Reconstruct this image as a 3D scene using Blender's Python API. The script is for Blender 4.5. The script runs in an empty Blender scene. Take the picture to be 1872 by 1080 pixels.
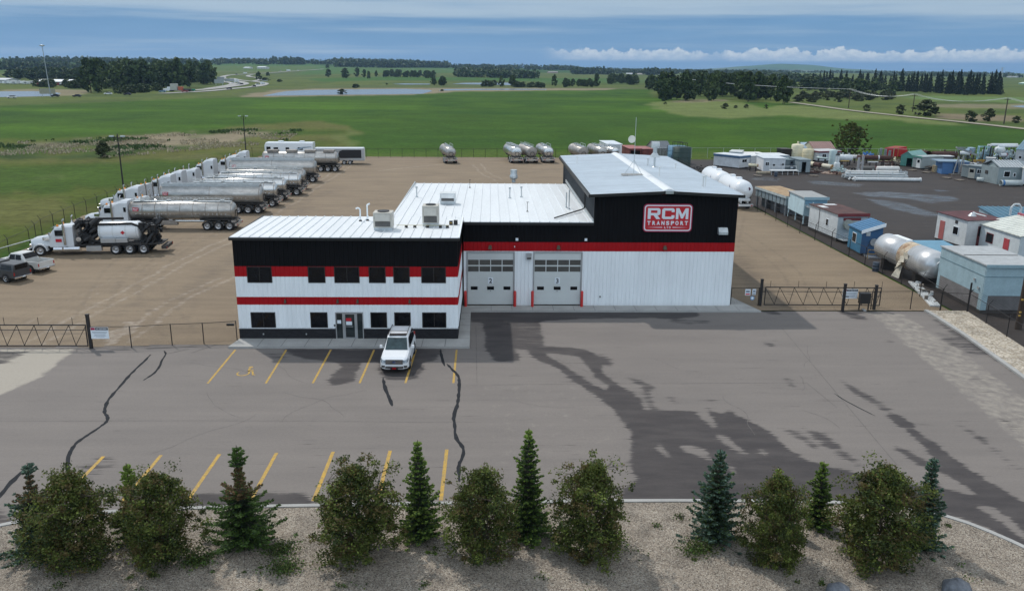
import bpy, math, random
import numpy as np
from mathutils import Matrix, Vector
PI=math.pi; R=math.radians
# ---------------------------------------------------------------- camera
FPX=1500.; CAMH=18.
pitch=math.atan(414.6/1500); roll=.009; yaw=R(1.6)
Fv=np.array([math.sin(yaw)*math.cos(pitch),math.cos(yaw)*math.cos(pitch),-math.sin(pitch)])
_r=np.array([math.cos(yaw),-math.sin(yaw),0.]); _u=np.cross(_r,Fv)
Rv=math.cos(roll)*_r+math.sin(roll)*_u; Uv=-math.sin(roll)*_r+math.cos(roll)*_u
sc=bpy.context.scene
cd=bpy.data.cameras.new('camera'); cam=bpy.data.objects.new('camera',cd); sc.collection.objects.link(cam)
cd.sensor_width=36; cd.lens=36*FPX/1872; cd.clip_end=60000; cd.clip_start=.5
m=Matrix.Identity(4)
for i in range(3): m[i][0]=Rv[i]; m[i][1]=Uv[i]; m[i][2]=-Fv[i]
m[2][3]=CAMH
cam.matrix_world=m; sc.camera=cam
sc.view_settings.view_transform='Standard'; sc.view_settings.look='None'; sc.view_settings.gamma=1
sc.view_settings.exposure=-0.04
# ---------------------------------------------------------------- sun and sky
SUN_EL=R(52); SUN_DIR=Vector((-.631,.776,0)).normalized()   # horizontal direction towards the sun
az=math.atan2(SUN_DIR.x,SUN_DIR.y)
sl=bpy.data.lights.new('sun','SUN'); sl.energy=2.6; sl.angle=R(1.2); sl.color=(1,.95,.88)
so=bpy.data.objects.new('sun',sl); sc.collection.objects.link(so)
d=Vector((SUN_DIR.x*math.cos(SUN_EL),SUN_DIR.y*math.cos(SUN_EL),math.sin(SUN_EL)))
so.rotation_euler=d.to_track_quat('Z','Y').to_euler()
W=bpy.data.worlds.new('World'); sc.world=W; W.use_nodes=True
nt=W.node_tree; N=nt.nodes; L=nt.links; N.clear()
def wn(t,**k):
    n=N.new(t)
    for a,b in k.items(): setattr(n,a,b)
    return n
def wm(op,a,b=None,c=None,clamp=False):
    n=wn('ShaderNodeMath',operation=op); n.use_clamp=clamp
    for i,v in enumerate((a,b,c)):
        if v is None: continue
        if isinstance(v,(int,float)): n.inputs[i].default_value=v
        else: L.new(v,n.inputs[i])
    return n.outputs[0]
def wmix(f,a,b):
    n=wn('ShaderNodeMix',data_type='RGBA')
    for s,v in ((n.inputs[0],f),(n.inputs[6],a),(n.inputs[7],b)):
        if isinstance(v,(int,float)): s.default_value=v
        elif isinstance(v,tuple): s.default_value=(*v,1)
        else: L.new(v,s)
    return n.outputs[2]
def wnoise(vec,scale,det,rough=.5):
    n=wn('ShaderNodeTexNoise'); n.inputs['Scale'].default_value=scale; n.inputs['Detail'].default_value=det; n.inputs['Roughness'].default_value=rough
    L.new(vec,n.inputs['Vector']); return n.outputs[0]
def wstep(v,a,b):
    n=wn('ShaderNodeMapRange',interpolation_type='SMOOTHSTEP'); L.new(v,n.inputs[0]); n.inputs[1].default_value=a; n.inputs[2].default_value=b; return n.outputs[0]
sky=wn('ShaderNodeTexSky',sky_type='NISHITA'); sky.sun_disc=False; sky.sun_elevation=SUN_EL; sky.sun_rotation=az; sky.altitude=900; sky.dust_density=1.5
tc=wn('ShaderNodeTexCoord'); sx=wn('ShaderNodeSeparateXYZ'); L.new(tc.outputs['Generated'],sx.inputs[0])
X,Yv,Z=sx.outputs
azm=wm('ARCTAN2',X,Yv)                         # 0 straight ahead, + to the right
zz=wm('MAXIMUM',wm('ADD',Z,.0),0.001)
inv=wm('DIVIDE',1.,wm('ADD',zz,.035))
def comb(a,b,c):
    n=wn('ShaderNodeCombineXYZ')
    for i,v in enumerate((a,b,c)):
        if isinstance(v,(int,float)): n.inputs[i].default_value=v
        else: L.new(v,n.inputs[i])
    return n.outputs[0]
pl=comb(wm('MULTIPLY',X,wm('MULTIPLY',inv,.55)),wm('MULTIPLY',Yv,inv),.3)    # a flat cloud deck seen in perspective
n1=wnoise(pl,.36,5,.55); n2=wnoise(comb(wm('MULTIPLY',azm,2.2),wm('MULTIPLY',Z,52.),2.),1.,4,.6)
streak=wm('ADD',wm('MULTIPLY',n1,.45),wm('MULTIPLY',n2,.55))
# the deck gets lighter and more closed towards the zenith
el=wstep(Z,.035,.085)
thr=wm('ADD',streak,wm('MULTIPLY',el,.30))
leftb=wstep(azm,.0,-.6)
thr=wm('ADD',thr,wm('MULTIPLY',wm('MULTIPLY',leftb,wstep(Z,.03,.0)),.10))
cov=wstep(thr,.47,.76)
blue=wmix(wstep(wm('ADD',Z,wm('MULTIPLY',wm('SUBTRACT',wnoise(comb(wm('MULTIPLY',azm,5.),wm('MULTIPLY',Z,30.),5.),1.,5,.6),.5),.16)),.0,.09),(.170,.355,.60),(.128,.30,.54))
cov=wm('MULTIPLY',cov,.9)
col=wmix(cov,blue,(.47,.60,.72))
# bright broken deck overhead: the light of the scene
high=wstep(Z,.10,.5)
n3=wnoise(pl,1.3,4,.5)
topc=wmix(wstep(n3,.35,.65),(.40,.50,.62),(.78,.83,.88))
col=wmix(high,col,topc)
bk=wm('ADD',1.,wm('MULTIPLY',wstep(Yv,.1,-.6),.75))  # extra sky brightness behind the camera, added to light the facades
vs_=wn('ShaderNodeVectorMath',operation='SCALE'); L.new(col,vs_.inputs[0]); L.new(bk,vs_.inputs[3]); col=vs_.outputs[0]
# cumulus row low on the right
t1=wnoise(comb(wm('MULTIPLY',azm,34.),0.,7.),1.,5,.62)
t0=wnoise(comb(wm('MULTIPLY',azm,7.),0.,3.),1.,2,.5)
pf=wnoise(comb(wm('MULTIPLY',azm,90.),wm('MULTIPLY',Z,150.),1.),1.,5,.6)
topl=wm('ADD',.0070,wm('ADD',wm('MULTIPLY',t1,.030),wm('MULTIPLY',wm('SUBTRACT',t0,.5),.014)))
topl=wm('ADD',topl,wm('MULTIPLY',wm('SUBTRACT',pf,.5),.012))
dn=wstep(wm('SUBTRACT',topl,Z),-.0004,.0022)
up=wstep(Z,.0078,.0125)
rgt=wstep(azm,.055,.105)
gap=wstep(t0,.33,.44)
cum=wm('MULTIPLY',wm('MULTIPLY',dn,up),wm('MULTIPLY',rgt,gap))
cum=wm('MULTIPLY',cum,wm('ADD',.55,wm('MULTIPLY',wstep(Z,.009,.019),.5)),clamp=True)
cc=wmix(wstep(pf,.3,.65),(.50,.62,.74),(.80,.86,.90))
col=wmix(wm('MULTIPLY',cum,.95),col,cc)
bg1=wn('ShaderNodeBackground'); L.new(sky.outputs[0],bg1.inputs[0]); bg1.inputs[1].default_value=.05
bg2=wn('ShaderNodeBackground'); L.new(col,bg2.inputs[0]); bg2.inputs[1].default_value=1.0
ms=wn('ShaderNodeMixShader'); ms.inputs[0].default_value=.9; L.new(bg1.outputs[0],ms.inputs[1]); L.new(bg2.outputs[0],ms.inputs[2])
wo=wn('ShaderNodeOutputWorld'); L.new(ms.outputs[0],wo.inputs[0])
# ---------------------------------------------------------------- where a pixel of the photograph stands on the ground
def ray(px,py): return Fv*FPX+Rv*(px-936)-Uv*(py-540)
def G(px,py,z=0.):
    d=ray(px,py); t=(z-CAMH)/d[2]; return (d[0]*t,d[1]*t)
def V(px,py,Y):
    d=ray(px,py); t=Y/d[1]; return (d[0]*t,CAMH+d[2]*t)
def scale(x,y,z=0): return FPX/(np.array([x,y,z-CAMH])@Fv)
# ---------------------------------------------------------------- materials
def mat(name,col,rough=.6,metal=0.,var=.12,vs=1.5,bump=0.,bs=20.,col2=None,spec=None,fine=0.,coord='Object',stretch=None,dirt=0.):
    M=bpy.data.materials.new(name); M.use_nodes=True; t=M.node_tree; n=t.nodes; b=n['Principled BSDF']
    b.inputs['Roughness'].default_value=rough; b.inputs['Metallic'].default_value=metal
    if spec is not None: b.inputs['Specular IOR Level'].default_value=spec
    tcn=n.new('ShaderNodeTexCoord'); src=tcn.outputs[coord]
    if stretch:
        mp=n.new('ShaderNodeMapping'); mp.inputs['Scale'].default_value=stretch; t.links.new(src,mp.inputs[0]); src=mp.outputs[0]
    nz=n.new('ShaderNodeTexNoise'); nz.inputs['Scale'].default_value=vs; nz.inputs['Detail'].default_value=6; nz.inputs['Roughness'].default_value=.6
    t.links.new(src,nz.inputs['Vector'])
    mr=n.new('ShaderNodeMapRange'); mr.inputs[1].default_value=.3; mr.inputs[2].default_value=.7; t.links.new(nz.outputs[0],mr.inputs[0])
    mx=n.new('ShaderNodeMix'); mx.data_type='RGBA'; t.links.new(mr.outputs[0],mx.inputs[0])
    c2=col2 if col2 else tuple(c*(1-var) for c in col); c1=col if col2 else tuple(min(1,c*(1+var)) for c in col)
    mx.inputs[6].default_value=(*c2,1); mx.inputs[7].default_value=(*c1,1); out=mx.outputs[2]
    if fine:
        nf=n.new('ShaderNodeTexNoise'); nf.inputs['Scale'].default_value=bs; nf.inputs['Detail'].default_value=3; t.links.new(src,nf.inputs['Vector'])
        m2=n.new('ShaderNodeMapRange'); m2.inputs[1].default_value=.3; m2.inputs[2].default_value=.7; m2.inputs[3].default_value=1-fine; m2.inputs[4].default_value=1+fine; t.links.new(nf.outputs[0],m2.inputs[0])
        vm=n.new('ShaderNodeVectorMath'); vm.operation='SCALE'; t.links.new(out,vm.inputs[0]); t.links.new(m2.outputs[0],vm.inputs[3]); out=vm.outputs[0]
    t.links.new(out,b.inputs['Base Color'])
    if bump:
        bn=n.new('ShaderNodeTexNoise'); bn.inputs['Scale'].default_value=bs; bn.inputs['Detail'].default_value=4; t.links.new(src,bn.inputs['Vector'])
        bp=n.new('ShaderNodeBump'); bp.inputs['Strength'].default_value=bump; bp.inputs['Distance'].default_value=.05; t.links.new(bn.outputs[0],bp.inputs['Height']); t.links.new(bp.outputs[0],b.inputs['Normal'])
    return M
MT={}
def MM(k,*a,**kw):
    if k not in MT: MT[k]=mat(k,*a,**kw)
    return MT[k]
white_siding=MM('white_siding',(.80,.845,.875),.6,spec=.25,var=.06,vs=1.1,stretch=(1,1,.12),fine=.03,bs=9)
red_siding=MM('red_siding',(.36,.008,.012),.65,spec=.15,var=.08,vs=.6)
black_siding=MM('black_siding',(.0055,.0055,.0065),.7,var=.15,vs=.5,spec=.12)
grey_siding=MM('charcoal_siding',(.045,.05,.057),.5,var=.1,vs=.5)
roof_white=MM('white_roof_metal',(.70,.73,.75),.45,var=.05,vs=.35,fine=.04,bs=3,stretch=(3,.4,1))
roof_grey=MM('galvalume_roof',(.60,.65,.69),.5,.05,var=.09,vs=.4,fine=.05,bs=2.5,stretch=(.4,2.,1))
stone=MM('dark_ledge_stone',(.020,.021,.026),.9,col2=(.006,.006,.008),vs=3,fine=.5,bs=9,bump=.6,stretch=(1,1,4))
glass=MM('dark_glass',(.006,.007,.009),.08,var=.5,vs=.9,spec=.28)
glass2=MM('door_glass',(.02,.026,.028),.08,var=.4,vs=1.2)
blackm=MM('black_metal',(.012,.011,.011),.45,var=.2)
fence_black=MM('fence_paint',(.014,.012,.013),.6,var=.2)
concrete=MM('concrete',(.34,.34,.33),.85,var=.12,vs=.7,fine=.1,bs=14,bump=.15)
alu=MM('aluminium',(.5,.52,.54),.35,.7,var=.08)
steel=MM('stainless_steel',(.44,.43,.41),.34,.75,var=.28,vs=1.1,stretch=(.7,1,2.5),fine=.12,bs=7)
steel_b=MM('bright_stainless',(.62,.63,.63),.25,.8,var=.15,vs=1.4,stretch=(.6,1,2),fine=.06,bs=6)
steel_d=MM('dull_dirty_stainless',(.30,.275,.25),.5,.5,var=.35,vs=.9,stretch=(.8,1,2.2),fine=.15,bs=6)
frame_m=MM('grimy_chassis_steel',(.05,.045,.042),.7,.2,var=.4,vs=3)
rubber=MM('rubber',(.016,.015,.015),.85,var=.25,vs=6)
rim_m=MM('wheel_rim',(.42,.42,.43),.3,.7,var=.25,vs=9)
paint_w=MM('white_paint',(.74,.77,.80),.28,var=.03,vs=2,spec=.6)
paint_w2=MM('aged_white_paint',(.62,.645,.65),.45,var=.14,vs=1.2,stretch=(1,1,.4))
amber=MM('amber_lens',(.85,.28,.01),.3,var=.1)
redlens=MM('red_lens',(.4,.01,.01),.3,var=.1)
chrome=MM('chrome',(.65,.66,.68),.12,.95,var=.1)
red_paint=MM('red_paint',(.52,.022,.02),.4,var=.15)
beige=MM('beige_cabinet',(.50,.48,.43),.5,var=.08,vs=3)
galv=MM('galvanised',(.48,.52,.54),.4,.4,var=.15,vs=3)
rust=MM('rust',(.105,.05,.04),.85,col2=(.055,.026,.022),vs=1.6,fine=.25,bs=9)
maroon=MM('maroon_paint',(.16,.025,.03),.6,var=.2)
yellow_l=MM('yellow_line_paint',(.52,.31,.035),.8,col2=(.30,.215,.09),vs=3.5,fine=.3,bs=22,coord='Object')
tar=MM('crack_sealant_tar',(.024,.026,.03),.85,spec=.1,var=.25,vs=3)
white_sign=MM('sign_white',(.72,.78,.84),.5,var=.04)
black_sign=MM('sign_black',(.01,.01,.013),.5,var=.1)
sign_red=MM('sign_red',(.50,.012,.025),.4,var=.04)
sign_pink=MM('sign_edge_red',(.34,.01,.06),.4,var=.05)
text_w=MM('sign_lettering_white',(.72,.76,.82),.4,var=.02)
wood=MM('weathered_timber',(.20,.17,.14),.85,var=.3,vs=4)
bark=MM('bark',(.07,.055,.042),.9,var=.3,vs=8,bump=.5)
# ---------------------------------------------------------------- mesh builder
C=sc.collection
class MB:
    def __init__(s): s.v=[];s.f=[];s.m=[];s.s=[];s.M=None
    def add(s,vs,fs,mi=0,sm=False):
        o=len(s.v)
        if s.M is not None: vs=[tuple(s.M@Vector(p)) for p in vs]
        s.v.extend(vs); s.f.extend([tuple(i+o for i in f) for f in fs]); s.m.extend([mi]*len(fs)); s.s.extend([sm]*len(fs)); return s
    def box(s,x0,x1,y0,y1,z0,z1,mi=0):
        return s.add([(x0,y0,z0),(x1,y0,z0),(x1,y1,z0),(x0,y1,z0),(x0,y0,z1),(x1,y0,z1),(x1,y1,z1),(x0,y1,z1)],
            [(0,3,2,1),(4,5,6,7),(0,1,5,4),(1,2,6,5),(2,3,7,6),(3,0,4,7)],mi)
    def hexa(s,b,t,mi=0):   # 4 bottom, 4 top points
        return s.add(list(b)+list(t),[(0,3,2,1),(4,5,6,7),(0,1,5,4),(1,2,6,5),(2,3,7,6),(3,0,4,7)],mi)
    def quad(s,*p,mi=0): return s.add(list(p),[tuple(range(len(p)))],mi)
    def cyl(s,p0,p1,r0,r1=None,n=12,mi=0,cap=True,sm=True):
        if r1 is None:r1=r0
        return s.lathe([(0,r0),(1,r1)],p0,p1,n,mi,cap,sm)
    def lathe(s,prof,p0,p1,n=16,mi=0,cap=True,sm=True):   # prof: (fraction along, radius)
        a=Vector(p0);b=Vector(p1);d=b-a;w=d.normalized();u=w.orthogonal().normalized();v=w.cross(u)
        vs=[];fs=[]
        for t,r in prof:
            for k in range(n):
                q=2*PI*k/n; vs.append(tuple(a+d*t+u*(r*math.cos(q))+v*(r*math.sin(q))))
        for i in range(len(prof)-1):
            for k in range(n):
                k2=(k+1)%n; fs.append((i*n+k,i*n+k2,(i+1)*n+k2,(i+1)*n+k))
        s.add(vs,fs,mi,sm)
        if cap:
            o=len(prof)-1
            if prof[0][1]>1e-4: s.add(vs[:n],[tuple(range(n-1,-1,-1))],mi)
            if prof[o][1]>1e-4: s.add(vs[o*n:],[tuple(range(n))],mi)
        return s
    def tube(s,pts,r,n=6,mi=0):
        for a,b in zip(pts[:-1],pts[1:]): s.cyl(a,b,r,n=n,mi=mi)
        return s
    def prism(s,poly,y0,y1,mi=0,ax='y'):  # polygon (a,b) extruded along an axis
        n=len(poly); g={'y':lambda a,b,c:(a,c,b),'z':lambda a,b,c:(a,b,c),'x':lambda a,b,c:(c,a,b)}[ax]
        ar=sum(poly[i][0]*poly[(i+1)%n][1]-poly[(i+1)%n][0]*poly[i][1] for i in range(n))
        if (ar<0): poly=poly[::-1]
        vs=[g(a,b,y0) for a,b in poly]+[g(a,b,y1) for a,b in poly]
        fs=[(i,(i+1)%n,n+(i+1)%n,n+i) for i in range(n)]+[tuple(range(n-1,-1,-1)),tuple(range(n,2*n))]
        if ax=='y': fs=[f[::-1] for f in fs]
        return s.add(vs,fs,mi)
    def loft(s,secs,mi=0,sm=False):  # secs: list of rings of 3D points
        n=len(secs[0]); vs=[p for r in secs for p in r]; fs=[]
        for i in range(len(secs)-1):
            for k in range(n): fs.append((i*n+k,i*n+(k+1)%n,(i+1)*n+(k+1)%n,(i+1)*n+k))
        fs.append(tuple(range(n-1,-1,-1))); fs.append(tuple(range((len(secs)-1)*n,len(secs)*n)))
        return s.add(vs,fs,mi,sm)
    def build(s,name,mats,parent=None,bevel=0,label=None):
        me=bpy.data.meshes.new(name); me.from_pydata(s.v,[],s.f)
        for q in (mats if isinstance(mats,(list,tuple)) else [mats]): me.materials.append(q)
        me.polygons.foreach_set('material_index',s.m); me.polygons.foreach_set('use_smooth',s.s); me.update()
        o=bpy.data.objects.new(name,me); C.objects.link(o)
        if parent: o.parent=parent
        if bevel:
            bm=o.modifiers.new('bevel','BEVEL'); bm.width=bevel; bm.segments=2; bm.limit_method='ANGLE'; bm.angle_limit=R(40)
        if label: o['label']=label
        return o
def tag(o,label,cat,group=None,kind=None):
    o['label']=label; o['category']=cat
    if group: o['group']=group
    if kind: o['kind']=kind
    return o
def struct(o): o['kind']='structure'; return o
def thing(name,label,cat,loc=(0,0,0),rz=0,group=None):
    o=bpy.data.objects.new(name,None); C.objects.link(o); o.location=loc; o.rotation_euler=(0,0,rz); o.empty_display_size=.3
    return tag(o,label,cat,group)
KIDS={}
def copy_tree(o,parent=None):
    c=o.copy(); C.objects.link(c); c.parent=parent
    for ch in list(o.children): copy_tree(ch,c)
    return c
def dup(o,loc,rz,label,group=None,s=None):
    c=copy_tree(o); c.location=loc; c.rotation_euler=(0,0,rz); c['label']=label
    if group: c['group']=group
    if s: c.scale=s if isinstance(s,tuple) else (s,s,s)
    return c
rng=random.Random(5)
# cheap value noise for outlines and attributes
_tab=np.random.RandomState(3).rand(256,256)
def vnoise(x,y):
    x=np.asarray(x,float);y=np.asarray(y,float)
    xi=np.floor(x).astype(int);yi=np.floor(y).astype(int);fx=x-xi;fy=y-yi
    fx=fx*fx*(3-2*fx);fy=fy*fy*(3-2*fy)
    a=_tab[xi&255,yi&255];b=_tab[(xi+1)&255,yi&255];c=_tab[xi&255,(yi+1)&255];d=_tab[(xi+1)&255,(yi+1)&255]
    return (a*(1-fx)+b*fx)*(1-fy)+(c*(1-fx)+d*fx)*fy
def fbm(x,y,o=4):
    r=0;a=.5
    for i in range(o): r=r+a*vnoise(x*2**i+17*i,y*2**i+31*i); a*=.5
    return r/(1-.5**o)
def inpoly(x,y,P):
    c=np.zeros(x.shape,bool);n=len(P)
    for i in range(n):
        x0,y0=P[i];x1,y1=P[(i+1)%n]
        if y0==y1: continue
        t=((y0>y)!=(y1>y))&(x<(x1-x0)*(y-y0)/(y1-y0)+x0); c^=t
    return c
def linedist(x,y,P):
    d=np.full(x.shape,1e9)
    for (x0,y0),(x1,y1) in zip(P[:-1],P[1:]):
        dx,dy=x1-x0,y1-y0;t=np.clip(((x-x0)*dx+(y-y0)*dy)/(dx*dx+dy*dy+1e-9),0,1)
        d=np.minimum(d,np.hypot(x-x0-t*dx,y-y0-t*dy))
    return d
def blur(a,k=1):
    for _ in range(k):
        p=np.pad(a,1,mode='edge'); a=(p[1:-1,1:-1]*2+p[:-2,1:-1]+p[2:,1:-1]+p[1:-1,:-2]+p[1:-1,2:])/6
    return a
def gridmesh(name,X,Y,Z,attrs,material):
    ny,nx=X.shape; co=np.stack([X,Y,Z],-1).reshape(-1,3).astype(np.float32)
    i=np.arange((ny-1)*(nx-1)); r=i//(nx-1); c=i%(nx-1); a=r*nx+c
    q=np.stack([a,a+1,a+nx+1,a+nx],-1).astype(np.int32)
    me=bpy.data.meshes.new(name); me.vertices.add(len(co)); me.vertices.foreach_set('co',co.ravel())
    me.loops.add(q.size); me.loops.foreach_set('vertex_index',q.ravel())
    me.polygons.add(len(q)); me.polygons.foreach_set('loop_start',np.arange(0,q.size,4,dtype=np.int32))
    try: me.polygons.foreach_set('loop_total',np.full(len(q),4,np.int32))
    except Exception: pass
    me.update(calc_edges=True)
    for k,v in attrs.items():
        if v.ndim==3:
            at=me.color_attributes.new(k,'FLOAT_COLOR','POINT'); at.data.foreach_set('color',np.concatenate([v.reshape(-1,3),np.ones((v.shape[0]*v.shape[1],1))],1).astype(np.float32).ravel())
        else:
            at=me.attributes.new(k,'FLOAT','POINT'); at.data.foreach_set('value',v.astype(np.float32).ravel())
    me.materials.append(material)
    o=bpy.data.objects.new(name,me); C.objects.link(o); return o
# ================================================================ GROUND
def smooth(P,n=2):
    for _ in range(n): P=[P[0]]+[q for (a,b) in zip(P[:-1],P[1:]) for q in ((a[0]*.75+b[0]*.25,a[1]*.75+b[1]*.25),(a[0]*.25+b[0]*.75,a[1]*.25+b[1]*.75))]+[P[-1]]
    return P
def hgt(x,y):
    x=np.asarray(x,float);y=np.asarray(y,float); r=np.hypot(x,y); a=np.arctan2(x,y)
    ss=lambda v,p,q:(lambda t:t*t*(3-2*t))(np.clip((v-p)/(q-p),0,1))
    A=10+30*(1-ss(a,-.25,.22)); h=A*ss(r,1000,4200)
    h=h+ss(r,1300,2600)*7*(fbm(x/900,y/900,3)-.5)*(1-.6*ss(a,0,.2))
    h=h+ss(r,8500,10500)*75*np.exp(-((a-.33)/.07)**2)*(.8+.3*fbm(a*30,r*0,2))+ss(r,8500,10500)*14*np.exp(-((a-.42)/.12)**2)
    return h
def GT(px,py):
    d=ray(px,py); lo=20.; t=lo/np.hypot(d[0],d[1])
    while True:
        x,y,z=d[0]*t,d[1]*t,CAMH+d[2]*t
        if z<=hgt(x,y) or np.hypot(x,y)>12000: break
        t*=1.004
    return float(x),float(y),float(hgt(x,y))
def wp(P): return [G(*p) for p in P]
CROP=(.044,.094,.010); VERGE=(.090,.118,.030); MEAD=(.074,.098,.018); MEAD2=(.11,.112,.036); LENS=(.135,.165,.055); REED=(.24,.20,.14); DARKR=(.030,.055,.018); MUD=(.20,.155,.11); SOIL=(.20,.17,.13)
aa=np.concatenate([np.arange(-180,-42,6.),np.arange(-42,45,.115),np.arange(45,181,6.)])*PI/180
rr=[.5,12,24,36,48]; r0=56.
while r0<14500: rr.append(r0); r0*=1.0145
rr=np.array(rr+[15000,40000.])
RR,AA=np.meshgrid(rr,aa,indexing='ij'); TX=RR*np.sin(AA); TY=RR*np.cos(AA); TZ=hgt(TX,TY)-.07-RR*0
TZ[-1]-=60
jx=TX+(fbm(TX/14,TY/14,3)-.5)*10+(fbm(TX/60+5,TY/60,3)-.5)*np.clip(RR/22,2,26); jy=TY+(fbm(TX/14+9,TY/14,3)-.5)*14+(fbm(TX/60,TY/60+7,3)-.5)*np.clip(RR/22,2,26)
col=np.zeros(TX.shape+(3,)); col[:]=CROP
def paint(mask,c,k=1.):
    k=np.clip(mask*k,0,1)[...,None] if mask.dtype!=bool else (blur(mask.astype(float),3)*k)[...,None]
    col[:]=col*(1-k)+np.array(c)*k
big=fbm(TX/90,TY/35,4); paint(((big-.5)*3.2),(.075,.16,.013),.7); b3=fbm(TX/26,TY/60+4,4); paint(((b3-.5)*3.5),(.020,.060,.010),.6); paint(((.5-big)*2.4),(.018,.058,.010),.75)
tr=np.abs(((TY+.35*TX)/9)%1-.5)<.06; paint(tr&(RR>180)&(RR<800),(.024,.07,.012),.25)
# far country: a patchwork of fields
fx=TX*.94+TY*.34; fy=TY*.94-TX*.34; ci=_tab[(np.floor(fx/420)).astype(int)&255,(np.floor(fy/640)).astype(int)&255]
pal=np.array([(.060,.105,.026),(.040,.088,.020),(.095,.125,.042),(.050,.10,.026),(.075,.12,.032),(.035,.08,.022),(.11,.13,.06),(.055,.115,.028)])
far=(RR>900); col[far]=pal[(ci*8).astype(int)&7][far]
edge=[(-400,197),(0,193),(200,186),(330,180.5),(470,176.5),(600,174.5),(770,173),(830,166.5),(940,165),(1100,163),(1190,163),(1195,178),(1300,185),(1450,189),(1872,237),(2300,280),(2300,138),(-400,138)]
paint(inpoly(jx*.4+TX*.6,jy*.4+TY*.6,wp(edge)),VERGE); v2=fbm(TX/40,TY/40,4)
paint(inpoly(TX,TY,wp(edge))&(v2>.53),(.055,.085,.024),.7)
for P,c,k in [
 ([(420,173),(500,161),(600,156),(800,157),(800,152),(1000,158),(1195,160),(1190,163.2),(940,165.2),(830,166.8),(770,173.4),(600,175),(470,177)],(.09,.11,.045),.6),
 ([(430,177.6),(470,170),(520,164.5),(600,162),(700,161),(800,161),(900,161),(1010,161.5),(1120,162),(1120,164.5),(830,168),(770,174),(600,176),(480,177.5)],REED,.8),
 ([(0,164),(60,163),(120,163),(150,167),(160,171),(110,175),(0,178)],REED,.75),
 ([(590,150),(700,147.5),(1150,150),(1150,145),(700,143),(560,145)],(.042,.105,.02),.9),
 ([(540,141),(700,139),(940,139),(940,135),(700,133),(580,134)],(.05,.115,.026),.8),
 ([(1000,154),(1180,152),(1180,147),(950,148)],(.055,.11,.03),.8),
 ([(1637,178),(1700,176),(1872,178),(2200,184),(2200,196),(1872,188),(1700,184)],(.11,.17,.055),.9),
 ([(1690,215),(1720,208),(1780,210),(1872,212),(1872,222),(1778,222)],MUD,.8),
 ([(1690,190),(1872,190),(2100,196),(2100,202),(1872,199),(1720,196)],REED,.6),
 ([(1186,188),(1220,183),(1322,183),(1410,197),(1460,191),(1560,204),(1680,217.5),(1790,229),(1700,226),(1627,219),(1551,219),(1410,211),(1330,215),(1263,214),(1212,204)],LENS,.9),
 ([(1225,187),(1240,182),(1320,182.5),(1330,185),(1260,188)],REED,.7),
 ([(-300,262),(0,254),(150,251),(300,246),(400,239),(480,226),(560,220),(640,228),(655,236),(650,255),(610,270),(655,282),(760,282),(1100,280),(1345,283),(1345,275),(1600,278),(1872,279),(2100,281),(2100,310),(1300,310),(1100,300),(640,300),(480,300),(0,460),(-60,640),(-400,700)],MEAD,1)]:
    paint(inpoly(jx,jy,wp(P)),c,k)
meadow=inpoly(jx,jy,wp([(-300,262),(0,254),(150,251),(300,246),(400,239),(480,226),(560,220),(640,228),(655,236),(650,255),(610,270),(655,282),(480,300),(0,460),(-60,640),(-400,700)]))
v3=fbm(TX/16+3,TY/9,4); v4=fbm(TX/30+13,TY/20,4)
paint(meadow&(v3>.54),MEAD2,.8); paint(meadow&(v4<.42),(.040,.085,.012),.75)
paint(inpoly(jx,jy,wp([(60,330),(320,300),(420,275),(300,290),(0,340)]))&(v3>.50),(.10,.105,.05),.5)
paint(inpoly(jx,jy,wp([(0,262),(120,258),(260,256),(460,256),(520,262),(400,272),(200,287),(0,289)]))&(v3<.58),DARKR,.85)
paint(inpoly(jx,jy,wp([(190,259),(250,250),(330,243),(460,236),(560,236),(470,250),(440,262),(330,268),(240,268)]))&(v3>.44),REED,.9)
paint(inpoly(jx,jy,wp([(30,262),(190,252),(190,262),(110,268)]))&(v3>.47),REED,.55)
paint(inpoly(jx,jy,wp([(380,262),(520,255),(640,252),(640,270),(480,285)]))&(v3>.5),MEAD2,.8)
paint(inpoly(jx,jy,wp([(625,240),(652,236),(652,262),(615,275)])),LENS,.5)
paint(inpoly(jx,jy,wp([(650,277),(1345,279),(1345,290),(650,292)])),(.075,.125,.02),.8)
gm=bpy.data.materials.new('grassland'); gm.use_nodes=True; t=gm.node_tree; n=t.nodes; b=n['Principled BSDF']; b.inputs['Roughness'].default_value=.95; b.inputs['Specular IOR Level'].default_value=.1
at=n.new('ShaderNodeAttribute'); at.attribute_name='cover'; geo=n.new('ShaderNodeNewGeometry')
def nz(sc_,det,ro=.6,st=(1,1,1)):
    mp=n.new('ShaderNodeMapping'); mp.inputs['Scale'].default_value=st; t.links.new(geo.outputs['Position'],mp.inputs[0])
    q=n.new('ShaderNodeTexNoise'); q.inputs['Scale'].default_value=sc_; q.inputs['Detail'].default_value=det; q.inputs['Roughness'].default_value=ro; t.links.new(mp.outputs[0],q.inputs['Vector']); return q.outputs[0]
def mr(v,a,b_,c,d_):
    q=n.new('ShaderNodeMapRange'); t.links.new(v,q.inputs[0]); 
    for i,x in enumerate((a,b_,c,d_)): q.inputs[i+1].default_value=x
    return q.outputs[0]
def mul(a,b_):
    q=n.new('ShaderNodeMath'); q.operation='MULTIPLY'; t.links.new(a,q.inputs[0]); t.links.new(b_,q.inputs[1]); return q.outputs[0]
f=mul(mul(mr(nz(.9,8,.7),.3,.7,.72,1.28),mr(nz(.06,5),.3,.7,.85,1.15)),mr(nz(.22,5,.6,(1,2.2,1)),.3,.7,.84,1.16))
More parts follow.
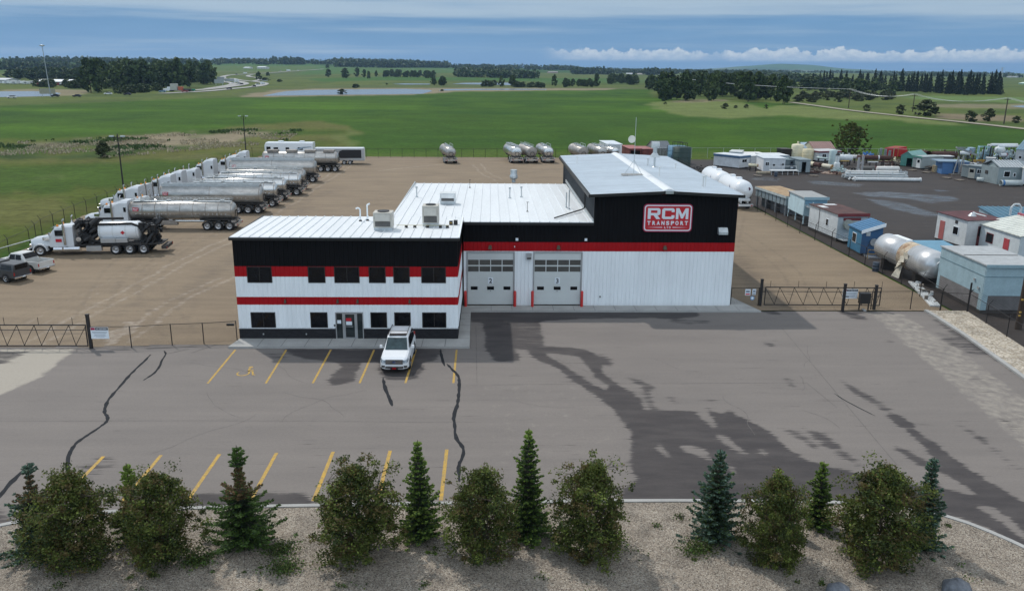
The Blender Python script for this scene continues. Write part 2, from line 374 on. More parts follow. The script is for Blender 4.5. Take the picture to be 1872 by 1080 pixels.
vm=n.new('ShaderNodeVectorMath'); vm.operation='SCALE'; t.links.new(at.outputs['Color'],vm.inputs[0]); t.links.new(f,vm.inputs[3]); t.links.new(vm.outputs[0],b.inputs['Base Color'])
bp=n.new('ShaderNodeBump'); bp.inputs['Strength'].default_value=.6; bp.inputs['Distance'].default_value=.5; t.links.new(nz(.8,8,.7),bp.inputs['Height']); t.links.new(bp.outputs[0],b.inputs['Normal'])
struct(gridmesh('grass_fields',TX,TY,TZ,{'cover':col},gm))
del TX,TY,TZ,jx,jy,col,RR,AA,big,v2,v3,v4,fx,fy,ci
# ---- sheet shader with wet and dusty masks carried by the ground itself
def ground_mat(name,base,base2,wetc,dustc,rough=.85,wrough=.5,fine=.12,bs=30,bump=.2,stretch=(.5,2.2,1)):
    M=bpy.data.materials.new(name); M.use_nodes=True; t=M.node_tree; n=t.nodes; b=n['Principled BSDF']
    geo=n.new('ShaderNodeNewGeometry')
    def nz(s,det,st=(1,1,1),ro=.6):
        mp=n.new('ShaderNodeMapping'); mp.inputs['Scale'].default_value=st; t.links.new(geo.outputs['Position'],mp.inputs[0])
        q=n.new('ShaderNodeTexNoise'); q.inputs['Scale'].default_value=s; q.inputs['Detail'].default_value=det; q.inputs['Roughness'].default_value=ro; t.links.new(mp.outputs[0],q.inputs['Vector']); return q.outputs[0]
    def mr(v,a,b_,c,d_,sm=False):
        q=n.new('ShaderNodeMapRange'); t.links.new(v,q.inputs[0]); q.interpolation_type='SMOOTHSTEP' if sm else 'LINEAR'
        for i,x in enumerate((a,b_,c,d_)): q.inputs[i+1].default_value=x
        return q.outputs[0]
    def ma(op,a,b_):
        q=n.new('ShaderNodeMath'); q.operation=op
        for i,v in enumerate((a,b_)):
            if isinstance(v,(int,float)): q.inputs[i].default_value=v
            else: t.links.new(v,q.inputs[i])
        return q.outputs[0]
    def mx(f,a,b_):
        q=n.new('ShaderNodeMix'); q.data_type='RGBA'; t.links.new(f,q.inputs[0])
        for i,v in ((6,a),(7,b_)):
            if isinstance(v,tuple): q.inputs[i].default_value=(*v,1)
            else: t.links.new(v,q.inputs[i])
        return q.outputs[2]
    c=mx(mr(ma('ADD',ma('MULTIPLY',nz(.25,6,(.6,1.5,1)),.6),ma('MULTIPLY',nz(.9,4,(.05,1.3,1)),.4)),.36,.64,0,1),base2,base)
    wet=n.new('ShaderNodeAttribute'); wet.attribute_name='wet'; du=n.new('ShaderNodeAttribute'); du.attribute_name='dust'
    c=mx(mr(ma('ADD',du.outputs['Fac'],ma('MULTIPLY',ma('SUBTRACT',nz(1.6,6),.5),.9)),.3,.85,0,1,True),c,dustc)
    wn_=ma('ADD',ma('ADD',ma('MULTIPLY',ma('SUBTRACT',nz(1.1,8,stretch,.72),.5),1.5),ma('MULTIPLY',ma('SUBTRACT',nz(2.2,5,(.13,3.4,1),.7),.5),2.0)),wet.outputs['Fac'])
    wf=ma('MULTIPLY',mr(wn_,.22,.62,0,1,True),mr(nz(.7,5,(.5,1.6,1)),.3,.62,.78,1.0)); c=mx(wf,c,wetc)
    fm=mr(nz(bs,3),.3,.7,1-fine,1+fine); f2=mr(nz(7,4),.3,.7,.94,1.06)
    vm=n.new('ShaderNodeVectorMath'); vm.operation='SCALE'; t.links.new(c,vm.inputs[0]); t.links.new(ma('MULTIPLY',fm,f2),vm.inputs[3]); t.links.new(vm.outputs[0],b.inputs['Base Color'])
    t.links.new(mr(wf,0,1,rough,wrough),b.inputs['Roughness']); b.inputs['Specular IOR Level'].default_value=.35
    bp=n.new('ShaderNodeBump'); bp.inputs['Strength'].default_value=bump; bp.inputs['Distance'].default_value=.03; t.links.new(nz(bs,3),bp.inputs['Height']); t.links.new(bp.outputs[0],b.inputs['Normal'])
    return M
def grid(x0,x1,y0,y1,s): return np.meshgrid(np.arange(x0,x1+s/2,s),np.arange(y0,y1+s/2,s))
def z4(P,ox=850,oy=540,k=2.637): return [G(ox+a/k,oy+b/k) for a,b in P]
AX,AY=grid(-66,34.1,11.5,60.7,.16)
wet=np.zeros(AX.shape)
def wpaint(P,v=1.): wet[inpoly(AX,AY,P)]=v
wpaint(z4([(30,78),(1120,80),(1130,100),(1010,112),(900,106),(560,112),(360,124),(372,180),(385,245),(300,262),(240,258),(150,318),(100,255),(90,130),(30,130)]))
wpaint(z4([(140,250),(240,265),(262,290),(260,318),(150,320)]))
wet[inpoly(AX,AY,z4([(232,128),(350,130),(380,250),(240,256)]))]=.62
wpaint(z4([(990,115),(1180,118),(1190,138),(1080,140),(980,128)]),.45)
wpaint(z4([(300,255),(480,248),(590,262),(640,300),(655,340),(660,372),(730,425),(830,490),(870,555),(990,552),(1100,560),(1150,600),(1195,645),(1230,640),(1180,570),(1150,520),(1200,560),(1255,580),(1262,540),(1310,580),(1420,630),(1480,670),(1560,740),(1640,790),(1750,810),(1900,860),(2700,1010),(2500,1010),(760,1010),(760,935),(830,890),(800,790),(800,760),(805,660),(755,590),(700,530),(580,450),(440,345),(330,300)]))
for P in ([(372,272),(470,282),(550,292),(600,345),(632,392),(695,440),(690,468),(600,420),(480,340),(400,292)],[(922,688),(960,720),(1000,790),(965,780),(920,740)],[(1030,712),(1170,738),(1195,800),(1110,768),(1040,745)],[(1200,660),(1280,690),(1390,782),(1310,755),(1230,702)],[(1240,782),(1290,820),(1338,882),(1285,862)],[(1390,708),(1500,785),(1425,768)],[(1500,655),(1560,680),(1780,822),(1800,850),(1660,790),(1550,722)]): wpaint(z4(P),.0)
wpaint(z4([(660,280),(720,320),(700,345),(640,315)])); wpaint(z4([(650,820),(795,800),(795,812),(700,835)]),.7)
for P in ([(770,388),(830,400),(930,440),(880,460),(800,410)],[(860,440),(900,470),(935,550),(900,555),(870,500)],[(960,488),(1020,492),(1020,530),(980,505)],[(1430,222),(1490,232),(1500,260),(1440,235)],[(1530,398),(1580,402),(1610,445),(1560,440)],[(620,285),(670,280),(720,320),(690,330)],[(1500,630),(1600,650),(1700,720),(1700,750),(1560,665)],[(1610,620),(1740,668),(1900,800),(1900,835),(1760,745),(1650,660)],[(1140,495),(1220,500),(1200,520)]): wpaint(z4(P),.62)
k4=lambda P:z4(P,1340,760,3.376); k5=lambda P:z4(P,1370,480,3.729)
wpaint(k5([(560,762),(620,790),(740,860),(900,950),(1020,1040),(950,1040),(820,950),(700,890),(600,800)]),.62)
wpaint(k4([(955,0),(1045,0),(1180,128),(1300,215),(1420,305),(1560,395),(1700,478),(1960,640),(1960,860),(1700,620),(1560,520),(1420,420),(1300,340),(1180,180)]))
wpaint(k4([(970,170),(1100,225),(1250,310),(1330,345),(1360,380),(1300,360),(1130,300)]),.9)
wpaint(k4([(1225,395),(1300,450),(1420,522),(1600,622),(1800,770),(1960,900),(1560,680),(1380,612),(1245,600),(1180,560)]))
wpaint(k4([(1350,20),(1450,70),(1560,150),(1720,290),(1740,320),(1640,250),(1500,140)]),.55); wpaint(k4([(1600,0),(1700,20),(1796,90),(1720,80)]),.5)
wpaint(k5([(1200,345),(1400,455),(1600,575),(1872,735),(1872,790),(1600,625),(1380,490)]),.66); wpaint(k5([(1270,470),(1420,500),(1640,640),(1560,640),(1340,560)]),.42)
wpaint(k5([(560,318),(830,308),(880,330),(740,352),(830,400),(680,375)]),.68); wpaint(k5([(60,318),(180,325),(250,370),(100,340)]),.6); wpaint(k5([(930,520),(1000,545),(960,555)]),.6)
k8=lambda P:z4(P,360,620,3.6)
wpaint(k8([(560,66),(1620,66),(1570,140),(1480,150),(1492,205),(1430,262),(1250,268),(1200,225),(1200,152),(1085,150),(1040,220),(1050,270),(900,305),(860,262),(960,180),(900,150),(700,128)]),.9)
wpaint(k8([(430,90),(570,90),(640,130),(540,150)]),.4)
wpaint(wp([(355,903),(470,902),(560,903),(578,934),(330,938)]),.95); wpaint(wp([(-90,925),(0,930),(60,960),(0,972),(-90,990)]),.6); wpaint(wp([(180,833),(230,842),(160,880),(130,870)]),.42)
wpaint(wp([(-120,646),(60,641),(20,660),(-120,690)]),.6); wpaint(wp([(100,636),(430,626),(428,632),(200,642)]),.45)
wpaint(z4([(700,330),(800,320),(880,340),(760,375)],640,560,6.),.3)
wet=blur(wet,8)*.45+blur(wet,3)*.55
dust=np.zeros(AX.shape); dust[inpoly(AX,AY,wp([(-140,640),(140,637),(75,690),(0,722),(-140,800)]))]=.95
dust[inpoly(AX,AY,wp([(1425,562),(1590,575),(1720,690),(1960,900),(1960,790),(1760,640),(1650,572)]))]=.5
dust[inpoly(AX,AY,wp([(870,700),(1100,690),(1150,800),(1130,860),(900,880)]))]=.28
dust=blur(dust,6)
asph=ground_mat('asphalt',(.190,.170,.156),(.158,.142,.132),(.044,.039,.040),(.33,.30,.255),bs=26,stretch=(.35,1.6,1),bump=.12,wrough=.8)
struct(gridmesh('asphalt_lot',AX,AY,AX*0,{'wet':wet,'dust':dust},asph))
# ---- gravel yard with wheel tracks and darker bands
GX,GY=grid(-52,36.2,51.9,173.5,.24); ed=52.0+.6*(GX+32)/15+(fbm(GX/2,GY/2,2)-.5)*.3
tr=np.zeros(GX.shape)
def track(P,w,v):
    global tr
    Q=wp(P)
    for s_ in (-.95,.95):
        Q2=[(a+s_*.7,b+s_*.7) for a,b in Q]; dd=linedist(GX+(fbm(GX/6,GY/6,2)-.5)*1.2,GY,Q2); tr=np.maximum(tr,v*np.exp(-(dd/w)**2))
for P,v in [([(60,634),(150,580),(230,540),(330,480),(420,440),(560,350),(640,300)],.8),([(200,632),(260,590),(330,545),(420,505)],.8),([(0,630),(120,560),(240,500),(380,430),(520,380)],.6),([(100,600),(250,520),(400,475)],.55),([(300,470),(420,430),(600,370),(640,330)],.5),([(700,312),(760,305),(830,298)],.9),([(870,300),(890,318),(910,330)],.8),([(1400,520),(1395,480),(1420,440),(1400,400)],.45),([(1560,520),(1520,470),(1440,420),(1390,385)],.5),([(1450,530),(1460,480),(1400,420)],.35),([(250,470),(330,465),(440,455)],.5)]: track(P,.45,v)
tr=np.maximum(tr,.9*inpoly(GX+(fbm(GX/2,GY/2,3)-.5)*3,GY+(fbm(GX/2+4,GY/2,3)-.5)*3,wp([(165,632),(185,606),(225,592),(268,592),(240,610),(205,628)])))
dk=np.zeros(GX.shape)
q_=random.Random(12)
for i in range(46):
    w_=.14+q_.random()*.16
    if i<26: a_=G(q_.uniform(-20,330),q_.uniform(590,634)); b_=(q_.uniform(-30,-14),q_.uniform(84,150)); m_=(a_[0]*.45+b_[0]*.55-q_.uniform(0,9),a_[1]*.6+b_[1]*.4)
    elif i<36: a_=(q_.uniform(-28,-10),q_.uniform(88,110)); b_=(q_.uniform(-5,34),q_.uniform(140,165)); m_=(a_[0]*.5+b_[0]*.5-6,a_[1]*.4+b_[1]*.6)
    else: a_=(q_.uniform(22,29),62); b_=(q_.uniform(22,34),q_.uniform(95,140)); m_=(q_.uniform(20,33),q_.uniform(72,90))
    P_=smooth([a_,m_,b_],3); v_=q_.uniform(.1,.38)
    for s_ in (-.9,.9):
        e_=v_*np.exp(-(linedist(GX,GY,[(p+s_,r+s_*.5) for p,r in P_])/w_)**2)
        if i%2: tr=np.maximum(tr,e_)
        else: dk=np.maximum(dk,e_)
for P,v in [([(300,560),(430,470),(560,380)],.35),([(120,620),(240,560),(420,520)],.3),([(1345,470),(1385,520),(1440,560)],.5),([(320,420),(440,420),(600,350)],.35)]:
    dk=np.maximum(dk,v*np.exp(-(linedist(GX,GY,wp(P))/1.6)**2))  # broad darker bands across the gravel
for Yt in (93,104,110,115,120,126,134,148): dk=np.maximum(dk,.45*np.exp(-((GY-Yt)/1.3)**2)*(GX<-26)*(GX>-46))  # darker strip of ground along each tanker row
grav=ground_mat('gravel',(.235,.180,.120),(.172,.130,.088),(.125,.096,.068),(.36,.31,.26),bs=18,fine=.22,bump=.5,stretch=(.5,1.3,1),wrough=.8)
go=gridmesh('gravel_yard',GX,GY,GX*0+.012,{'wet':dk,'dust':tr*.62},grav); struct(go)  # wet mask here mainly darkens the gravel
def cull(o,GX,GY,keep):
    ny,nx=GX.shape; k=keep.reshape(-1); import bmesh
    bm=bmesh.new(); bm.from_mesh(o.data); bm.verts.ensure_lookup_table()
    bmesh.ops.delete(bm,geom=[v for v in bm.verts if not k[v.index]],context='VERTS'); bm.to_mesh(o.data); bm.free()
lx=np.interp(GY,[60,70,80,90,100,113,174],[-47.5,-46.3,-46.6,-49,-50,-50.5,-48]) + (fbm(GX/2,GY/2,2)-.5)*1.5
cull(go,GX,GY,((GX<-16.9)&(GY>ed)|(GY>60.75)&(GX>-17.1))&(GX>lx))
# ---- dark wet yard next door
DX,DY=grid(35.9,150,30,172,.5)
pud=np.zeros(DX.shape)
for P in ([(1470,330),(1500,331),(1580,336),(1575,342),(1490,337)],[(1555,352),(1620,350),(1740,358),(1760,366),(1700,372),(1650,362),(1590,360)],[(1580,362),(1640,368),(1700,385),(1730,396),(1690,396),(1620,380)],[(1380,322),(1430,326),(1420,332),(1370,328)],[(1830,378),(1872,384),(1850,390)],[(1700,345),(1740,348),(1720,352)]): pud=np.maximum(pud,.47*inpoly(DX,DY,wp(P)))
dyard=ground_mat('dark_wet_yard',(.044,.035,.031),(.027,.022,.021),(.05,.05,.055),(.060,.048,.041),bs=14,fine=.25,bump=.4,stretch=(.22,1.5,1),wrough=.05,rough=.75)
do=gridmesh('dark_yard',DX,DY,DX*0-.02,{'wet':blur(pud,1)-.02,'dust':fbm(DX/5,DY/5,3)*.4},dyard); struct(do)
cull(do,DX,DY,(DX>np.where(DY<60.5,36.3+.0*DY,35.9)))
# ---- planting bed, kerbs, walks
def fine_path(P,step=.6):
    out=[]
    for (a,b),(c,d_) in zip(P[:-1],P[1:]):
        k=max(1,int(math.hypot(c-a,d_-b)/step))
        out+=[(a+(c-a)*i/k,b+(d_-b)*i/k) for i in range(k)]
    return out+[P[-1]]
KP=smooth([(-27,12),(-26.6,20),(-25.5,24.2),(-23.5,27.2),(-19.8,29.95),(-16,30.85),(-11.4,31.12),(-7.7,31.2),(5.65,31.5),(11.2,31.4),(15.5,31.25),(18.9,30.5),(20.9,27.95),(22.3,24.5),(22.7,20),(22.7,12)])
def stonebed(name,cols,sc_=17):
    M=bpy.data.materials.new(name); M.use_nodes=True; t=M.node_tree; n=t.nodes; b=n['Principled BSDF']; b.inputs['Roughness'].default_value=.9
    g=n.new('ShaderNodeNewGeometry'); v=n.new('ShaderNodeTexVoronoi'); v.inputs['Scale'].default_value=sc_; t.links.new(g.outputs['Position'],v.inputs['Vector'])
    r=n.new('ShaderNodeValToRGB'); s=n.new('ShaderNodeSeparateColor'); t.links.new(v.outputs['Color'],s.inputs[0]); t.links.new(s.outputs[0],r.inputs[0])
    e=r.color_ramp.elements; e[0].color=(*cols[0],1); e[1].color=(*cols[-1],1)
    for i,c in enumerate(cols[1:-1]): q=e.new((i+1)/(len(cols)-1)); q.color=(*c,1)
    x=n.new('ShaderNodeTexNoise'); x.inputs['Scale'].default_value=.9; x.inputs['Detail'].default_value=7; t.links.new(g.outputs['Position'],x.inputs['Vector'])
    m=n.new('ShaderNodeMapRange'); m.inputs[1].default_value=.3; m.inputs[2].default_value=.7; m.inputs[3].default_value=.72; m.inputs[4].default_value=1.2; t.links.new(x.outputs[0],m.inputs[0])
    vm=n.new('ShaderNodeVectorMath'); vm.operation='SCALE'; t.links.new(r.outputs[0],vm.inputs[0]); t.links.new(m.outputs[0],vm.inputs[3]); t.links.new(vm.outputs[0],b.inputs['Base Color'])
    p=n.new('ShaderNodeBump'); p.invert=True; p.inputs['Strength'].default_value=1; p.inputs['Distance'].default_value=.05; t.links.new(v.outputs['Distance'],p.inputs['Height']); t.links.new(p.outputs[0],b.inputs['Normal'])
    return M
bedm=stonebed('river_rock',[(.085,.069,.056),(.27,.222,.172),(.39,.335,.27),(.17,.14,.115),(.48,.435,.365),(.235,.192,.15)],23)
stripm=stonebed('pale_rock',[(.28,.24,.19),(.44,.39,.31),(.54,.49,.42),(.22,.18,.13),(.46,.40,.31)],9)
def sheet(name,P,z,m_): return struct(MB().quad(*[(a,b,z) for a,b in P]).build(name,m_))
sheet('planting_bed',KP,.1,bedm)
sheet('rock_strip',[(34.1,60.75),(37.3,60.65),(36.55,53.8),(35.3,44),(33.5,34),(31,34),(32.55,44),(33.9,55)],.05,stripm)
def kerb(name,P,w,h,m_=concrete):
    b=MB(); P=fine_path(P,1.2); L_=[];R_=[]
    for i,(x,y) in enumerate(P):
        a=P[max(0,i-1)];c=P[min(len(P)-1,i+1)];dx,dy=c[0]-a[0],c[1]-a[1];l=math.hypot(dx,dy);L_.append((x-dy/l*w,y+dx/l*w));R_.append((x,y))
    for i in range(len(P)-1):
        b.hexa([(*R_[i],-.02),(*R_[i+1],-.02),(*L_[i+1],-.02),(*L_[i],-.02)],[(*R_[i],h),(*R_[i+1],h),(*L_[i+1],h),(*L_[i],h)])
    return struct(b.build(name,m_))
kerb('kerb',KP,.22,.14)
kerb('kerb',[(31,34),(32.3,42),(33,47.5),(33.9,55),(34.25,60.7)],.3,.13)
SW=[(-17.3,51.85),(-1.35,51.82),(-1.47,60.25),(20.95,60.25),(19.7,64.4),(18.9,64.4),(18.9,61.7),(-2.2,61.7),(-2.2,53.5),(-17.0,53.65)]
sw=MB().prism(SW,-.02,.13,ax='z'); struct(sw.build('sidewalk',concrete))
jt=MB()
for x in np.arange(-15.4,-1.6,1.55): jt.box(x-.012,x+.012,51.86,53.6,.131,.134)
for y in (53.6,55.1,56.6,58.1,59.6): jt.box(-2.15,-1.4,y-.012,y+.012,.131,.134)
for x in np.arange(.1,20,1.6): jt.box(x-.012,x+.012,60.3,61.8,.131,.134)
struct(jt.build('sidewalk_joints',blackm))
# ---- painted lines and sealed cracks
def ribbon(name,P,w,z,m_,jag=0,sm=True,taper=False):
    if sm and len(P)>2: P=smooth(P,2)
    P=fine_path(P,.35 if jag else 2); b=MB(); Lp=[];Rp=[]
    for i,(x,y) in enumerate(P):
        a=P[max(0,i-1)];c=P[min(len(P)-1,i+1)];dx,dy=c[0]-a[0],c[1]-a[1];l=math.hypot(dx,dy) or 1
        hw=w/2*(1+jag*(rng.random()-.5)*2); 
        if taper: hw*=min(1,.35+min(i,len(P)-1-i)/6)
        o=jag*(rng.random()-.5)*w*.5; Lp.append((x-dy/l*(hw+o),y+dx/l*(hw+o),z));Rp.append((x+dy/l*(hw-o),y-dx/l*(hw-o),z))
    n_=len(P); b.add(Rp+Lp,[(i,i+1,n_+i+1,n_+i) for i in range(n_-1)])
    return struct(b.build(name,m_))
for x,x2 in ((-16.75,-16.6),(-13.42,-13.2),(-10.5,-10.45),(-7.65,-7.7),(-4.9,-5.0),(-2.2,-2.16)): ribbon('parking_line',[(x,51.55),(x2,45.6)],.13,.005,yellow_l)
for i,x in enumerate((-18.43,-15.75,-13.0,-10.3,-7.6,-4.85,-2.1)): ribbon('parking_line',[(x,36.2+.1*i),(x+.02*(6-i)*.3,31.9)],.17,.005,yellow_l)
for P,w in [([(275,648),(262,662),(240,682),(222,703),(205,722),(196,733),(193,743),(190,753),(197,762),(196,770),(183,780),(160,795),(140,808),(130,822),(122,842),(128,872)],.17),([(300,641),(304,647),(296,658),(291,672),(280,684),(262,695)],.13),([(304,647),(345,638)],.06),([(350,645),(395,630)],.05),([(805,638),(808,655),(813,669)],.16),([(817,665),(828,677),(838,686),(840,700),(839,720),(836,740),(828,765),(832,775),(832,800),(848,818),(846,835),(838,850),(840,880)],.18),([(700,690),(704,710),(712,727),(717,742)],.19),([(-30,935),(0,905),(25,875),(60,845)],.24),([(1525,719),(1550,735),(1600,760)],.09)]:
    ribbon('crack_sealant',wp(P),w,.006,tar,.35,taper=True)
seam_m=mat('paving_seam',(.11,.10,.094),.8,var=.3,vs=2)
for P,w in (([(900,703),(1300,700),(1475,700)],.05),([(870,596),(872,700)],.04),([(1475,700),(1530,745)],.04),([(0,770),(420,768),(820,772)],.035),([(1430,600),(1640,850)],.04)): ribbon('paving_seam',wp(P),w,.004,seam_m,.3)
q_=random.Random(3)
for i in range(16):
    x_,y_=q_.uniform(-26,24),q_.uniform(33,58); P=[(x_,y_)]; a_=q_.uniform(0,6.28)
    if -18<x_<-1 and y_>50: continue
    for k in range(q_.randint(4,9)): a_+=q_.uniform(-.5,.5); P.append((P[-1][0]+math.cos(a_)*.7,P[-1][1]+math.sin(a_)*.7))
    P=[p for p in P if 32.2<p[1]<59.5]
    if len(P)>2: ribbon('hairline_crack',P,q_.uniform(.02,.045),.004,seam_m,.4,taper=True)
hx,hy=G(451,679); hb=MB()
def arc(cx,cy,r0,r1,a0,a1,n=16):
    p=[(cx+r*math.cos(a),cy+r*math.sin(a),.007) for r in (r0,r1) for a in [R(a0+(a1-a0)*i/n) for i in range(n+1)]]
    hb.add(p,[(i,n+1+i,n+2+i,i+1) for i in range(n)])
arc(-.12,-.25,.28,.38,150,400); arc(.05,.62,0,.13,0,359)
for P in ([(-.02,.45),(.1,.45),(.16,0),(.04,0)],[(.04,.1),(.36,.1),(.36,0),(.04,0)],[(.28,.02),(.38,.02),(.54,-.42),(.44,-.42)],[(.44,-.42),(.64,-.42),(.64,-.5),(.44,-.5)],[(.1,.28),(.34,.28),(.34,.2),(.1,.2)]): hb.add([(a,b,.007) for a,b in P],[(0,3,2,1)])
ho=struct(hb.build('accessible_parking_symbol',yellow_l)); ho.location=(hx,hy,0); ho.scale=(1.05,1.2,1)
# ---- water, highway, track
water=mat('pond_water',(.10,.125,.16),.2,var=.2,vs=.05,spec=.6)
def flat(name,P,z,m_,step=None):
    Q=[GT(*p) for p in P]; return struct(MB().quad(*[(a,b,z+c*0) for a,b,c in Q]).build(name,m_))
flat('pond',[(480,175.6),(500,171),(524,167),(560,165),(614,164.2),(700,163),(742,162.8),(785,164.5),(790,167),(772,172),(700,173),(614,173.6),(560,174.6)],-.02,water)
flat('pond',[(800,166.2),(812,163.3),(940,162.5),(1000,163),(998,164.6),(870,164.9)],-.02,water)
flat('pond',[(716,154.2),(740,153.2),(786,153.6),(786,155),(740,155.2)],.1,water)
flat('pond',[(826,154),(850,151.8),(940,151.5),(960,155),(940,156.6),(880,155.2)],.1,water)
flat('pond',[(-60,168),(60,167),(95,168),(112,171),(95,176),(0,178),(-60,178)],-.02,water)
flat('pond',[(1846,194.5),(1872,193),(1950,194),(1950,197.5),(1872,197)],-.02,water)
roadm=mat('highway_concrete',(.30,.30,.29),.85,var=.12,vs=.02)
trackm=mat('dirt_track',(.27,.245,.19),.9,var=.2,vs=.1)
def road(name,P,w,m_,z=.12):
    Q=[GT(*p) for p in P]; pts=smooth([(a,b) for a,b,_ in Q],2); pts=fine_path(pts,12); b=MB(); Lp=[];Rp=[]
    for i,(x,y) in enumerate(pts):
        a=pts[max(0,i-1)];c=pts[min(len(pts)-1,i+1)];dx,dy=c[0]-a[0],c[1]-a[1];l=math.hypot(dx,dy) or 1
        zz=float(hgt(x,y))+z+math.hypot(x,y)*.0002; Lp.append((x-dy/l*w/2,y+dx/l*w/2,zz));Rp.append((x+dy/l*w/2,y-dx/l*w/2,zz))
    n_=len(pts); b.add(Rp+Lp,[(i,i+1,n_+i+1,n_+i) for i in range(n_-1)]); return struct(b.build(name,m_))
road('highway',[(296,171.8),(335,169.6),(380,167.4),(418,163.5),(462,159.4),(480,156.6),(486,153.6),(478,151),(462,149.5),(440,147.5),(424,144)],8,roadm)
road('highway',[(330,167.2),(350,166),(380,164),(425,158.5),(444,155.5),(449,153),(440,150),(423,147.5),(404,143),(411,139),(431,137),(462,135.8),(510,133),(544,130),(592,127)],9,roadm,.16)
road('ramp_road',[(395,148),(412,150.5),(428,153),(424,156),(405,159.5),(380,163)],8,roadm,.2)
road('ramp_road',[(462,149.5),(480,146),(470,142.5),(455,141),(452,139),(462,137.5)],7,roadm,.2)
road('dirt_track',[(1446,188),(1500,195),(1551,202.5),(1677,216),(1778,226),(1872,236.5),(2050,255)],4.5,trackm)
# ================================================================ THE BUILDING
BD=thing('company_building','black, white and red metal clad shop with office wing and tall bay','building',(0,0,0))
def wallpanel(x0,x1,z0,z1,y,op,name,m_,M=None,rib=.305,th=.12,ribd=.028,parent=None):
    """wall in the XZ plane facing -Y, cut round its openings, with raised ribs"""
    b=MB(); b.M=M; ops=[(max(a,x0),min(c,x1),max(e,z0),min(f,z1)) for a,c,e,f in op]; ops=[o for o in ops if o[1]>o[0] and o[3]>o[2]]
    xs=sorted({x0,x1}|{v for o in ops for v in o[:2]}); zs=sorted({z0,z1}|{v for o in ops for v in o[2:]})
    for i in range(len(xs)-1):
        for j in range(len(zs)-1):
            cx=(xs[i]+xs[i+1])/2;cz=(zs[j]+zs[j+1])/2
            if not any(o[0]<cx<o[1] and o[2]<cz<o[3] for o in ops): b.box(xs[i],xs[i+1],y,y+th,zs[j],zs[j+1])
    k=math.ceil(x0/rib) if rib else 0
    while rib and k*rib<x1:
        x=k*rib; k+=1
        if x-x0<.05 or x1-x<.05: continue
        segs=[(z0,z1)]
        for o in ops:
            if o[0]-.03<x<o[1]+.03: segs=[s for a,c in segs for s in ((a,min(c,o[2])),(max(a,o[3]),c)) if s[1]-s[0]>.02]
        for a,c in segs: b.hexa([(x-.032,y,a),(x+.032,y,a),(x+.032,y+.01,a),(x-.032,y+.01,a)][::1],[(x-.032,y,c),(x+.032,y,c),(x+.032,y+.01,c),(x-.032,y+.01,c)]) if 0 else b.add([(x-.035,y-.001,a),(x-.018,y-ribd,a),(x+.018,y-ribd,a),(x+.035,y-.001,a),(x-.035,y-.001,c),(x-.018,y-ribd,c),(x+.018,y-ribd,c),(x+.035,y-.001,c)],[(0,1,5,4),(1,2,6,5),(2,3,7,6)])
    return b.build(name,m_,parent or BD)
def window(x0,x1,z0,z1,y,mull=False,parent=None,fm=blackm,fw=.06,name='window'):
    b=MB(); b.box(x0,x0+fw,y-.035,y+.06,z0,z1).box(x1-fw,x1,y-.035,y+.06,z0,z1).box(x0+fw,x1-fw,y-.035,y+.06,z1-fw,z1).box(x0+fw,x1-fw,y-.035,y+.06,z0,z0+fw)
    if mull: b.box((x0+x1)/2-.03,(x0+x1)/2+.03,y-.03,y+.06,z0+fw,z1-fw)
    f=b.build(name,fm,parent or BD)
    MB().box(x0+fw,x1-fw,y+.02,y+.035,z0+fw,z1-fw).build('pane',glass,f); return f
OY=53.6; OX0,OX1=-17.02,-2.17
up=[(-16.21,-14.56),(-12.16,-11.02),(-10.42,-8.74),(-8.12,-6.99),(-6.48,-5.38),(-4.61,-2.96)]
lo=[(-16.18,-14.53),(-12.17,-11.02),(-8.11,-7.0),(-6.50,-5.39),(-4.61,-2.97)]; dr=(-10.5,-8.6)
op=[(a,b_,4.04,5.15) for a,b_ in up]+[(a,b_,.88,1.98) for a,b_ in lo]+[(dr[0],dr[1],0,1.98)]
wallpanel(OX0,OX1,.0,.86,OY-.05,op,'stone_base',stone,rib=0,th=.17)
MB().box(OX0-.02,dr[0],OY-.08,OY-.052,.845,.885).box(dr[1],OX1+.02,OY-.08,OY-.052,.845,.885).build('stone_cap',white_siding,BD)
wallpanel(OX0,OX1,.887,2.51,OY,op,'white_siding',white_siding)
wallpanel(OX0-.01,OX1+.01,2.512,3.05,OY-.008,op,'red_band',red_siding)
wallpanel(OX0,OX1,3.052,4.46,OY,op,'white_siding',white_siding)
wallpanel(OX0-.01,OX1+.01,4.462,5.17,OY-.008,op,'red_band',red_siding)
wallpanel(OX0,OX1,5.172,6.96,OY-.012,op,'black_siding',black_siding)
for a,b_ in up: window(a,b_,4.04,5.15,OY,b_-a>1.4)
for a,b_ in lo: window(a,b_,.88,1.98,OY,b_-a>1.4)
# entrance
b=MB(); a0,a1=dr; y=OY
for x0,x1 in ((a0,a0+.07),(-10.02,-9.9),(-9.14,-9.02),(a1-.07,a1)): b.box(x0,x1,y-.02,y+.07,.02,1.96)
for x0,x1 in ((a0+.07,-10.02),(-9.9,-9.14),(-9.02,a1-.07)): b.box(x0,x1,y-.02,y+.07,1.9,1.96); b.box(x0,x1,y-.02,y+.07,.02,.1)
ef=b.build('entrance_frame',alu,BD)
for x0,x1 in ((a0+.07,-10.02),(-9.02,a1-.07)): MB().box(x0,x1,y+.02,y+.03,.1,1.9).build('side_pane',glass2,ef)
dd=MB().box(-9.9,-9.83,y+.0,y+.05,.1,1.9).box(-9.21,-9.14,y+.0,y+.05,.1,1.9).box(-9.83,-9.21,y,y+.05,1.83,1.9).box(-9.83,-9.21,y,y+.05,.1,.19).build('entrance_door',alu,BD)
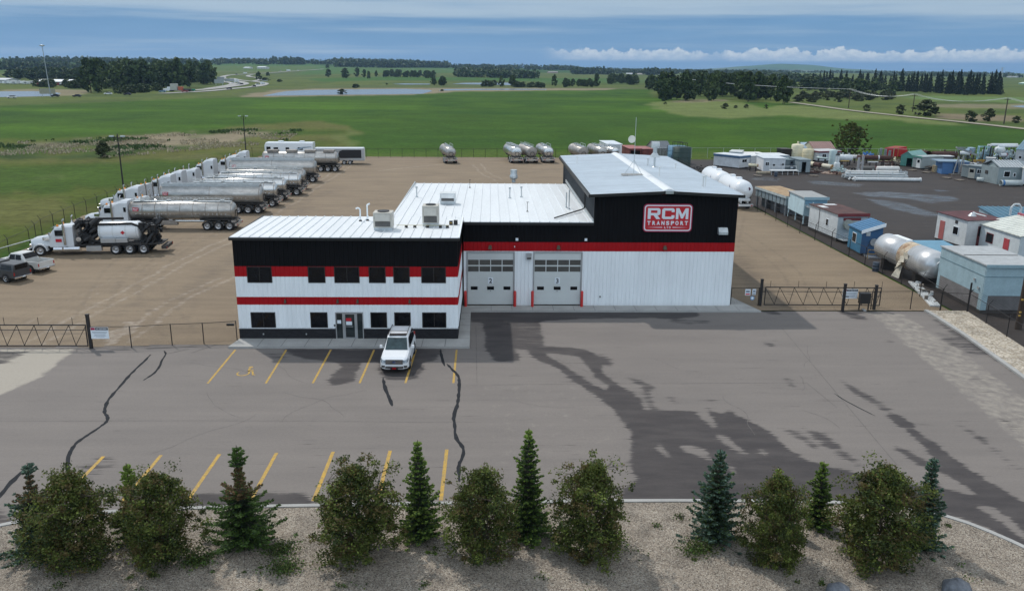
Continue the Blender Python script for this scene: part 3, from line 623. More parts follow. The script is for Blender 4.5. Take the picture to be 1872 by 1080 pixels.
MB().box(-9.83,-9.21,y+.022,y+.03,.19,1.83).build('pane',glass2,dd); MB().cyl((-9.8,y-.05,.98),(-9.3,y-.05,.98),.015,n=6).build('push_bar',alu,dd)
MB().box(-9.78,-9.42,y-.005,y+.015,1.36,1.56).build('notice',sign_red,dd); MB().box(-9.78,-9.38,y-.005,y+.015,1.08,1.33).build('notice',white_sign,dd)
MB().box(a0+.12,a0+.38,y+.0,y+.018,1.18,1.42).build('notice',white_sign,ef); MB().box(a0-.1,a0-.02,y-.04,y,.98,1.12).build('intercom',blackm,BD)
for x in (-13.78,-10.27,-8.93,-5.43): MB().hexa([(x-.07,OY-.2,2.66),(x+.07,OY-.2,2.66),(x+.07,OY-.01,2.66),(x-.07,OY-.01,2.66)],[(x-.05,OY-.1,2.9),(x+.05,OY-.1,2.9),(x+.05,OY-.01,2.9),(x-.05,OY-.01,2.9)]).build('wall_lamp',MM('bronze_lamp',(.06,.045,.03),.4,.5),BD)
for x in (-15.4,-12.5,-5.2): MB().box(x-.04,x+.04,OY-.09,OY-.05,.4,.5).build('tap_box',alu,BD)
# office side walls (left / right) and back
Ml=Matrix.Translation((OX0,0,0))@Matrix.Rotation(-PI/2,4,'Z')   # panel x runs along -Y.. faces -X
def side(xw,y0,y1,z0,z1,name,m_,face,**k):
    Mx=(Matrix.Translation((xw,0,0))@Matrix.Rotation(-PI/2,4,'Z')) if face<0 else (Matrix.Translation((xw,0,0))@Matrix.Rotation(PI/2,4,'Z'))
    if face<0: return wallpanel(-y1,-y0,z0,z1,0,[],name,m_,M=Mx,**k)
    return wallpanel(y0,y1,z0,z1,0,[],name,m_,M=Mx,**k)
for xw,f,y1 in ((OX0,-1,62.0),(OX1,1,61.88)):
    for z0,z1,nm,m_ in ((0,.86,'stone_base',stone),(.87,2.51,'white_siding',white_siding),(2.512,3.05,'red_band',red_siding),(3.052,4.46,'white_siding',white_siding),(4.462,5.17,'red_band',red_siding),(5.172,6.96,'black_siding',black_siding)):
        side(xw,OY+.13,y1,z0,z1,nm,m_,f,rib=0 if m_ is stone else .305)
MB().box(OX0,-7.65,62.0,62.12,0,6.9).build('rear_wall',grey_siding,BD)
# roofs
def roofslab(x0,x1,y0,y1,zf,zb,name,m_,seam=.61,ax='y',th=.1,sh=.055,sw=.045,parent=None,zl=None,zr=None):
    """sheet roof with raised seams; z varies front (zf) to back (zb) or left (zl) to right (zr)"""
    b=MB()
    if zl is None: zl=zr=0
    def z(x,y): return zf+(zb-zf)*(y-y0)/(y1-y0) if not (zl or zr) else zl+(zr-zl)*(x-x0)/(x1-x0)
    c=[(x0,y0),(x1,y0),(x1,y1),(x0,y1)]
    b.hexa([(x,y,z(x,y)-th) for x,y in c],[(x,y,z(x,y)) for x,y in c])
    if ax=='y':
        k=math.ceil(x0/seam)
        while k*seam<x1:
            x=k*seam;k+=1
            if x-x0<.05 or x1-x<.05: continue
            b.hexa([(x-sw,y0,z(x,y0)-.01),(x+sw,y0,z(x,y0)-.01),(x+sw,y1,z(x,y1)-.01),(x-sw,y1,z(x,y1)-.01)],[(x-sw*.35,y0,z(x,y0)+sh),(x+sw*.35,y0,z(x,y0)+sh),(x+sw*.35,y1,z(x,y1)+sh),(x-sw*.35,y1,z(x,y1)+sh)])
    else:
        k=math.ceil(y0/seam)
        while k*seam<y1:
            y=k*seam;k+=1
            b.hexa([(x0,y-sw,z(x0,y)-.01),(x1,y-sw,z(x1,y)-.01),(x1,y+sw,z(x1,y)-.01),(x0,y+sw,z(x0,y)-.01)],[(x0,y-sw*.35,z(x0,y)+sh),(x1,y-sw*.35,z(x1,y)+sh),(x1,y+sw*.35,z(x1,y)+sh),(x0,y+sw*.35,z(x0,y)+sh)])
    return b.build(name,m_,parent or BD)
roofslab(OX0-.12,OX1+.1,OY-.12,62.0,7.17,7.06,'office_roof',roof_white,seam=.66)
MB().box(OX0-.16,OX1+.14,OY-.2,OY-.125,6.95,7.13).box(OX0-.2,OX0-.125,OY-.12,62,6.95,7.13).box(OX1+.105,OX1+.16,OY-.12,61.7,6.95,7.13).build('fascia',blackm,BD)
MB().box(OX1+.07,OX1+.16,OY-.12,61.7,7.132,7.2).build('edge_trim',white_siding,BD)
SY=61.9; TX0,TX1=7.95,18.96; TY1=89.3
sop=[(-1.83,1.93,.0,4.36),(3.34,7.18,.0,4.36)]
wallpanel(OX1+.14,TX1,.0,4.43,SY,sop,'white_siding',white_siding)
wallpanel(OX1+.14,TX1+.01,4.432,5.14,SY-.01,[],'red_band',red_siding)
wallpanel(OX1+.14,TX0,5.142,6.58,SY-.014,[],'black_siding',black_siding)
wallpanel(TX0,TX1+.01,5.142,8.72,SY-.014,[],'black_siding',black_siding)
side(TX1,SY+.13,TY1,0,4.43,'white_siding',white_siding,1); side(TX1+.01,SY+.13,TY1,4.432,5.14,'red_band',red_siding,1); side(TX1+.012,SY+.13,TY1,5.142,8.72,'black_siding',black_siding,1)
side(TX0,SY+.12,TY1,6.3,8.72,'charcoal_siding',grey_siding,-1)
side(TX0+.0,85.7,TY1,0,6.3,'charcoal_siding',grey_siding,-1)
MB().box(TX0,TX1,TY1,TY1+.12,0,8.75).build('rear_wall',grey_siding,BD); MB().box(-7.6,TX0,85.4,85.52,0,6.3).build('rear_wall',grey_siding,BD); side(-7.6,62.13,85.4,0,6.3,'charcoal_siding',grey_siding,-1)
# low roof behind the office and over the bays
def zm(y): return 6.74+(6.42-6.74)*(y-61.8)/(85.6-61.8)
roofslab(OX1+.2,TX0-.02,61.72,85.6,6.74,6.42,'shop_roof',roof_white,seam=.76); roofslab(-7.75,OX1+.199,62.08,85.6,zm(62.08),6.42,'shop_roof',roof_white,seam=.76)
MB().box(OX1+.2,TX0-.02,61.64,61.718,6.5,6.7).build('fascia',blackm,BD); MB().box(-7.83,-7.752,62.1,85.6,6.2,6.6).build('edge_trim',galv,BD)
MB().box(TX0-.1,TX0-.005,61.95,85.5,zm(70)+.02,zm(70)+.28).build('flashing',galv,BD)
# tall bay gable roof, ridge runs front to back
RX=13.55; 
roofslab(TX0-.35,RX,61.55,TY1+.3,0,0,'tall_roof',roof_grey,seam=.42,ax='x',zl=8.9,zr=9.18,sh=.06,sw=.07); roofslab(RX,TX1+.3,61.55,TY1+.3,0,0,'tall_roof',roof_grey,seam=.42,ax='x',zl=9.18,zr=8.9,sh=.06,sw=.07)
MB().prism([(RX-.42,9.22),(RX-.1,9.34),(RX+.1,9.34),(RX+.42,9.22),(RX+.42,9.17),(RX-.42,9.17)],61.5,TY1+.35).build('ridge_cap',roof_white,BD)
f=MB()
for xa,xb,za,zb in ((TX0-.4,RX,8.9,9.18),(RX,TX1+.35,9.18,8.9)): f.hexa([(xa,61.45,za-.22),(xb,61.45,zb-.22),(xb,61.548,zb-.22),(xa,61.548,za-.22)],[(xa,61.45,za),(xb,61.45,zb),(xb,61.548,zb),(xa,61.548,za)])
f.box(TX0-.42,TX0-.352,61.55,TY1+.3,8.68,8.88).box(TX1+.302,TX1+.42,61.55,TY1+.3,8.68,8.88); f.build('fascia',blackm,BD)
MB().hexa([(TX0,61.9,8.7),(TX1,61.9,8.7),(TX1,62.0,8.7),(TX0,62.0,8.7)],[(TX0,61.9,8.8),(TX1,61.9,8.8),(TX1,62.0,8.8),(TX0,62.0,8.8)]).build('soffit_board',black_siding,BD)
MB().box(RX-.3,RX+.3,61.36,61.5,8.98,9.2).build('ridge_end_cap',alu,BD)
# eaves gutter and downpipe that empties on the low roof
MB().box(TX0-.5,TX0-.422,61.6,TY1+.2,8.62,8.86).build('gutter',blackm,BD)
gx=TX0-.14; MB().tube([(TX0-.46,67.2,8.65),(gx,67.2,8.3),(gx,67.2,6.95),(gx-.2,67.0,6.85),(5.0,62.9,6.85)],.055,mi=0).build('downpipe',blackm,BD)
# overhead doors
def ohdoor(x0,x1,num):
    door=MB(); z1=4.3; y=SY+.05
    hs=[.14,.66,1.18,1.7,2.22,2.74,3.26,3.78,4.3]
    for k in range(len(hs)-1):
        if k in (5,6): continue
        door.box(x0+.1,x1-.1,y,y+.05,hs[k]+.008,hs[k+1]-.008)
    door.box(x0+.1,x1-.1,y+.012,y+.05,.14,2.74); door.box(x0+.1,x1-.1,y+.012,y+.05,3.78,4.3)
    n=4; w=(x1-x0-.2)/n
    for k in (5,6):
        door.box(x0+.1,x1-.1,y,y+.05,hs[k],hs[k]+.05); door.box(x0+.1,x1-.1,y,y+.05,hs[k+1]-.05,hs[k+1])
        for i in range(n+1):
            xx=x0+.1+w*i; door.box(max(x0+.1,xx-.03),min(x1-.1,xx+.03),y-.002,y+.052,hs[k]+.05,hs[k+1]-.05)
    o=door.build('overhead_door',MM('door_panel',(.58,.62,.62),.5,var=.04,vs=.8),BD)
    for k in (5,6): 
        for i in range(n): MB().box(x0+.13+w*i,x0+.07+w*(i+1),y+.02,y+.03,hs[k]+.05,hs[k+1]-.05).build('pane',MM('hazy_glass',(.085,.085,.08),.12,var=.2,vs=.6),o)
    for c in (.16,.5,.84):
        xx=x0+(x1-x0)*c; MB().box(xx-.27,xx+.27,y-.012,y,1.33,1.6).build('small_pane',glass,o)
    MB().box((x0+x1)/2-.02,(x0+x1)/2+.02,y-.04,y,1.2,1.28).build('handle',blackm,o)
    xx=(x0+x1)/2; pl=MB().box(xx-.2,xx+.2,y-.02,y-.0005,1.82,2.32).build('number_plate',white_sign,o)
    write(num,xx,y-.021,1.89,.36,black_sign,pl,name='number',bold=.035)
    MB().box(x0,x0+.09,SY-.03,SY+.1,.13,4.4).box(x1-.09,x1,SY-.03,SY+.1,.13,4.4).box(x0+.09,x1-.09,SY-.03,SY+.1,4.31,4.4).build('door_frame',alu,BD)
def write(s,cx,y,z,h,m_,parent,name='lettering',bold=.02,w=None,depth=.004,align='CENTER',face=0.,squash=1.):
    cu=bpy.data.curves.new(name,'FONT'); cu.body=s; cu.size=h/.72; cu.align_x=align; cu.offset=bold*h; cu.extrude=depth; cu.space_character=1.0
    o=bpy.data.objects.new('t',cu); C.objects.link(o); bpy.context.view_layer.update()
    if w: k=w/max(o.dimensions.x,1e-3); squash=k
    me=bpy.data.meshes.new_from_object(o.evaluated_get(bpy.context.evaluated_depsgraph_get())); bpy.data.objects.remove(o)
    me.transform(Matrix.Translation((cx,y,z))@Matrix.Rotation(face,4,'Z')@Matrix.Rotation(PI/2,4,'X')@Matrix.Diagonal((squash,1,1,1)))
    me.materials.clear(); me.materials.append(m_); q=bpy.data.objects.new(name,me); C.objects.link(q); q.parent=parent; return q
ohdoor(-1.83,1.93,'2'); ohdoor(3.34,7.18,'3')
bz=MM('bronze_lamp',(.06,.045,.03),.4,.5)
for x in (.01,5.28,13.52): MB().hexa([(x-.14,SY-.28,4.62),(x+.14,SY-.28,4.62),(x+.14,SY-.02,4.62),(x-.14,SY-.02,4.62)],[(x-.1,SY-.14,4.9),(x+.1,SY-.14,4.9),(x+.1,SY-.02,4.9),(x-.1,SY-.02,4.9)]).build('wall_lamp',bz,BD)
for x in (2.07,7.38): MB().box(x-.1,x+.1,SY-.1,SY-.03,5.26,5.46).build('flood_lamp',white_sign,BD)
MB().box(1.87+.0,1.93,SY-.06,SY-.01,4.73,4.85).build('camera_box',white_sign,BD)
hv=MB().box(2.82,3.2,SY-.3,SY-.03,3.85,4.3).build('louvre_hood',alu,BD); MB().box(2.86,3.16,SY-.32,SY-.3,3.88,3.98).build('slot',blackm,hv)
hv=MB().prism([(SY-.45,5.85),(SY-.02,5.85),(SY-.02,6.35),(SY-.2,6.35),(SY-.45,6.05)],17.55,18.25,ax='x').build('exhaust_hood',galv,BD)
MB().box(8.6,8.68,SY-.08,SY-.028,.75,.87).build('outlet_box',blackm,BD)
for (px,py) in ((762,350),(932,352),(953,350)):
    x,y=G(px,py+10,6.6); MB().cyl((x,y,zm(y)),(x,y,zm(y)+.12),.16,.08).cyl((x,y,zm(y)+.1),(x,y,zm(y)+.85),.05).lathe([(0,.05),(.2,.1),(1,.1)],(x,y,zm(y)+.8),(x,y,zm(y)+1.0)).build('vent_pipe',galv,BD)
x,y=G(939,333,6.45); MB().cyl((x,y,zm(y)),(x,y,zm(y)+.4),.2).lathe([(0,.2),(.15,.42),(.4,.42),(.55,.34),(1,.36)],(x,y,zm(y)+.3),(x,y,zm(y)+1.35),n=20).build('exhaust_stack',galv,BD)
for px,py in ((1040,384),(1035,381)):
    x,y=G(px,py,6.6); MB().cyl((x,y,zm(y)),(x,y,zm(y)+1.3+(px>1036)*.35),.05).cyl((x,y,zm(y)),(x,y,zm(y)+.1),.15,.07).build('vent_pipe',galv,BD)
for px,py in ((964,389),(859,341)):
    x,y=G(px,py,6.6); MB().cyl((x,y,zm(y)),(x,y,zm(y)+.8),.02).cyl((x,y,zm(y)),(x,y,zm(y)+.1),.1,.04).cyl((x-.08,y,zm(y)+.8),(x+.12,y,zm(y)+.8),.02).build('roof_rod',blackm,BD)
for px,py in ((659,404),(672,403)):
    x,y=G(px,py,7.1); h=.85 if px<665 else 1.15; MB().cyl((x,y,7.08),(x,y,7.2),.14,.07,mi=1).tube([(x,y,7.1),(x,y,7.1+h),(x-.07,y,7.2+h),(x-.2,y,7.22+h),(x-.3,y,7.15+h)] if px<665 else [(x,y,7.1),(x,y,7.1+h),(x+.2,y,7.2+h)],.06).build('vent_pipe',[white_siding,blackm],BD)
MB().tube([(-6.6,57.2,7.3),(-2.9,57.2,7.3)],.018,mi=0).build('gas_line',MM('gas_yellow',(.45,.38,.12),.5),BD)
for x in (-5.9,-5.3,-4.4,-3.5,-3.0): MB().box(x-.1,x+.1,57.1,57.3,7.12,7.27).build('pipe_block',blackm,BD)
for px,py,h in ((1055,298,.7),(1205,325,.75),(1289,342,.9),(1285,341,.8),(1235,308,.45),(1184,305,.65)):
    x,y=G(px,py,9.05); z=9.18-.28*abs(x-RX)/5.5; b=MB().cyl((x,y,z-.05),(x,y,z+h),.055).lathe([(0,.11),(1,.11)],(x,y,z+h-.02),(x,y,z+h+.1)).cyl((x,y,z-.02),(x,y,z+.08),.14,.07); b.build('vent_pipe',paint_w2,BD)
x,y=G(1196,307,9.05); MB().cyl((x,y,9.0),(x,y,10.5),.09).cyl((x,y,9.05),(x,y,9.2),.3,.12).cyl((x,y,10.05),(x,y,10.5),.62,.2,n=4,sm=False).cyl((x,y,10.5),(x,y,11.1),.2).cyl((x-.35,y,11.2),(x+.35,y,11.2),.3,n=16).build('exhaust_fan',galv,BD)
# rooftop equipment that could be lifted off
def hvac(x,y,z,label,w=1.25,d=1.1,h=1.05,fan=True,hood=True,m_=beige):
    t=thing('rooftop_unit',label,'air conditioner',(x,y,z),0,'air handling units on the white roof')
    MB().box(-w*.5,w*.5,-d*.5,d*.5,.0,.22).build('curb',galv,t)
    MB().box(-w*.52,w*.52,-d*.52,d*.52,.221,.22+h).build('cabinet',m_,t,.02)
    MB().box(-w*.42,w*.42,-d*.53,-d*.521,.3,.22+h*.42).build('grille',MM('vent_dark',(.11,.105,.1),.6,var=.3,vs=30),t)
    if hood: MB().prism([(-d*.52-.28,.22+h*.5),(-d*.522,.22+h*.5),(-d*.522,.22+h*.88),(-d*.52-.04,.22+h*.88)],-w*.4,w*.4,ax='x').build('intake_hood',m_,t)
    if fan: MB().cyl((0,0,.22+h),(0,0,.28+h),w*.33,n=20).build('fan_guard',blackm,t)
    MB().prism([(-.45,.0),(.45,.0),(.0,-.45)],.01,.03,ax='z').build('diverter',galv,t).location=(0,-d*.6,0)
    return t
x,y=G(702,420,7.1); hvac(x,y,7.12,'beige rooftop unit with intake hood on the office roof, left one')
x,y=G(787,415,7.1); hvac(x,y+.6,7.12,'taller beige rooftop unit with open side flap on the office roof, right one',1.1,1.1,1.25)
x,y=G(819,371,6.7); hvac(x,y,zm(y)+.02,'low white rooftop unit on the shop roof behind the office',1.3,1.0,.75,False,True,paint_w2)
t=thing('antenna_mast','thin mast with white dish on ballast blocks beside the tall roof ridge cap','antenna',(*G(1158,324,9.0),8.98))
MB().cyl((0,0,0),(0,0,5.1),.022,n=8).build('mast',galv,t); MB().lathe([(0,.0),(.5,.27),(1,.32)],(-.32,-.02,3.28),(-.32,-.2,3.28),n=20).build('dish',MM('dish_cream',(.66,.65,.58),.5),t)
b=MB().box(-1.1,1.1,-.35,-.25,.02,.1).box(-1.1,1.1,.25,.35,.02,.1)
for i in range(5): b.box(-1.0+i*.42,-.62+i*.42,-.45,-.12,.1,.28,1); b.box(-1.0+i*.42,-.62+i*.42,.12,.45,.1,.28,1)
b.build('ballast_frame',[galv,concrete],t); MB().tube([(0,0,1.5),(.8,.3,.15)],.02).tube([(0,0,1.5),(-.8,.3,.15)],.02).build('stay',galv,t)
t=thing('roof_box','small black valve box with yellow marks on the office roof by its right edge','box',(*G(829,411,7.1),7.13)); MB().box(-.3,-.05,-.15,.15,0,.25).box(.02,.3,-.15,.15,0,.3).build('valve_body',blackm,t); MB().box(-.28,-.1,-.16,-.151,.1,.18).build('warning_label',yellow_l,t)
# bollards
for i,(px,lb) in enumerate(((851,'red bollard by the inner corner of the office wing'),(941,'red bollard right of the first bay door, before the louvred hood'),(973,'red bollard left of the second bay door, nearest the hood'),(1063,'rightmost red bollard where the plain white wall begins'))):
    x,y=G(px,563); o=MB().lathe([(0,.11),(.93,.11),(.98,.07),(1,.01)],(0,0,.1),(0,0,1.4),n=16).build('bollard',red_paint); o.location=(x,61.42,0); tag(o,lb,'bollard','red bollards guarding the bay doors')
# the sign
SGN=thing('company_sign','large red and white company sign on the black wall of the tall bay','sign',(13.6,61.86,7.08))
def rrect(w,h,r,n=6):
    return [(sx*(w/2-r)+r*math.cos(R(a)),sy*(h/2-r)+r*math.sin(R(a))) for sx,sy,a0 in ((1,1,0),(-1,1,90),(-1,-1,180),(1,-1,270)) for a in [a0+90*i/n for i in range(n+1)]]
sw_,sh_=3.78,2.16
MB().prism(rrect(sw_,sh_,.3),-.1,0).build('backing',sign_pink,SGN); MB().prism(rrect(sw_-.16,sh_-.16,.24),-.112,-.1).build('border',text_w,SGN); MB().prism(rrect(sw_-.34,sh_-.34,.17),-.12,-.112).build('panel',sign_red,SGN)
def letter(P,x0,z0,w,h,holes=None):
    b=MB(); 
    for q in P: b.prism([(x0+a*w,z0+c*h) for a,c in q],-.135,-.12)
    b.build('letter',text_w,SGN)
Rr=[[(0,0),(.24,0),(.24,1),(.0,1)],[(.24,.80),(.95,.80),(.85,1),(.24,1)],[(.76,.80),(.76,.56),(.98,.45),(1.0,.55),(1,.88),(.95,.80)],[(.76,.80),(.95,.80),(.76,.9)],[(.24,.34),(.86,.34),(.98,.46),(.76,.57),(.24,.57)],[(.52,.34),(.80,.34),(1.02,0),(.72,0)]]
Rr=[[(0,0),(.24,0),(.24,1),(0,1)],[(.24,.8),(.76,.8),(.76,1),(.24,1)],[(.76,.34),(.86,.34),(1,.46),(1,.88),(.88,1),(.76,1)],[(.24,.34),(.76,.34),(.76,.56),(.24,.56)],[(.46,.34),(.78,.34),(1.03,0),(.70,0)]]
Cc=[[(0,.12),(.12,0),(.24,0),(.24,1),(.12,1),(0,.88)],[(.24,.78),(.76,.78),(.76,1),(.24,1)],[(.24,0),(.76,0),(.76,.22),(.24,.22)],[(.76,.64),(1,.64),(1,.88),(.88,1),(.76,1)],[(.76,0),(.88,0),(1,.12),(1,.36),(.76,.36)]]
Mm=[[(0,0),(.21,0),(.21,.6),(.21,1),(0,1)],[(.79,0),(1,0),(1,1),(.79,1)],[(.21,.62),(.42,.06),(.5,.06),(.5,.44),(.25,1),(.21,1)],[(.5,.06),(.58,.06),(.79,.62),(.79,1),(.75,1),(.5,.44)]]
for P,x in ((Rr,-1.56),(Cc,-.47),(Mm,.60)): letter(P,x,-.08,.96,.84)
def txt(s,x0,x1,z,h,bold=.06): 
    n=len(s); w=(x1-x0)/n
    for i,c in enumerate(s): write(c,x0+w*(i+.5),-.128,z,h,text_w,SGN,'letter',bold,w=w*.70 if c not in 'I' else None)
txt('TRANSPORT',-1.62,1.62,-.52,.29,.07); txt('LTD',-.28,.28,-.80,.16,.05)
MB().prism([(-1.55,-.72),(-.4,-.75),(-.4,-.69)],-.135,-.12).prism([(.4,-.75),(1.55,-.72),(.4,-.69)],-.135,-.12).build('flourish',text_w,SGN)
# ================================================================ VEHICLES (local frame: nose at x=0 pointing -X, tail +X, ground z=0)
def wheel(parent,x,y,r,w,side,rim=rim_m,dish=.35,name='wheel',n=20):
    """side -1: outer face looks to -Y"""
    s=side; y0=y-s*w/2; y1=y+s*w/2    # y1 = outer
    o=MB().lathe([(0,r*.62),(.02,r*.9),(.12,r),(.88,r),(.98,r*.9),(1,r*.62)],(x,y0,r),(x,y1,r),n,cap=False).build(name,rubber,parent)
    MB().lathe([(0,r*.1),(.05,r*.63),(1,r*.63),(1.0,r*.57),(.75,r*.45),(.68,r*.2),(.97,r*.16),(1.05,.001)],(x,y-s*w*.3,r),(x,y1,r),n,cap=False).build('rim',rim,o)
    return o
def ring(x,w,z0,z1,k=.12,kt=.12,wt=None):   # closed body section in the YZ plane
    wt=wt or w; h=z1-z0
    return [(x,-w/2+k,z0),(x,w/2-k,z0),(x,w/2,z0+k),(x,(w/2*.6+wt/2*.4),z0+h*.55),(x,wt/2,z1-kt),(x,wt/2-kt,z1),(x,-wt/2+kt,z1),(x,-wt/2,z1-kt),(x,-(w/2*.6+wt/2*.4),z0+h*.55),(x,-w/2,z0+k)]
HID=MM('sleeper_white',(.60,.63,.66),.3,var=.04,vs=1)
def tractor(x,y,rz,label,sleeper=True,hood=(1,1,1),ln=7.6,axl=2,body=HID,group='semi trucks parked nose out in a row'):
    t=thing('semi_truck',label,'semi truck',(x,y,0),rz,group)
    bm_=body
    # hood
    MB().loft([ring(.12,1.5,.75,1.5,.1,.12,1.3),ring(.35,1.75,.7,1.66,.1,.18,1.35),ring(1.2,1.9,.85,1.80,.1,.2,1.4),ring(1.95,2.0,.9,1.93,.1,.2,1.55)],0).build('hood',bm_,t,.03)
    MB().box(.06,.12,-.55,.55,.8,1.5).build('grille',chrome,t,.02)
    MB().box(-.12,.1,-1.2,1.2,.42,.76).build('bumper',chrome,t,.04)
    for s in (-1,1):
        MB().box(.12,.34,s*.98-.16,s*.98+.16,.95,1.2).build('headlight',chrome,t,.03)
        f=MB(); 
        for k in range(7):
            a0,a1=PI*(1-k/7),PI*(1-(k+1)/7); c=(1.05,.52); r0,r1=.60,.70
            f.hexa([(c[0]+r0*math.cos(a0),s*.78,c[1]+r0*math.sin(a0)),(c[0]+r0*math.cos(a1),s*.78,c[1]+r0*math.sin(a1)),(c[0]+r0*math.cos(a1),s*1.2,c[1]+r0*math.sin(a1)),(c[0]+r0*math.cos(a0),s*1.2,c[1]+r0*math.sin(a0))],[(c[0]+r1*math.cos(a0),s*.78,c[1]+r1*math.sin(a0)),(c[0]+r1*math.cos(a1),s*.78,c[1]+r1*math.sin(a1)),(c[0]+r1*math.cos(a1),s*1.2,c[1]+r1*math.sin(a1)),(c[0]+r1*math.cos(a0),s*1.2,c[1]+r1*math.sin(a0))])
        f.build('fender',bm_,t)
        wheel(t,1.05,s*1.05,.52,.3,s)
        for xx in ((ln-2.3,ln-1.0) if axl==2 else (ln-3.5,ln-2.3,ln-1.1)): wheel(t,xx,s*.95,.52,.55,s)
        MB().cyl((2.3,s*.98,.62),(3.1,s*.98,.62),.3,n=14).build('air_tank',chrome,t); MB().cyl((3.25,s*.98,.62),(4.7,s*.98,.62),.32,n=14).build('fuel_tank',chrome,t)
        b=MB().cyl((3.42,s*1.16,1.1),(3.42,s*1.16,3.0),.13).cyl((3.42,s*1.16,3.0),(3.42,s*1.16,3.45),.07); b.tube([(3.42,s*1.16,3.45),(3.55,s*1.16,3.62)],.07); b.build('exhaust_stack',chrome,t)
        MB().box(2.1,2.18,s*1.25,s*1.45,1.75,2.35).build('mirror',chrome,t); MB().tube([(2.2,s*1.05,1.9),(2.15,s*1.3,1.9)],.02).build('mirror_arm',chrome,t)
        MB().box(2.55,3.25,s*1.062,s*1.085,1.95,2.5).build('side_window',glass,t)
        MB().box(1.4,1.95,s*.99-.14,s*.99+.14,1.55,1.85).build('air_cleaner',chrome,t)
    # cab
    MB().loft([ring(1.95,2.1,.8,1.9,.08,.06,2.1),ring(2.05,2.12,.8,2.1,.08,.06,1.95),ring(2.45,2.12,.8,2.72,.08,.15,1.8),ring(2.75,2.12,.8,2.82,.08,.15,1.9),ring(3.4,2.12,.8,2.86,.08,.15,2.0)],0).build('cab',bm_,t)
    MB().hexa([(2.02,-.88,2.02),(2.02,.88,2.02),(2.05,.88,2.0),(2.05,-.88,2.0)],[(2.38,-.8,2.66),(2.38,.8,2.66),(2.42,.8,2.64),(2.42,-.8,2.64)]).build('windshield',glass,t)
    MB().hexa([(2.1,-.85,2.66),(2.1,.85,2.66),(2.45,.85,2.74),(2.45,-.85,2.74)],[(2.1,-.85,2.69),(2.1,.85,2.69),(2.45,.85,2.77),(2.45,-.85,2.77)]).build('visor',chrome,t)
    for yy in (-.7,.7): MB().lathe([(0,.11),(.7,.11),(1,.04)],(2.75,yy,2.8),(2.75,yy,3.02),n=10).build('beacon',amber,t)
    xe=3.4
    if sleeper:
        h=sleeper if sleeper>1 else 3.6
        MB().loft([ring(3.42,2.2,.85,h-.55,.08,.2,2.0),ring(3.75,2.3,.85,h-.2,.08,.25,2.1),ring(4.3,2.35,.85,h,.08,.25,2.15),ring(5.15,2.35,.85,h,.08,.25,2.15)],0).build('sleeper',bm_,t)
        for s in (-1,1): MB().box(4.75,5.0,s*1.17-.03,s*1.17+.03,2.1,2.6).build('sleeper_window',glass,t)
        MB().box(4.1,4.5,-1.2,-1.172,1.2,2.0).build('locker_door',bm_,t)
        xe=5.15
    f=MB().box(.3,ln,-.48,-.38,.65,.95).box(.3,ln,.38,.48,.65,.95)
    for xx in (5.3,6.4,ln-.1): f.box(xx,xx+.1,-.38,.38,.68,.92)
    f.build('chassis_frame',frame_m,t); MB().box(ln-2.2,ln-1.2,-.5,.5,.96,1.15).build('fifth_wheel',frame_m,t)
    for s in (-1,1): MB().box(xe+.1,xe+1.0,s*.75-.35,s*.75+.35,.7,.96).build('deck_plate',frame_m,t)
    return t
def logo(parent,x,y,z,w,h,side=-1):
    p=MB().box(x,x+w,y-.012,y,z,z+h).build('logo_decal',sign_red,parent); write('RCM',x+w/2,y-.014,z+h*.52,h*.34,text_w,p,'lettering',.04,w=w*.8); MB().box(x+w*.14,x+w*.86,y-.0145,y-.0125,z+h*.2,z+h*.34).build('lettering_bar',text_w,p)
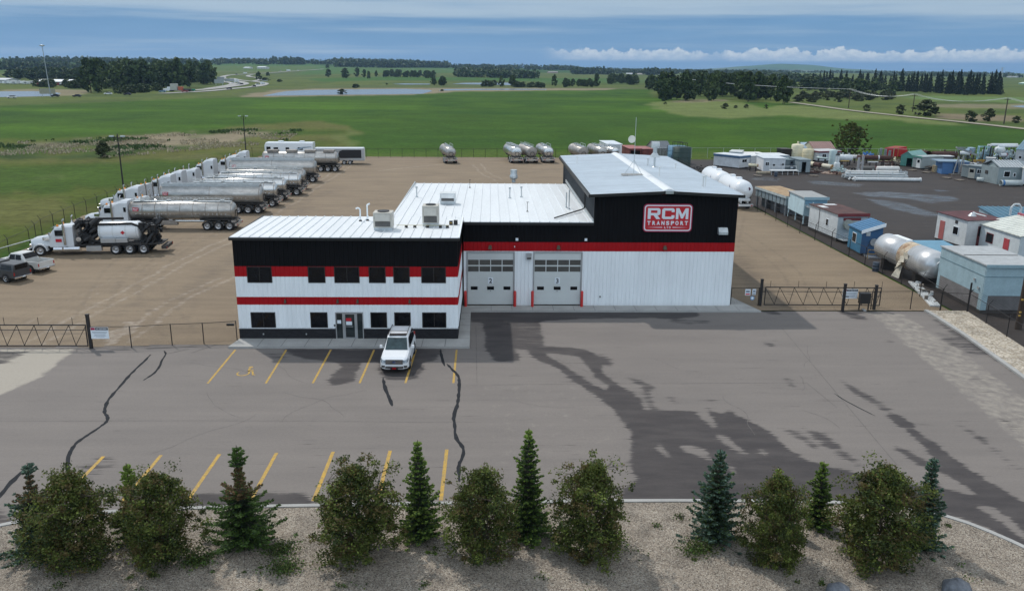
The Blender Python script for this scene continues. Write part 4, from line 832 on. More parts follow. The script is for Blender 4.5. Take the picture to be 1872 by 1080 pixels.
def tanker(x,y,rz,label,L=11.6,r=.98,zc=2.15,m_=steel,axles=3,rings=8,walk='rail',boxes=0,ladder=True,decal=True,oval=1.0,conic=0.,group='stainless tank trailers coupled in the long row',front=0.,small=False):
    """tail at x=L, barrel from x=front"""
    t=thing('tank_trailer',label,'tank trailer',(x,y,0),rz,group)
    n=28; b=MB(); b.M=Matrix.Translation((0,0,zc))@Matrix.Diagonal((1,oval,1,1))
    b.lathe([(0,.02),(.004,r*.5),(.012,r*.8),(.03,r),(.5,r+conic),(.97,r),(.988,r*.8),(.996,r*.5),(1,.02)],(front,0,conic*-.3),(L,0,0),n,cap=False); b.build('barrel',m_,t)
    rg=MB(); rg.M=Matrix.Translation((0,0,zc))@Matrix.Diagonal((1,oval,1,1))
    for i in range(rings):
        xx=front+.35+(L-front-.7)*i/(rings-1); rr_=r+conic*(1-abs(2*i/(rings-1)-1)); rg.lathe([(0,rr_),(.3,rr_+.035),(.7,rr_+.035),(1,rr_)],(xx-.04,0,-conic*.2),(xx+.04,0,-conic*.2),n,cap=False)
    rg.build('stiffener_rings',steel_b if m_ is steel_d else steel_d,t)
    zt=zc+r
    if walk=='rail':
        w=MB().box(front+.5,L-.5,-.32,.32,zt+.02,zt+.06)
        w.build('walkway',galv,t); w=MB()
        for yy in (-.42,.42):
            w.tube([(front+.5,yy,zt+.42),(L-.5,yy,zt+.42)],.022,5); w.tube([(front+.5,yy,zt+.22),(L-.5,yy,zt+.22)],.018,5)
            for k in range(8): xx=front+.5+(L-1-front)*k/7; w.tube([(xx,yy,zt-.02),(xx,yy,zt+.42)],.02,5)
        w.build('guard_rail',galv,t)
    elif walk=='box':
        MB().box(front+.4,L-.35,-.5,-.42,zt-.12,zt+.22).box(front+.4,L-.35,.42,.5,zt-.12,zt+.22).box(front+.4,front+.48,-.42,.42,zt-.1,zt+.22).box(L-.43,L-.35,-.42,.42,zt-.1,zt+.22).build('spill_box',galv,t)
    elif walk=='hoop':
        w=MB()
        for yy in (-.5,.5):
            w.tube([(L*.45,yy,zt-.1),(L*.5,yy,zt+.5),(L-.9,yy,zt+.5),(L-.5,yy,zt-.2)],.03,5)
            for k in range(4): w.tube([(L*.5+(L*.5-.9)*k/3.,yy,zt-.12),(L*.5+(L*.5-.9)*k/3.,yy,zt+.5)],.02,5)
        w.build('guard_rail',galv,t); MB().box(L*.45,L-.5,-.4,.4,zt+.0,zt+.05).build('walkway',galv,t)
    for k in range(boxes):
        xx=front+1.0+(L-front-3.6)*k/max(1,boxes-1); MB().box(xx,xx+1.9,-.6,.6,zt-.08,zt+.3).build('manway_box',steel_d,t,.03)
    for k in range(4 if not boxes else 0):
        xx=front+1.5+(L-front-3)*k/3; MB().cyl((xx,0,zt-.02),(xx,0,zt+.2),.26,n=14).build('manway_hatch',steel_b,t)
    # running gear
    xs=[L-.55-1.25*i for i in range(axles)]
    f=MB().box(xs[-1]-1.0,L+.15,-.5,-.4,1.0,1.2).box(xs[-1]-1.0,L+.15,.4,.5,1.0,1.2)
    for xx in xs: f.cyl((xx,-.9,.52),(xx,.9,.52),.08,n=8)
    f.box(front+.2,front+2.6,-.5,.5,1.02,1.14); f.box(xs[-1]-.8,L,-1.1,1.1,1.2,1.24); f.build('subframe',frame_m,t)
    for xx in xs:
        for s in (-1,1): wheel(t,xx,s*.97,.52,.52,s,n=16)
    for s in (-1,1):
        g=MB()
        for xx in xs:
            for k in range(6):
                a0,a1=PI*(1-k/6),PI*(1-(k+1)/6); q=lambda rr_,a,yy:(xx+rr_*math.cos(a),yy,.52+rr_*math.sin(a))
                g.add([q(.6,a0,s*.72),q(.6,a1,s*.72),q(.6,a1,s*1.25),q(.6,a0,s*1.25)],[(0,1,2,3)])
        g.build('fenders',steel_b,t)
        MB().box(front+3.0,front+3.12,s*.6-.06,s*.6+.06,.15,1.15).build('landing_leg',frame_m,t)
    MB().box(L+.1,L+.3,-1.2,1.2,.55,.85).build('bumper',steel_b,t); MB().box(L-.3,L+.1,-1.15,1.15,.95,1.18).build('rear_cabinet',steel_d,t)
    for yy in (-1.05,-.8,.8,1.05): MB().box(L+.3,L+.32,yy-.07,yy+.07,.64,.76).build('tail_light',redlens,t)
    if not small:
        MB().cyl((L*.45,-.95,1.05),(L*.72,-.95,1.05),.13,n=10).build('hose_tube',steel_b,t); MB().box(front+3.8,front+5.6,-1.1,-.6,.6,1.1).build('tool_box',steel_d,t,.02)
        if ladder:
            l=MB(); xx=front+3.3
            for a in (0,.4): l.tube([(xx+a,-1.05,.5),(xx+a,-1.02,zc),(xx+a,-.5,zt+.05)],.022,5)
            for k in range(8): l.tube([(xx,-1.04,.6+k*.24),(xx+.4,-1.04,.6+k*.24)],.016,5)
            l.build('ladder',galv,t)
        for k in range(int(12)): 
            pass
        rf=MB()
        for k in range(22): xx=front+1+(L-front-2)*k/21; rf.box(xx,xx+.12,-r*.9-.12,-r*.9-.10,zc-.34,zc-.29)
        q=rf.build('reflector_tape',white_sign,t); q['kind']='stuff' if 0 else 'part'; del q['kind']
        if decal: logo(t,front+.75,-r*oval-.02,zc+.0,.62,.42)
        # rear hoop of hose and placard
    w=MB(); 
    for k in range(14): a0,a1=2*PI*k/14,2*PI*(k+1)/14; w.tube([(L+.03,.42*math.cos(a0),zc-.35+.42*math.sin(a0)),(L+.03,.42*math.cos(a1),zc-.35+.42*math.sin(a1))],.045,5)
    w.build('hose_loop',rubber,t)
    return t
# the row of rigs: nose X about -49, tails X about -28.5
rigs=[ # Y, tail X, barrel length, kind
 (93.6,-28.95,12.0,dict(m_=steel,r=.98,rings=9,walk='rail',conic=.08),'ringed tank trailer with top guard rail and ladder, nearest of the long row',3.3,-45.9),
 (104.7,-28.75,13.0,dict(m_=steel,r=1.16,zc=2.3,rings=3,walk='box',conic=0.0),'big smooth sided tank trailer second from the front of the long row',3.35,-49.2),
 (110.0,-28.3,11.5,dict(m_=steel_b,r=.95,rings=9,walk='rail',conic=.05,axles=2),'ringed tank trailer third in the long row, just behind the big smooth one',3.1,-48.7),
 (115.0,-28.3,11.5,dict(m_=steel_b,r=.93,rings=9,walk='rail',conic=0.04,axles=2),'narrow ringed tank trailer fourth in the long row',3.5,-49.0),
 (120.2,-27.4,12.0,dict(m_=steel_b,r=.97,rings=10,walk='rail',conic=.03,axles=2),'bright ringed tank trailer fifth in the long row',3.4,-49.4),
 (125.4,-27.9,12.0,dict(m_=steel,r=.95,rings=9,walk='rail',conic=.04,axles=2),'ringed tank trailer sixth in the long row, in front of the second smooth one',3.1,-49.2),
 (134.2,-28.0,14.0,dict(m_=steel,r=1.2,zc=2.35,rings=3,walk='box',axles=2,ladder=False),'long smooth tank trailer seventh in the row, before the last one',3.6,-49.4),
 (148.4,-27.0,13.5,dict(m_=steel,r=1.1,zc=2.35,rings=8,walk='none',boxes=4,ladder=False),'tank trailer with four top boxes at the far end of the long row',3.5,-48.2)]
ords=['nearest','second','third','fourth','fifth','sixth','seventh','eighth']
for i,(Y,tx,Lb,kw,lb,sl_,nx) in enumerate(rigs):
    tanker(tx-Lb,Y,0,lb,L=Lb,**kw)
    ln=min(max(7.6,tx-Lb+2.3-nx),8.6); slp=sl_ if i!=2 else 0
    tractor(nx,Y,0,'white semi truck cab hitched to the '+ords[i]+' tanker of the long row',slp,ln=8.9 if i==0 else ln,axl=3 if i==0 else 2)
# two cabs standing free behind the nearest rigs
tractor(-44.6,98.8,0,'white semi truck standing free behind the nearest tanker rig',0)
tractor(-47.8,141,0,'white semi truck cab between the seventh and eighth tanker rigs',3.5)
# tank trailers along the back fence, seen from behind
for X_,Y_,a,lb,kw in [(-7.6,161.2,12,'lone tank trailer parked by the back fence with looped guard rail',dict(m_=steel,r=1.0,rings=6,walk='hoop')),
 (5.3,162.5,11,'leftmost of the three tank trailers by the back fence, bright and smooth',dict(m_=steel_b,r=1.05,rings=2,walk='box')),
 (8.3,162.6,12,'middle one of three tank trailers by the back fence, dull barrel',dict(m_=steel_d,r=1.0,rings=7,walk='rail')),
 (11.6,163.2,9,'rightmost of the three tank trailers by the back fence, pale barrel',dict(m_=steel_b,r=1.0,rings=6,walk='hoop')),
 (18.5,163.4,9,'brown grey tank trailer with black bands just behind the tall roof corner',dict(m_=steel_d,r=1.05,rings=8,walk='hoop')),
 (22.4,164.2,10,'tank trailer with bright rear behind the tall roof, second from its corner',dict(m_=steel,r=.95,rings=7,walk='hoop')),
 (25.2,165.2,18,'slim bright tank trailer behind the tall roof beside the white reefer',dict(m_=steel_b,r=.8,rings=6,walk='hoop'))]:
    L_=8.6; rz=R(90+a)-PI; ang=R(-90+a)   # tail towards the camera
    ca,sa=math.cos(ang),math.sin(ang)
    tanker(X_-ca*L_,Y_-sa*L_,ang,lb,L=L_,small=True,decal=False,ladder=False,axles=2,group='tank trailers by the back fence',**kw)
# ---- vacuum truck
vt=tractor(-44.85,80.15,R(6.5),'white vacuum truck with black pump gear and white tank, nearest of the trucks',0,ln=11.6,group=None); vt.name='vacuum_truck'; vt['category']='vacuum truck'
if 'group' in vt: del vt['group']
MB().loft([ring(3.42,2.2,.85,2.9,.08,.15,2.1),ring(4.2,2.3,.85,2.95,.08,.15,2.1)],0).build('sleeper',HID,vt)
tk=MB().lathe([(0,.02),(.01,.55),(.03,.85),(.06,.93),(.95,.93),(.98,.85),(1,.3)],(6.3,0,2.2),(10.3,0,2.2),24); tk.build('vacuum_tank',paint_w,vt)
rg=MB()
for xx in (6.6,7.8,9.0,10.0): rg.cyl((xx-.03,0,2.2),(xx+.03,0,2.2),.965,n=24,mi=0,cap=False)
rg.build('tank_rings',paint_w2,vt)
MB().tube([(6.2,-.7,2.95),(9.6,-.72,3.0),(10.3,-.75,2.7),(10.6,-.8,2.0),(10.4,-.8,1.4)],.11,8).tube([(6.0,.3,3.35),(8.6,.3,3.35)],.12,8).tube([(4.8,-.7,3.2),(4.9,-.8,2.2),(5.8,-.9,1.5),(6.6,-1.,1.3)],.12,8).build('suction_hose',rubber,vt)
gearm=MM('black_gear',(.014,.014,.015),.5,.2,var=.4,vs=5); pg=MB(); rg_=random.Random(4)
for i in range(64):
    x0=4.3+rg_.random()*1.7; y0=-1.1+rg_.random()*1.9; z0=.95+rg_.random()*2.1; s=.2+rg_.random()*.32
    if i%2: pg.box(x0,x0+s,y0,y0+s,z0,z0+s*1.3)
    else: pg.cyl((x0,y0,z0),(x0+s*1.2,y0+s*.6,z0+s),s*.5,n=10)
for k in range(2): pg.cyl((4.3+k*.65,-.2,3.05),(4.9+k*.65,-.2,3.05),.34,n=14)
pg.build('pump_gear',gearm,vt)
pg=MB()
for i in range(60):
    x0=10.3+rg_.random()*1.5; y0=-1.1+rg_.random()*1.9; z0=.7+rg_.random()*2.2*(1-.3*(i%3)/2); s=.16+rg_.random()*.28
    if i%2: pg.box(x0,x0+s,y0,y0+s,z0,z0+s*1.6)
    else: pg.cyl((x0,y0,z0),(x0+s,y0+s*.4,z0+s*1.4),s*.45,n=8)
pg.build('rear_gear',gearm,vt)
MB().cyl((4.7,-1.08,1.6),(4.7,-1.2,1.6),.24,n=16).build('filter_pot',chrome,vt)
for x0,x1,z0,z1 in ((6.7,8.1,1.2,1.65),(8.12,9.2,1.2,1.6),(5.3,6.7,.42,.92)): MB().box(x0,x1,-1.22,-.75,z0,z1).build('tool_box',alu,vt,.02)
for s in (-1,1): wheel(vt,11.6-3.6,s*.95,.52,.55,s)
MB().box(4.3,12.4,-1.15,1.15,.96,1.05).box(12.3,12.8,-1.2,1.2,.5,.8).build('deck',frame_m,vt)
dd_=MB(); dd_.M=Matrix.Translation((8.75,-.955,2.15))@Matrix.Rotation(PI/4,4,'Y'); dd_.box(-.14,.14,-.02,0,-.14,.14); dd_.build('placard',sign_red,vt)
p=MB().box(2.55,3.1,-1.085,-1.065,1.35,1.65).build('logo_decal',sign_red,vt)
for yy in (-1.1,1.1): MB().box(12.8,12.82,yy-.1,yy+.1,.58,.72).build('tail_light',redlens,vt)
# ---- light vehicles
def pickup(x,y,rz,label,pm,cap=None,wm_=rim_m):
    t=thing('pickup_truck',label,'pickup truck',(x,y,0),rz,'pickups at the left edge of the gravel')
    body=MB()
    body.loft([ring(.0,1.75,.5,.95,.08,.05,1.6),ring(.15,1.95,.42,1.1,.08,.06,1.75),ring(1.55,2.0,.42,1.2,.08,.06,1.8),ring(3.95,2.0,.42,1.2,.08,.04,1.85)],0); body.build('body',pm,t,.03)
    b=MB(); 
    b.box(3.96,5.75,-1.0,-.92,.5,1.22).box(3.96,5.75,.92,1.0,.5,1.22).box(5.68,5.75,-.92,.92,.5,1.2).box(3.96,5.68,-.92,.92,.5,.62); b.build('cargo_bed',pm,t,.015)
    MB().box(3.98,5.66,-.915,.915,.625,.64).build('bed_liner',rubber,t)
    MB().loft([ring(1.5,1.8,1.15,1.25,.03,.03,1.75),ring(2.05,1.82,1.15,1.86,.03,.08,1.5),ring(2.6,1.82,1.15,1.93,.03,.1,1.5),ring(3.5,1.82,1.15,1.92,.03,.1,1.5),ring(3.95,1.82,1.15,1.35,.03,.08,1.6)],0,False).build('cab_roof',pm,t)
    MB().hexa([(1.56,-.78,1.28),(1.56,.78,1.28),(1.62,.78,1.26),(1.62,-.78,1.26)],[(2.0,-.68,1.82),(2.0,.68,1.82),(2.06,.68,1.8),(2.06,-.68,1.8)]).build('windshield',glass,t)
    MB().hexa([(3.93,-.74,1.42),(3.93,.74,1.42),(3.97,.74,1.42),(3.97,-.74,1.42)],[(3.54,-.66,1.86),(3.54,.66,1.86),(3.60,.66,1.88),(3.60,-.66,1.88)]).build('rear_window',glass,t)
    for s in (-1,1):
        for x0,x1 in ((1.95,2.72),(2.8,3.55)): MB().hexa([(x0,s*.915-.01,1.27),(x1,s*.915-.01,1.27),(x1,s*.915+.01,1.27),(x0,s*.915+.01,1.27)],[(x0+(.15 if x0<2 else 0),s*.80-.01,1.78),(x1-(.1 if x0>2.5 else 0),s*.80-.01,1.78),(x1-(.1 if x0>2.5 else 0),s*.80+.01,1.78),(x0+(.15 if x0<2 else 0),s*.80+.01,1.78)]).build('side_window',glass,t)
        for xx in (1.0,4.7): wheel(t,xx,s*.93,.40,.28,s,wm_); MB().cyl((xx,s*1.005-.02,.44),(xx,s*1.005+.02,.44),.47,n=20).build('wheel_arch',rubber,t)
        MB().box(5.74,5.765,s*.93-.06,s*.93+.06,.75,1.05).build('tail_light',redlens,t)
        MB().box(1.85,2.0,s*1.02-.1,s*1.02+.1,1.25,1.45).build('mirror',pm,t)
    MB().box(5.75,5.9,-.95,.95,.45,.62).build('rear_bumper',chrome,t,.02); MB().box(5.9,5.91,-.15,.15,.5,.62).build('number_plate',white_sign,t)
    if cap: 
        MB().loft([ring(3.9,1.9,1.2,1.85,.03,.1,1.6),ring(5.7,1.9,1.2,1.80,.03,.1,1.6)],0).build('canopy',pm,t)
        for s in (-1,1): MB().hexa([(4.1,s*.93,1.3),(5.5,s*.93,1.3),(5.5,s*.95,1.3),(4.1,s*.95,1.3)],[(4.2,s*.82,1.7),(5.4,s*.82,1.7),(5.4,s*.85,1.7),(4.2,s*.85,1.7)]).build('canopy_window',glass,t)
        MB().hexa([(5.70,-.7,1.3),(5.70,.7,1.3),(5.73,.7,1.3),(5.73,-.7,1.3)],[(5.70,-.66,1.72),(5.70,.66,1.72),(5.73,.66,1.72),(5.73,-.66,1.72)]).build('canopy_window',glass,t)
    return t
gxy=G(57,499); an=R(-19)
def tailplace(px,py,xr,yr,an):   # put local point (xr,yr) on the ground seen at a pixel
    x,y=G(px,py); return x-(xr*math.cos(an)-yr*math.sin(an)), y-(xr*math.sin(an)+yr*math.cos(an))
silver=MM('silver_paint',(.64,.64,.62),.3,.1,var=.08); dgrey=MM('dark_grey_paint',(.06,.062,.068),.35,.2,var=.15)
K_=.88; x,y=tailplace(57,500,4.7*K_,-1.0*K_,an); q=pickup(x,y,an,'silver white pickup with an open bed at the left edge of the gravel',silver); q.scale=(K_,)*3
x,y=tailplace(12,517,4.7*K_,-1.0*K_,an); q=pickup(x,y,an,'dark grey pickup with a canopy cut off by the left frame edge',dgrey,True); q.scale=(K_,)*3
# ---- white SUV: nose towards the camera (local -X -> world -Y)
def suv(x,y,rz):
    t=thing('parked_suv','white full size SUV parked nose out in front of the office','SUV',(x,y,0),rz); pm=paint_w
    def rg(x,w,z0,zm,z1,k=.1,wt=None):
        wt=wt or w*.9
        return [(x,-w/2+k,z0),(x,w/2-k,z0),(x,w/2,z0+k),(x,w/2,zm),(x,wt/2,z1-.06),(x,wt/2-.12,z1),(x,-wt/2+.12,z1),(x,-wt/2,z1-.06),(x,-w/2,zm),(x,-w/2,z0+k)]
    MB().loft([rg(.0,1.5,.42,.62,.80,.1,1.3),rg(.06,1.8,.32,.75,.98,.1,1.6),rg(.25,1.98,.28,.85,1.10,.1,1.76),rg(.7,2.02,.26,.92,1.17,.1,1.82),rg(1.5,2.02,.26,.98,1.24,.1,1.84),rg(4.9,2.02,.26,1.0,1.26,.1,1.88),rg(5.15,1.98,.32,1.0,1.24,.1,1.84),rg(5.24,1.8,.42,.95,1.15,.1,1.7)],0).build('body',pm,t,.035)
    def gh(x,w,z1,wt): return [(x,-w/2,1.18),(x,w/2,1.18),(x,wt/2,z1-.1),(x,wt/2-.1,z1-.01),(x,0,z1+.02),(x,-wt/2+.1,z1-.01),(x,-wt/2,z1-.1)]
    MB().loft([gh(1.42,1.78,1.24,1.72),gh(1.7,1.84,1.40,1.66),gh(2.15,1.86,1.80,1.55),gh(2.5,1.86,1.96,1.52),gh(3.6,1.88,2.0,1.52),gh(4.7,1.86,1.95,1.5),gh(4.95,1.84,1.86,1.5),gh(5.12,1.82,1.4,1.7)],0).build('cabin_roof',pm,t,.02)
    MB().hexa([(1.36,-.79,1.27),(1.36,.79,1.27),(1.50,.79,1.2),(1.50,-.79,1.2)],[(2.09,-.69,1.90),(2.09,.69,1.90),(2.22,.68,1.86),(2.22,-.68,1.86)]).build('windshield',MM('windshield_glass',(.03,.05,.055),.14,var=.5,vs=2.5),t)
    for s in (-1,1):
        for x0,x1,ta,tb in ((1.85,2.78,.42,0),(2.86,3.75,0,0),(3.83,4.75,0,.14)):
            MB().hexa([(x0,s*.93,1.27),(x1,s*.93,1.27),(x1,s*.945,1.27),(x0,s*.945,1.27)],[(x0+ta,s*.785,1.84),(x1-tb,s*.785,1.84),(x1-tb,s*.80,1.84),(x0+ta,s*.80,1.84)]).build('side_window',glass,t)
        wheel(t,.98,s*.92,.42,.28,s,chrome); wheel(t,4.1,s*.92,.42,.28,s,chrome)
        for xx in (.98,4.1): MB().cyl((xx,s*1.002,.46),(xx,s*1.022,.46),.49,n=22).build('wheel_arch',rubber,t)
        MB().hexa([(-.02,s*.62,.76),(-.02,s*.88,.78),(.25,s*.985,.80),(.25,s*.62,.8)],[(.02,s*.60,.93),(.04,s*.86,.95),(.35,s*.985,1.02),(.3,s*.6,1.02)]).build('headlight',MM('lamp_glass',(.30,.34,.38),.1,.4,var=.5,vs=12),t,.01)
        MB().box(-.02,.06,s*.78-.12,s*.78+.12,.44,.57).build('fog_lamp',blackm,t,.02)
        b=MB().box(1.72,1.86,s*1.05,s*1.24,1.25,1.45); b.tube([(1.8,s*.96,1.26),(1.8,s*1.08,1.3)],.03); b.build('mirror',pm,t,.03)
        b=MB().tube([(2.35,s*.66,2.02),(2.55,s*.66,2.06),(4.55,s*.66,2.07),(4.8,s*.66,2.0)],.025); b.build('roof_rail',blackm,t)
        MB().box(5.2,5.26,s*.85-.1,s*.85+.1,.95,1.35).build('tail_light',redlens,t)
        MB().tube([(1.50,s*.2-.1,1.27),(1.62,s*.2+.38,1.36)],.012,4).build('wiper',blackm,t)
        MB().tube([(2.3,s*.52,1.97),(2.35,s*.0,2.0)],.0,3) if 0 else None
    MB().box(2.36,2.78,-.6,.6,1.955,2.0).build('sunroof',blackm,t)
    for xx in (3.1,4.3): MB().box(xx,xx+.06,-.66,.66,2.05,2.08).build('cross_bar',blackm,t)
    g=MB().box(-.035,.05,-.6,.6,.68,.98).build('grille',MM('grille_mesh',(.04,.042,.045),.4,.4,var=.3,vs=20),t)
    for z in (.74,.82,.90): MB().box(-.055,-.034,-.58,.58,z,z+.03).build('grille_bar',chrome,g)
    e=MB(); e.M=Matrix.Translation((-.075,0,.835))@Matrix.Diagonal((1,1.9,1,1)); e.cyl((0,0,0),(.02,0,0),.062,n=20); e=e.build('emblem',MM('emblem_blue',(.02,.05,.14),.3),t)
    e=MB(); e.M=Matrix.Translation((-.068,0,.835))@Matrix.Diagonal((1,1.9,1,1)); e.cyl((0,0,0),(.015,0,0),.072,n=20); e.build('emblem_rim',chrome,t)
    MB().box(-.05,.08,-.62,.62,.40,.52).build('lower_grille',blackm,t,.02); MB().box(-.075,-.05,-.55,.55,.50,.54).build('chrome_strip',chrome,t); MB().box(-.05,.12,-.7,.7,.3,.38).build('skid_plate',rim_m,t,.02)
    p=MB().box(-.1,-.075,-.26,.26,.32,.47).build('front_plate',blackm,t); MB().box(-.108,-.101,-.13,.13,.34,.45).build('plate_badge',red_siding,p)
    return t
suv(-5.82,47.2,PI/2+R(-.5)).scale=(.89,.87,.89)
# ---- recreational vehicle, cargo trailer, reefer
x,y=G(486,291); t=thing('motorhome','white motorhome with blue swoosh behind the far tankers by the back fence','motorhome',(x,y+.8,0),0)
MB().loft([ring(0,2.4,.5,2.9,.1,.25,2.3),ring(.3,2.5,.45,3.35,.1,.15,2.4),ring(9.6,2.5,.45,3.35,.1,.15,2.4)],0).build('body',paint_w,t)
MB().box(-.03,.1,-1.05,1.05,1.6,2.7).build('windshield',glass,t)
for x0,x1,z0,z1 in ((.4,1.2,1.7,2.5),(1.8,2.7,1.8,2.4),(4.2,4.9,1.9,2.4),(6.6,7.6,1.9,2.4)): MB().box(x0,x1,-1.27,-1.235,z0,z1).build('side_window',glass,t)
MB().prism([(3,1.2),(5,1.4),(8,2.3),(9.3,2.45),(9.3,2.6),(7.6,2.5),(5,1.6)],-1.275,-1.252).build('stripe',MM('swoosh_blue',(.28,.36,.44),.4),t)
for x0 in (2.6,6.8): MB().box(x0,x0+.9,-.5,.5,3.36,3.6).build('roof_air_conditioner',paint_w,t,.05)
for xx in (1.3,7.0): wheel(t,xx,-1.05,.45,.35,-1); wheel(t,xx,1.05,.45,.35,1)
x,y=G(575,300); t=thing('cargo_trailer','long enclosed trailer, white roof and big black side panel, by the back fence','trailer',(x+.3,y+.3,0),R(4))
MB().box(0,9.2,-1.2,1.2,.7,3.0).build('body',alu,t,.05); MB().box(0,9.1,-1.15,1.15,3.002,3.08).build('roof',paint_w,t); MB().prism([(4.2,1.6),(4.7,1.2),(8.7,1.2),(8.7,2.75),(5.2,2.75),(4.6,2.5)],-1.23,-1.202).build('side_panel',black_sign,t)
for xx in (5.4,6.5):
    for s in (-1,1): wheel(t,xx,s*1.15,.4,.25,s)
MB().box(9.2,9.25,-1.0,1.0,.75,2.9).build('rear_door',paint_w2,t)
# ================================================================ FENCES, GATES, POLES
def chain_mat():
    M=bpy.data.materials.new('chain_link'); M.use_nodes=True; t=M.node_tree; n=t.nodes; b=n['Principled BSDF']; b.inputs['Base Color'].default_value=(.02,.02,.02,1); b.inputs['Roughness'].default_value=.5
    g=n.new('ShaderNodeTexCoord'); s=n.new('ShaderNodeSeparateXYZ'); t.links.new(g.outputs['Object'],s.inputs[0])
    def ma(op,a,b_=None):
        q=n.new('ShaderNodeMath'); q.operation=op
        for i,v in enumerate((a,b_)):
            if v is None: continue
            if isinstance(v,(int,float)): q.inputs[i].default_value=v
            else: t.links.new(v,q.inputs[i])
        return q.outputs[0]
    u=ma('ADD',s.outputs[0],s.outputs[1]); L1=ma('FRACT',ma('MULTIPLY',ma('ADD',u,s.outputs[2]),14)); L2=ma('FRACT',ma('MULTIPLY',ma('SUBTRACT',u,s.outputs[2]),14))
    w=ma('MAXIMUM',ma('LESS_THAN',L1,.075),ma('LESS_THAN',L2,.075))
    tr=n.new('ShaderNodeBsdfTransparent'); m=n.new('ShaderNodeMixShader'); t.links.new(w,m.inputs[0]); t.links.new(tr.outputs[0],m.inputs[1]); t.links.new(b.outputs[0],m.inputs[2]); t.links.new(m.outputs[0],n['Material Output'].inputs[0]); return M
chain=chain_mat()
def fence(P,label,step=3.05,h=1.85,arm=1,r=.035,mt=fence_black,posts=None,mesh=True,wires=3,toprail=True,barb=.35):
    t=thing('chain_link_fence',label,'fence',(P[0][0],P[0][1],0)); ox,oy=P[0]; P=[(a-ox,b-oy) for a,b in P]
    pts=posts and [(a-ox,b-oy) for a,b in posts] or fine_path(P,step)
    pt=pts
    if len(pts)>98: pt=pts[::2]
    nx,ny=P[-1][1]-P[0][1],-(P[-1][0]-P[0][0]); l=math.hypot(nx,ny); nx,ny=nx/l*arm,ny/l*arm
    for (x,y) in pt:
        b=MB().cyl((x,y,-.05),(x,y,h),r,n=6)
        if wires: b.tube([(x,y,h),(x+nx*.25,y+ny*.25,h+barb)],r*.7,5)
        b.build('post',mt,t)
    pp=[(x,y,h-.03) for x,y in pts]; 
    if toprail: MB().tube(pp,r*.62,5).build('top_rail',mt,t)
    if wires:
        for k in range(wires):
            f=(k+1)/wires; MB().tube([(x+nx*.25*f,y+ny*.25*f,h+barb*f) for x,y in pts],.006,3).build('barbed_wire',mt,t)
    if mesh:
        b=MB()
        for a,c in zip(pts[:-1],pts[1:]): b.quad((a[0],a[1],.03),(c[0],c[1],.03),(c[0],c[1],h-.04),(a[0],a[1],h-.04))
        b.build('chain_link_mesh',chain,t)
    return t
fence([(-26.2,51.95),(-17.1,53.25)],'black chain link fence between left gate and office corner',posts=[(-26.2,51.95),(-23.67,52.0),(-21.2,52.5),(-19.18,52.75),(-17.1,53.2)],h=1.5,arm=1,wires=0)
fence([(19.0,62.2),(21.3,62.2)],'short black chain link fence between building corner and right gate',posts=[(19.08,62.1),(21.3,62.15)],h=1.5,wires=0)
fence([(29.9,61.2),(37.2,60.6)],'black chain link fence from the right gate to the heavy corner post',posts=[(29.9,61.1),(33.1,61.2),(35.25,60.8),(37.26,60.5)],h=1.5)
fence([(37.26,60.5),(35.8,48),(33.5,34)],'black chain link fence running down the right side of the pale rock strip',step=2.9,h=1.5,arm=-1)
fence([(35.35,60.9),(36.2,69),(36.2,80),(35.6,92),(35.5,104),(35.6,114),(35.5,130),(35.8,172)],'long black chain link fence between the gravel and the dark yard',step=3.1,h=1.75,arm=1)
fence([(-49,172.0),(-28,171.5),(3.9,173.0),(35.8,174.5)],'black chain link fence along the back of the gravel before the green field',step=2.35,h=1.9,arm=-1,wires=0)
fence([(36,175),(60,176),(90,176),(125,172)],'grey chain link fence behind the dark yard',step=3.1,h=2.1,mt=galv,wires=0)
fence([(-45.2,71),(-46.9,79.5),(-47.3,84),(-49.2,90),(-50.2,99.6),(-50.9,113),(-50.5,140),(-49,172)],'black chain link fence beside the meadow with angled barbed wire arms',step=3.05,h=1.7,arm=-1)
MB().tube([(-50,66,.5),(-47.2,78,.9),(-44.9,84,1.25)],.05,6).build('x',galv); o=C.objects[-1]; o.name='fence_pipe'; tag(o,'grey pipe rail leaning along the meadow fence beside the vacuum truck','pipe')
def gate(x0,x1,y0,y1,label,mirror=False,n=None,posts=()):
    t=thing('sliding_gate',label,'gate',(x0,y0,0),math.atan2(y1-y0,x1-x0)); L_=math.hypot(x1-x0,y1-y0)
    f=MB().box(0,L_,-.03,.03,.12,.19).box(0,L_,-.03,.03,1.55,1.62).box(0,L_,-.02,.02,1.22,1.26)
    f.box(0,.06,-.03,.03,.19,1.55).box(L_-.06,L_,-.03,.03,.19,1.55); f.build('gate_frame',fence_black,t)
    s=1.04; k=int(L_/s); s=L_/k
    for i in range(k):
        a,c=i*s,(i+1)*s
        if mirror: MB().tube([(a,0,1.55),(a+s*.72,0,.19)],.022,5).tube([(a+s*.72,0,.19),(c-.02,0,1.55)],.022,5).build('brace',fence_black,t)
        else: MB().tube([(a+.02,0,1.55),(a+s*.28,0,.19)],.022,5).tube([(a+s*.28,0,.19),(c,0,1.55)],.022,5).build('brace',fence_black,t)
    for i in range(int(L_/2.2)+1): MB().cyl((.4+i*2.2,.02,1.6),(.4+i*2.2,.02,2.1),.018,n=5).build('barb_stem',fence_black,t)
    return t
gate(-36.5,-26.45,51.95,51.95,'black lattice sliding gate at the left edge of the lot')
gate(21.7,30.9,61.95,61.75,'black lattice sliding gate right of the building',True)
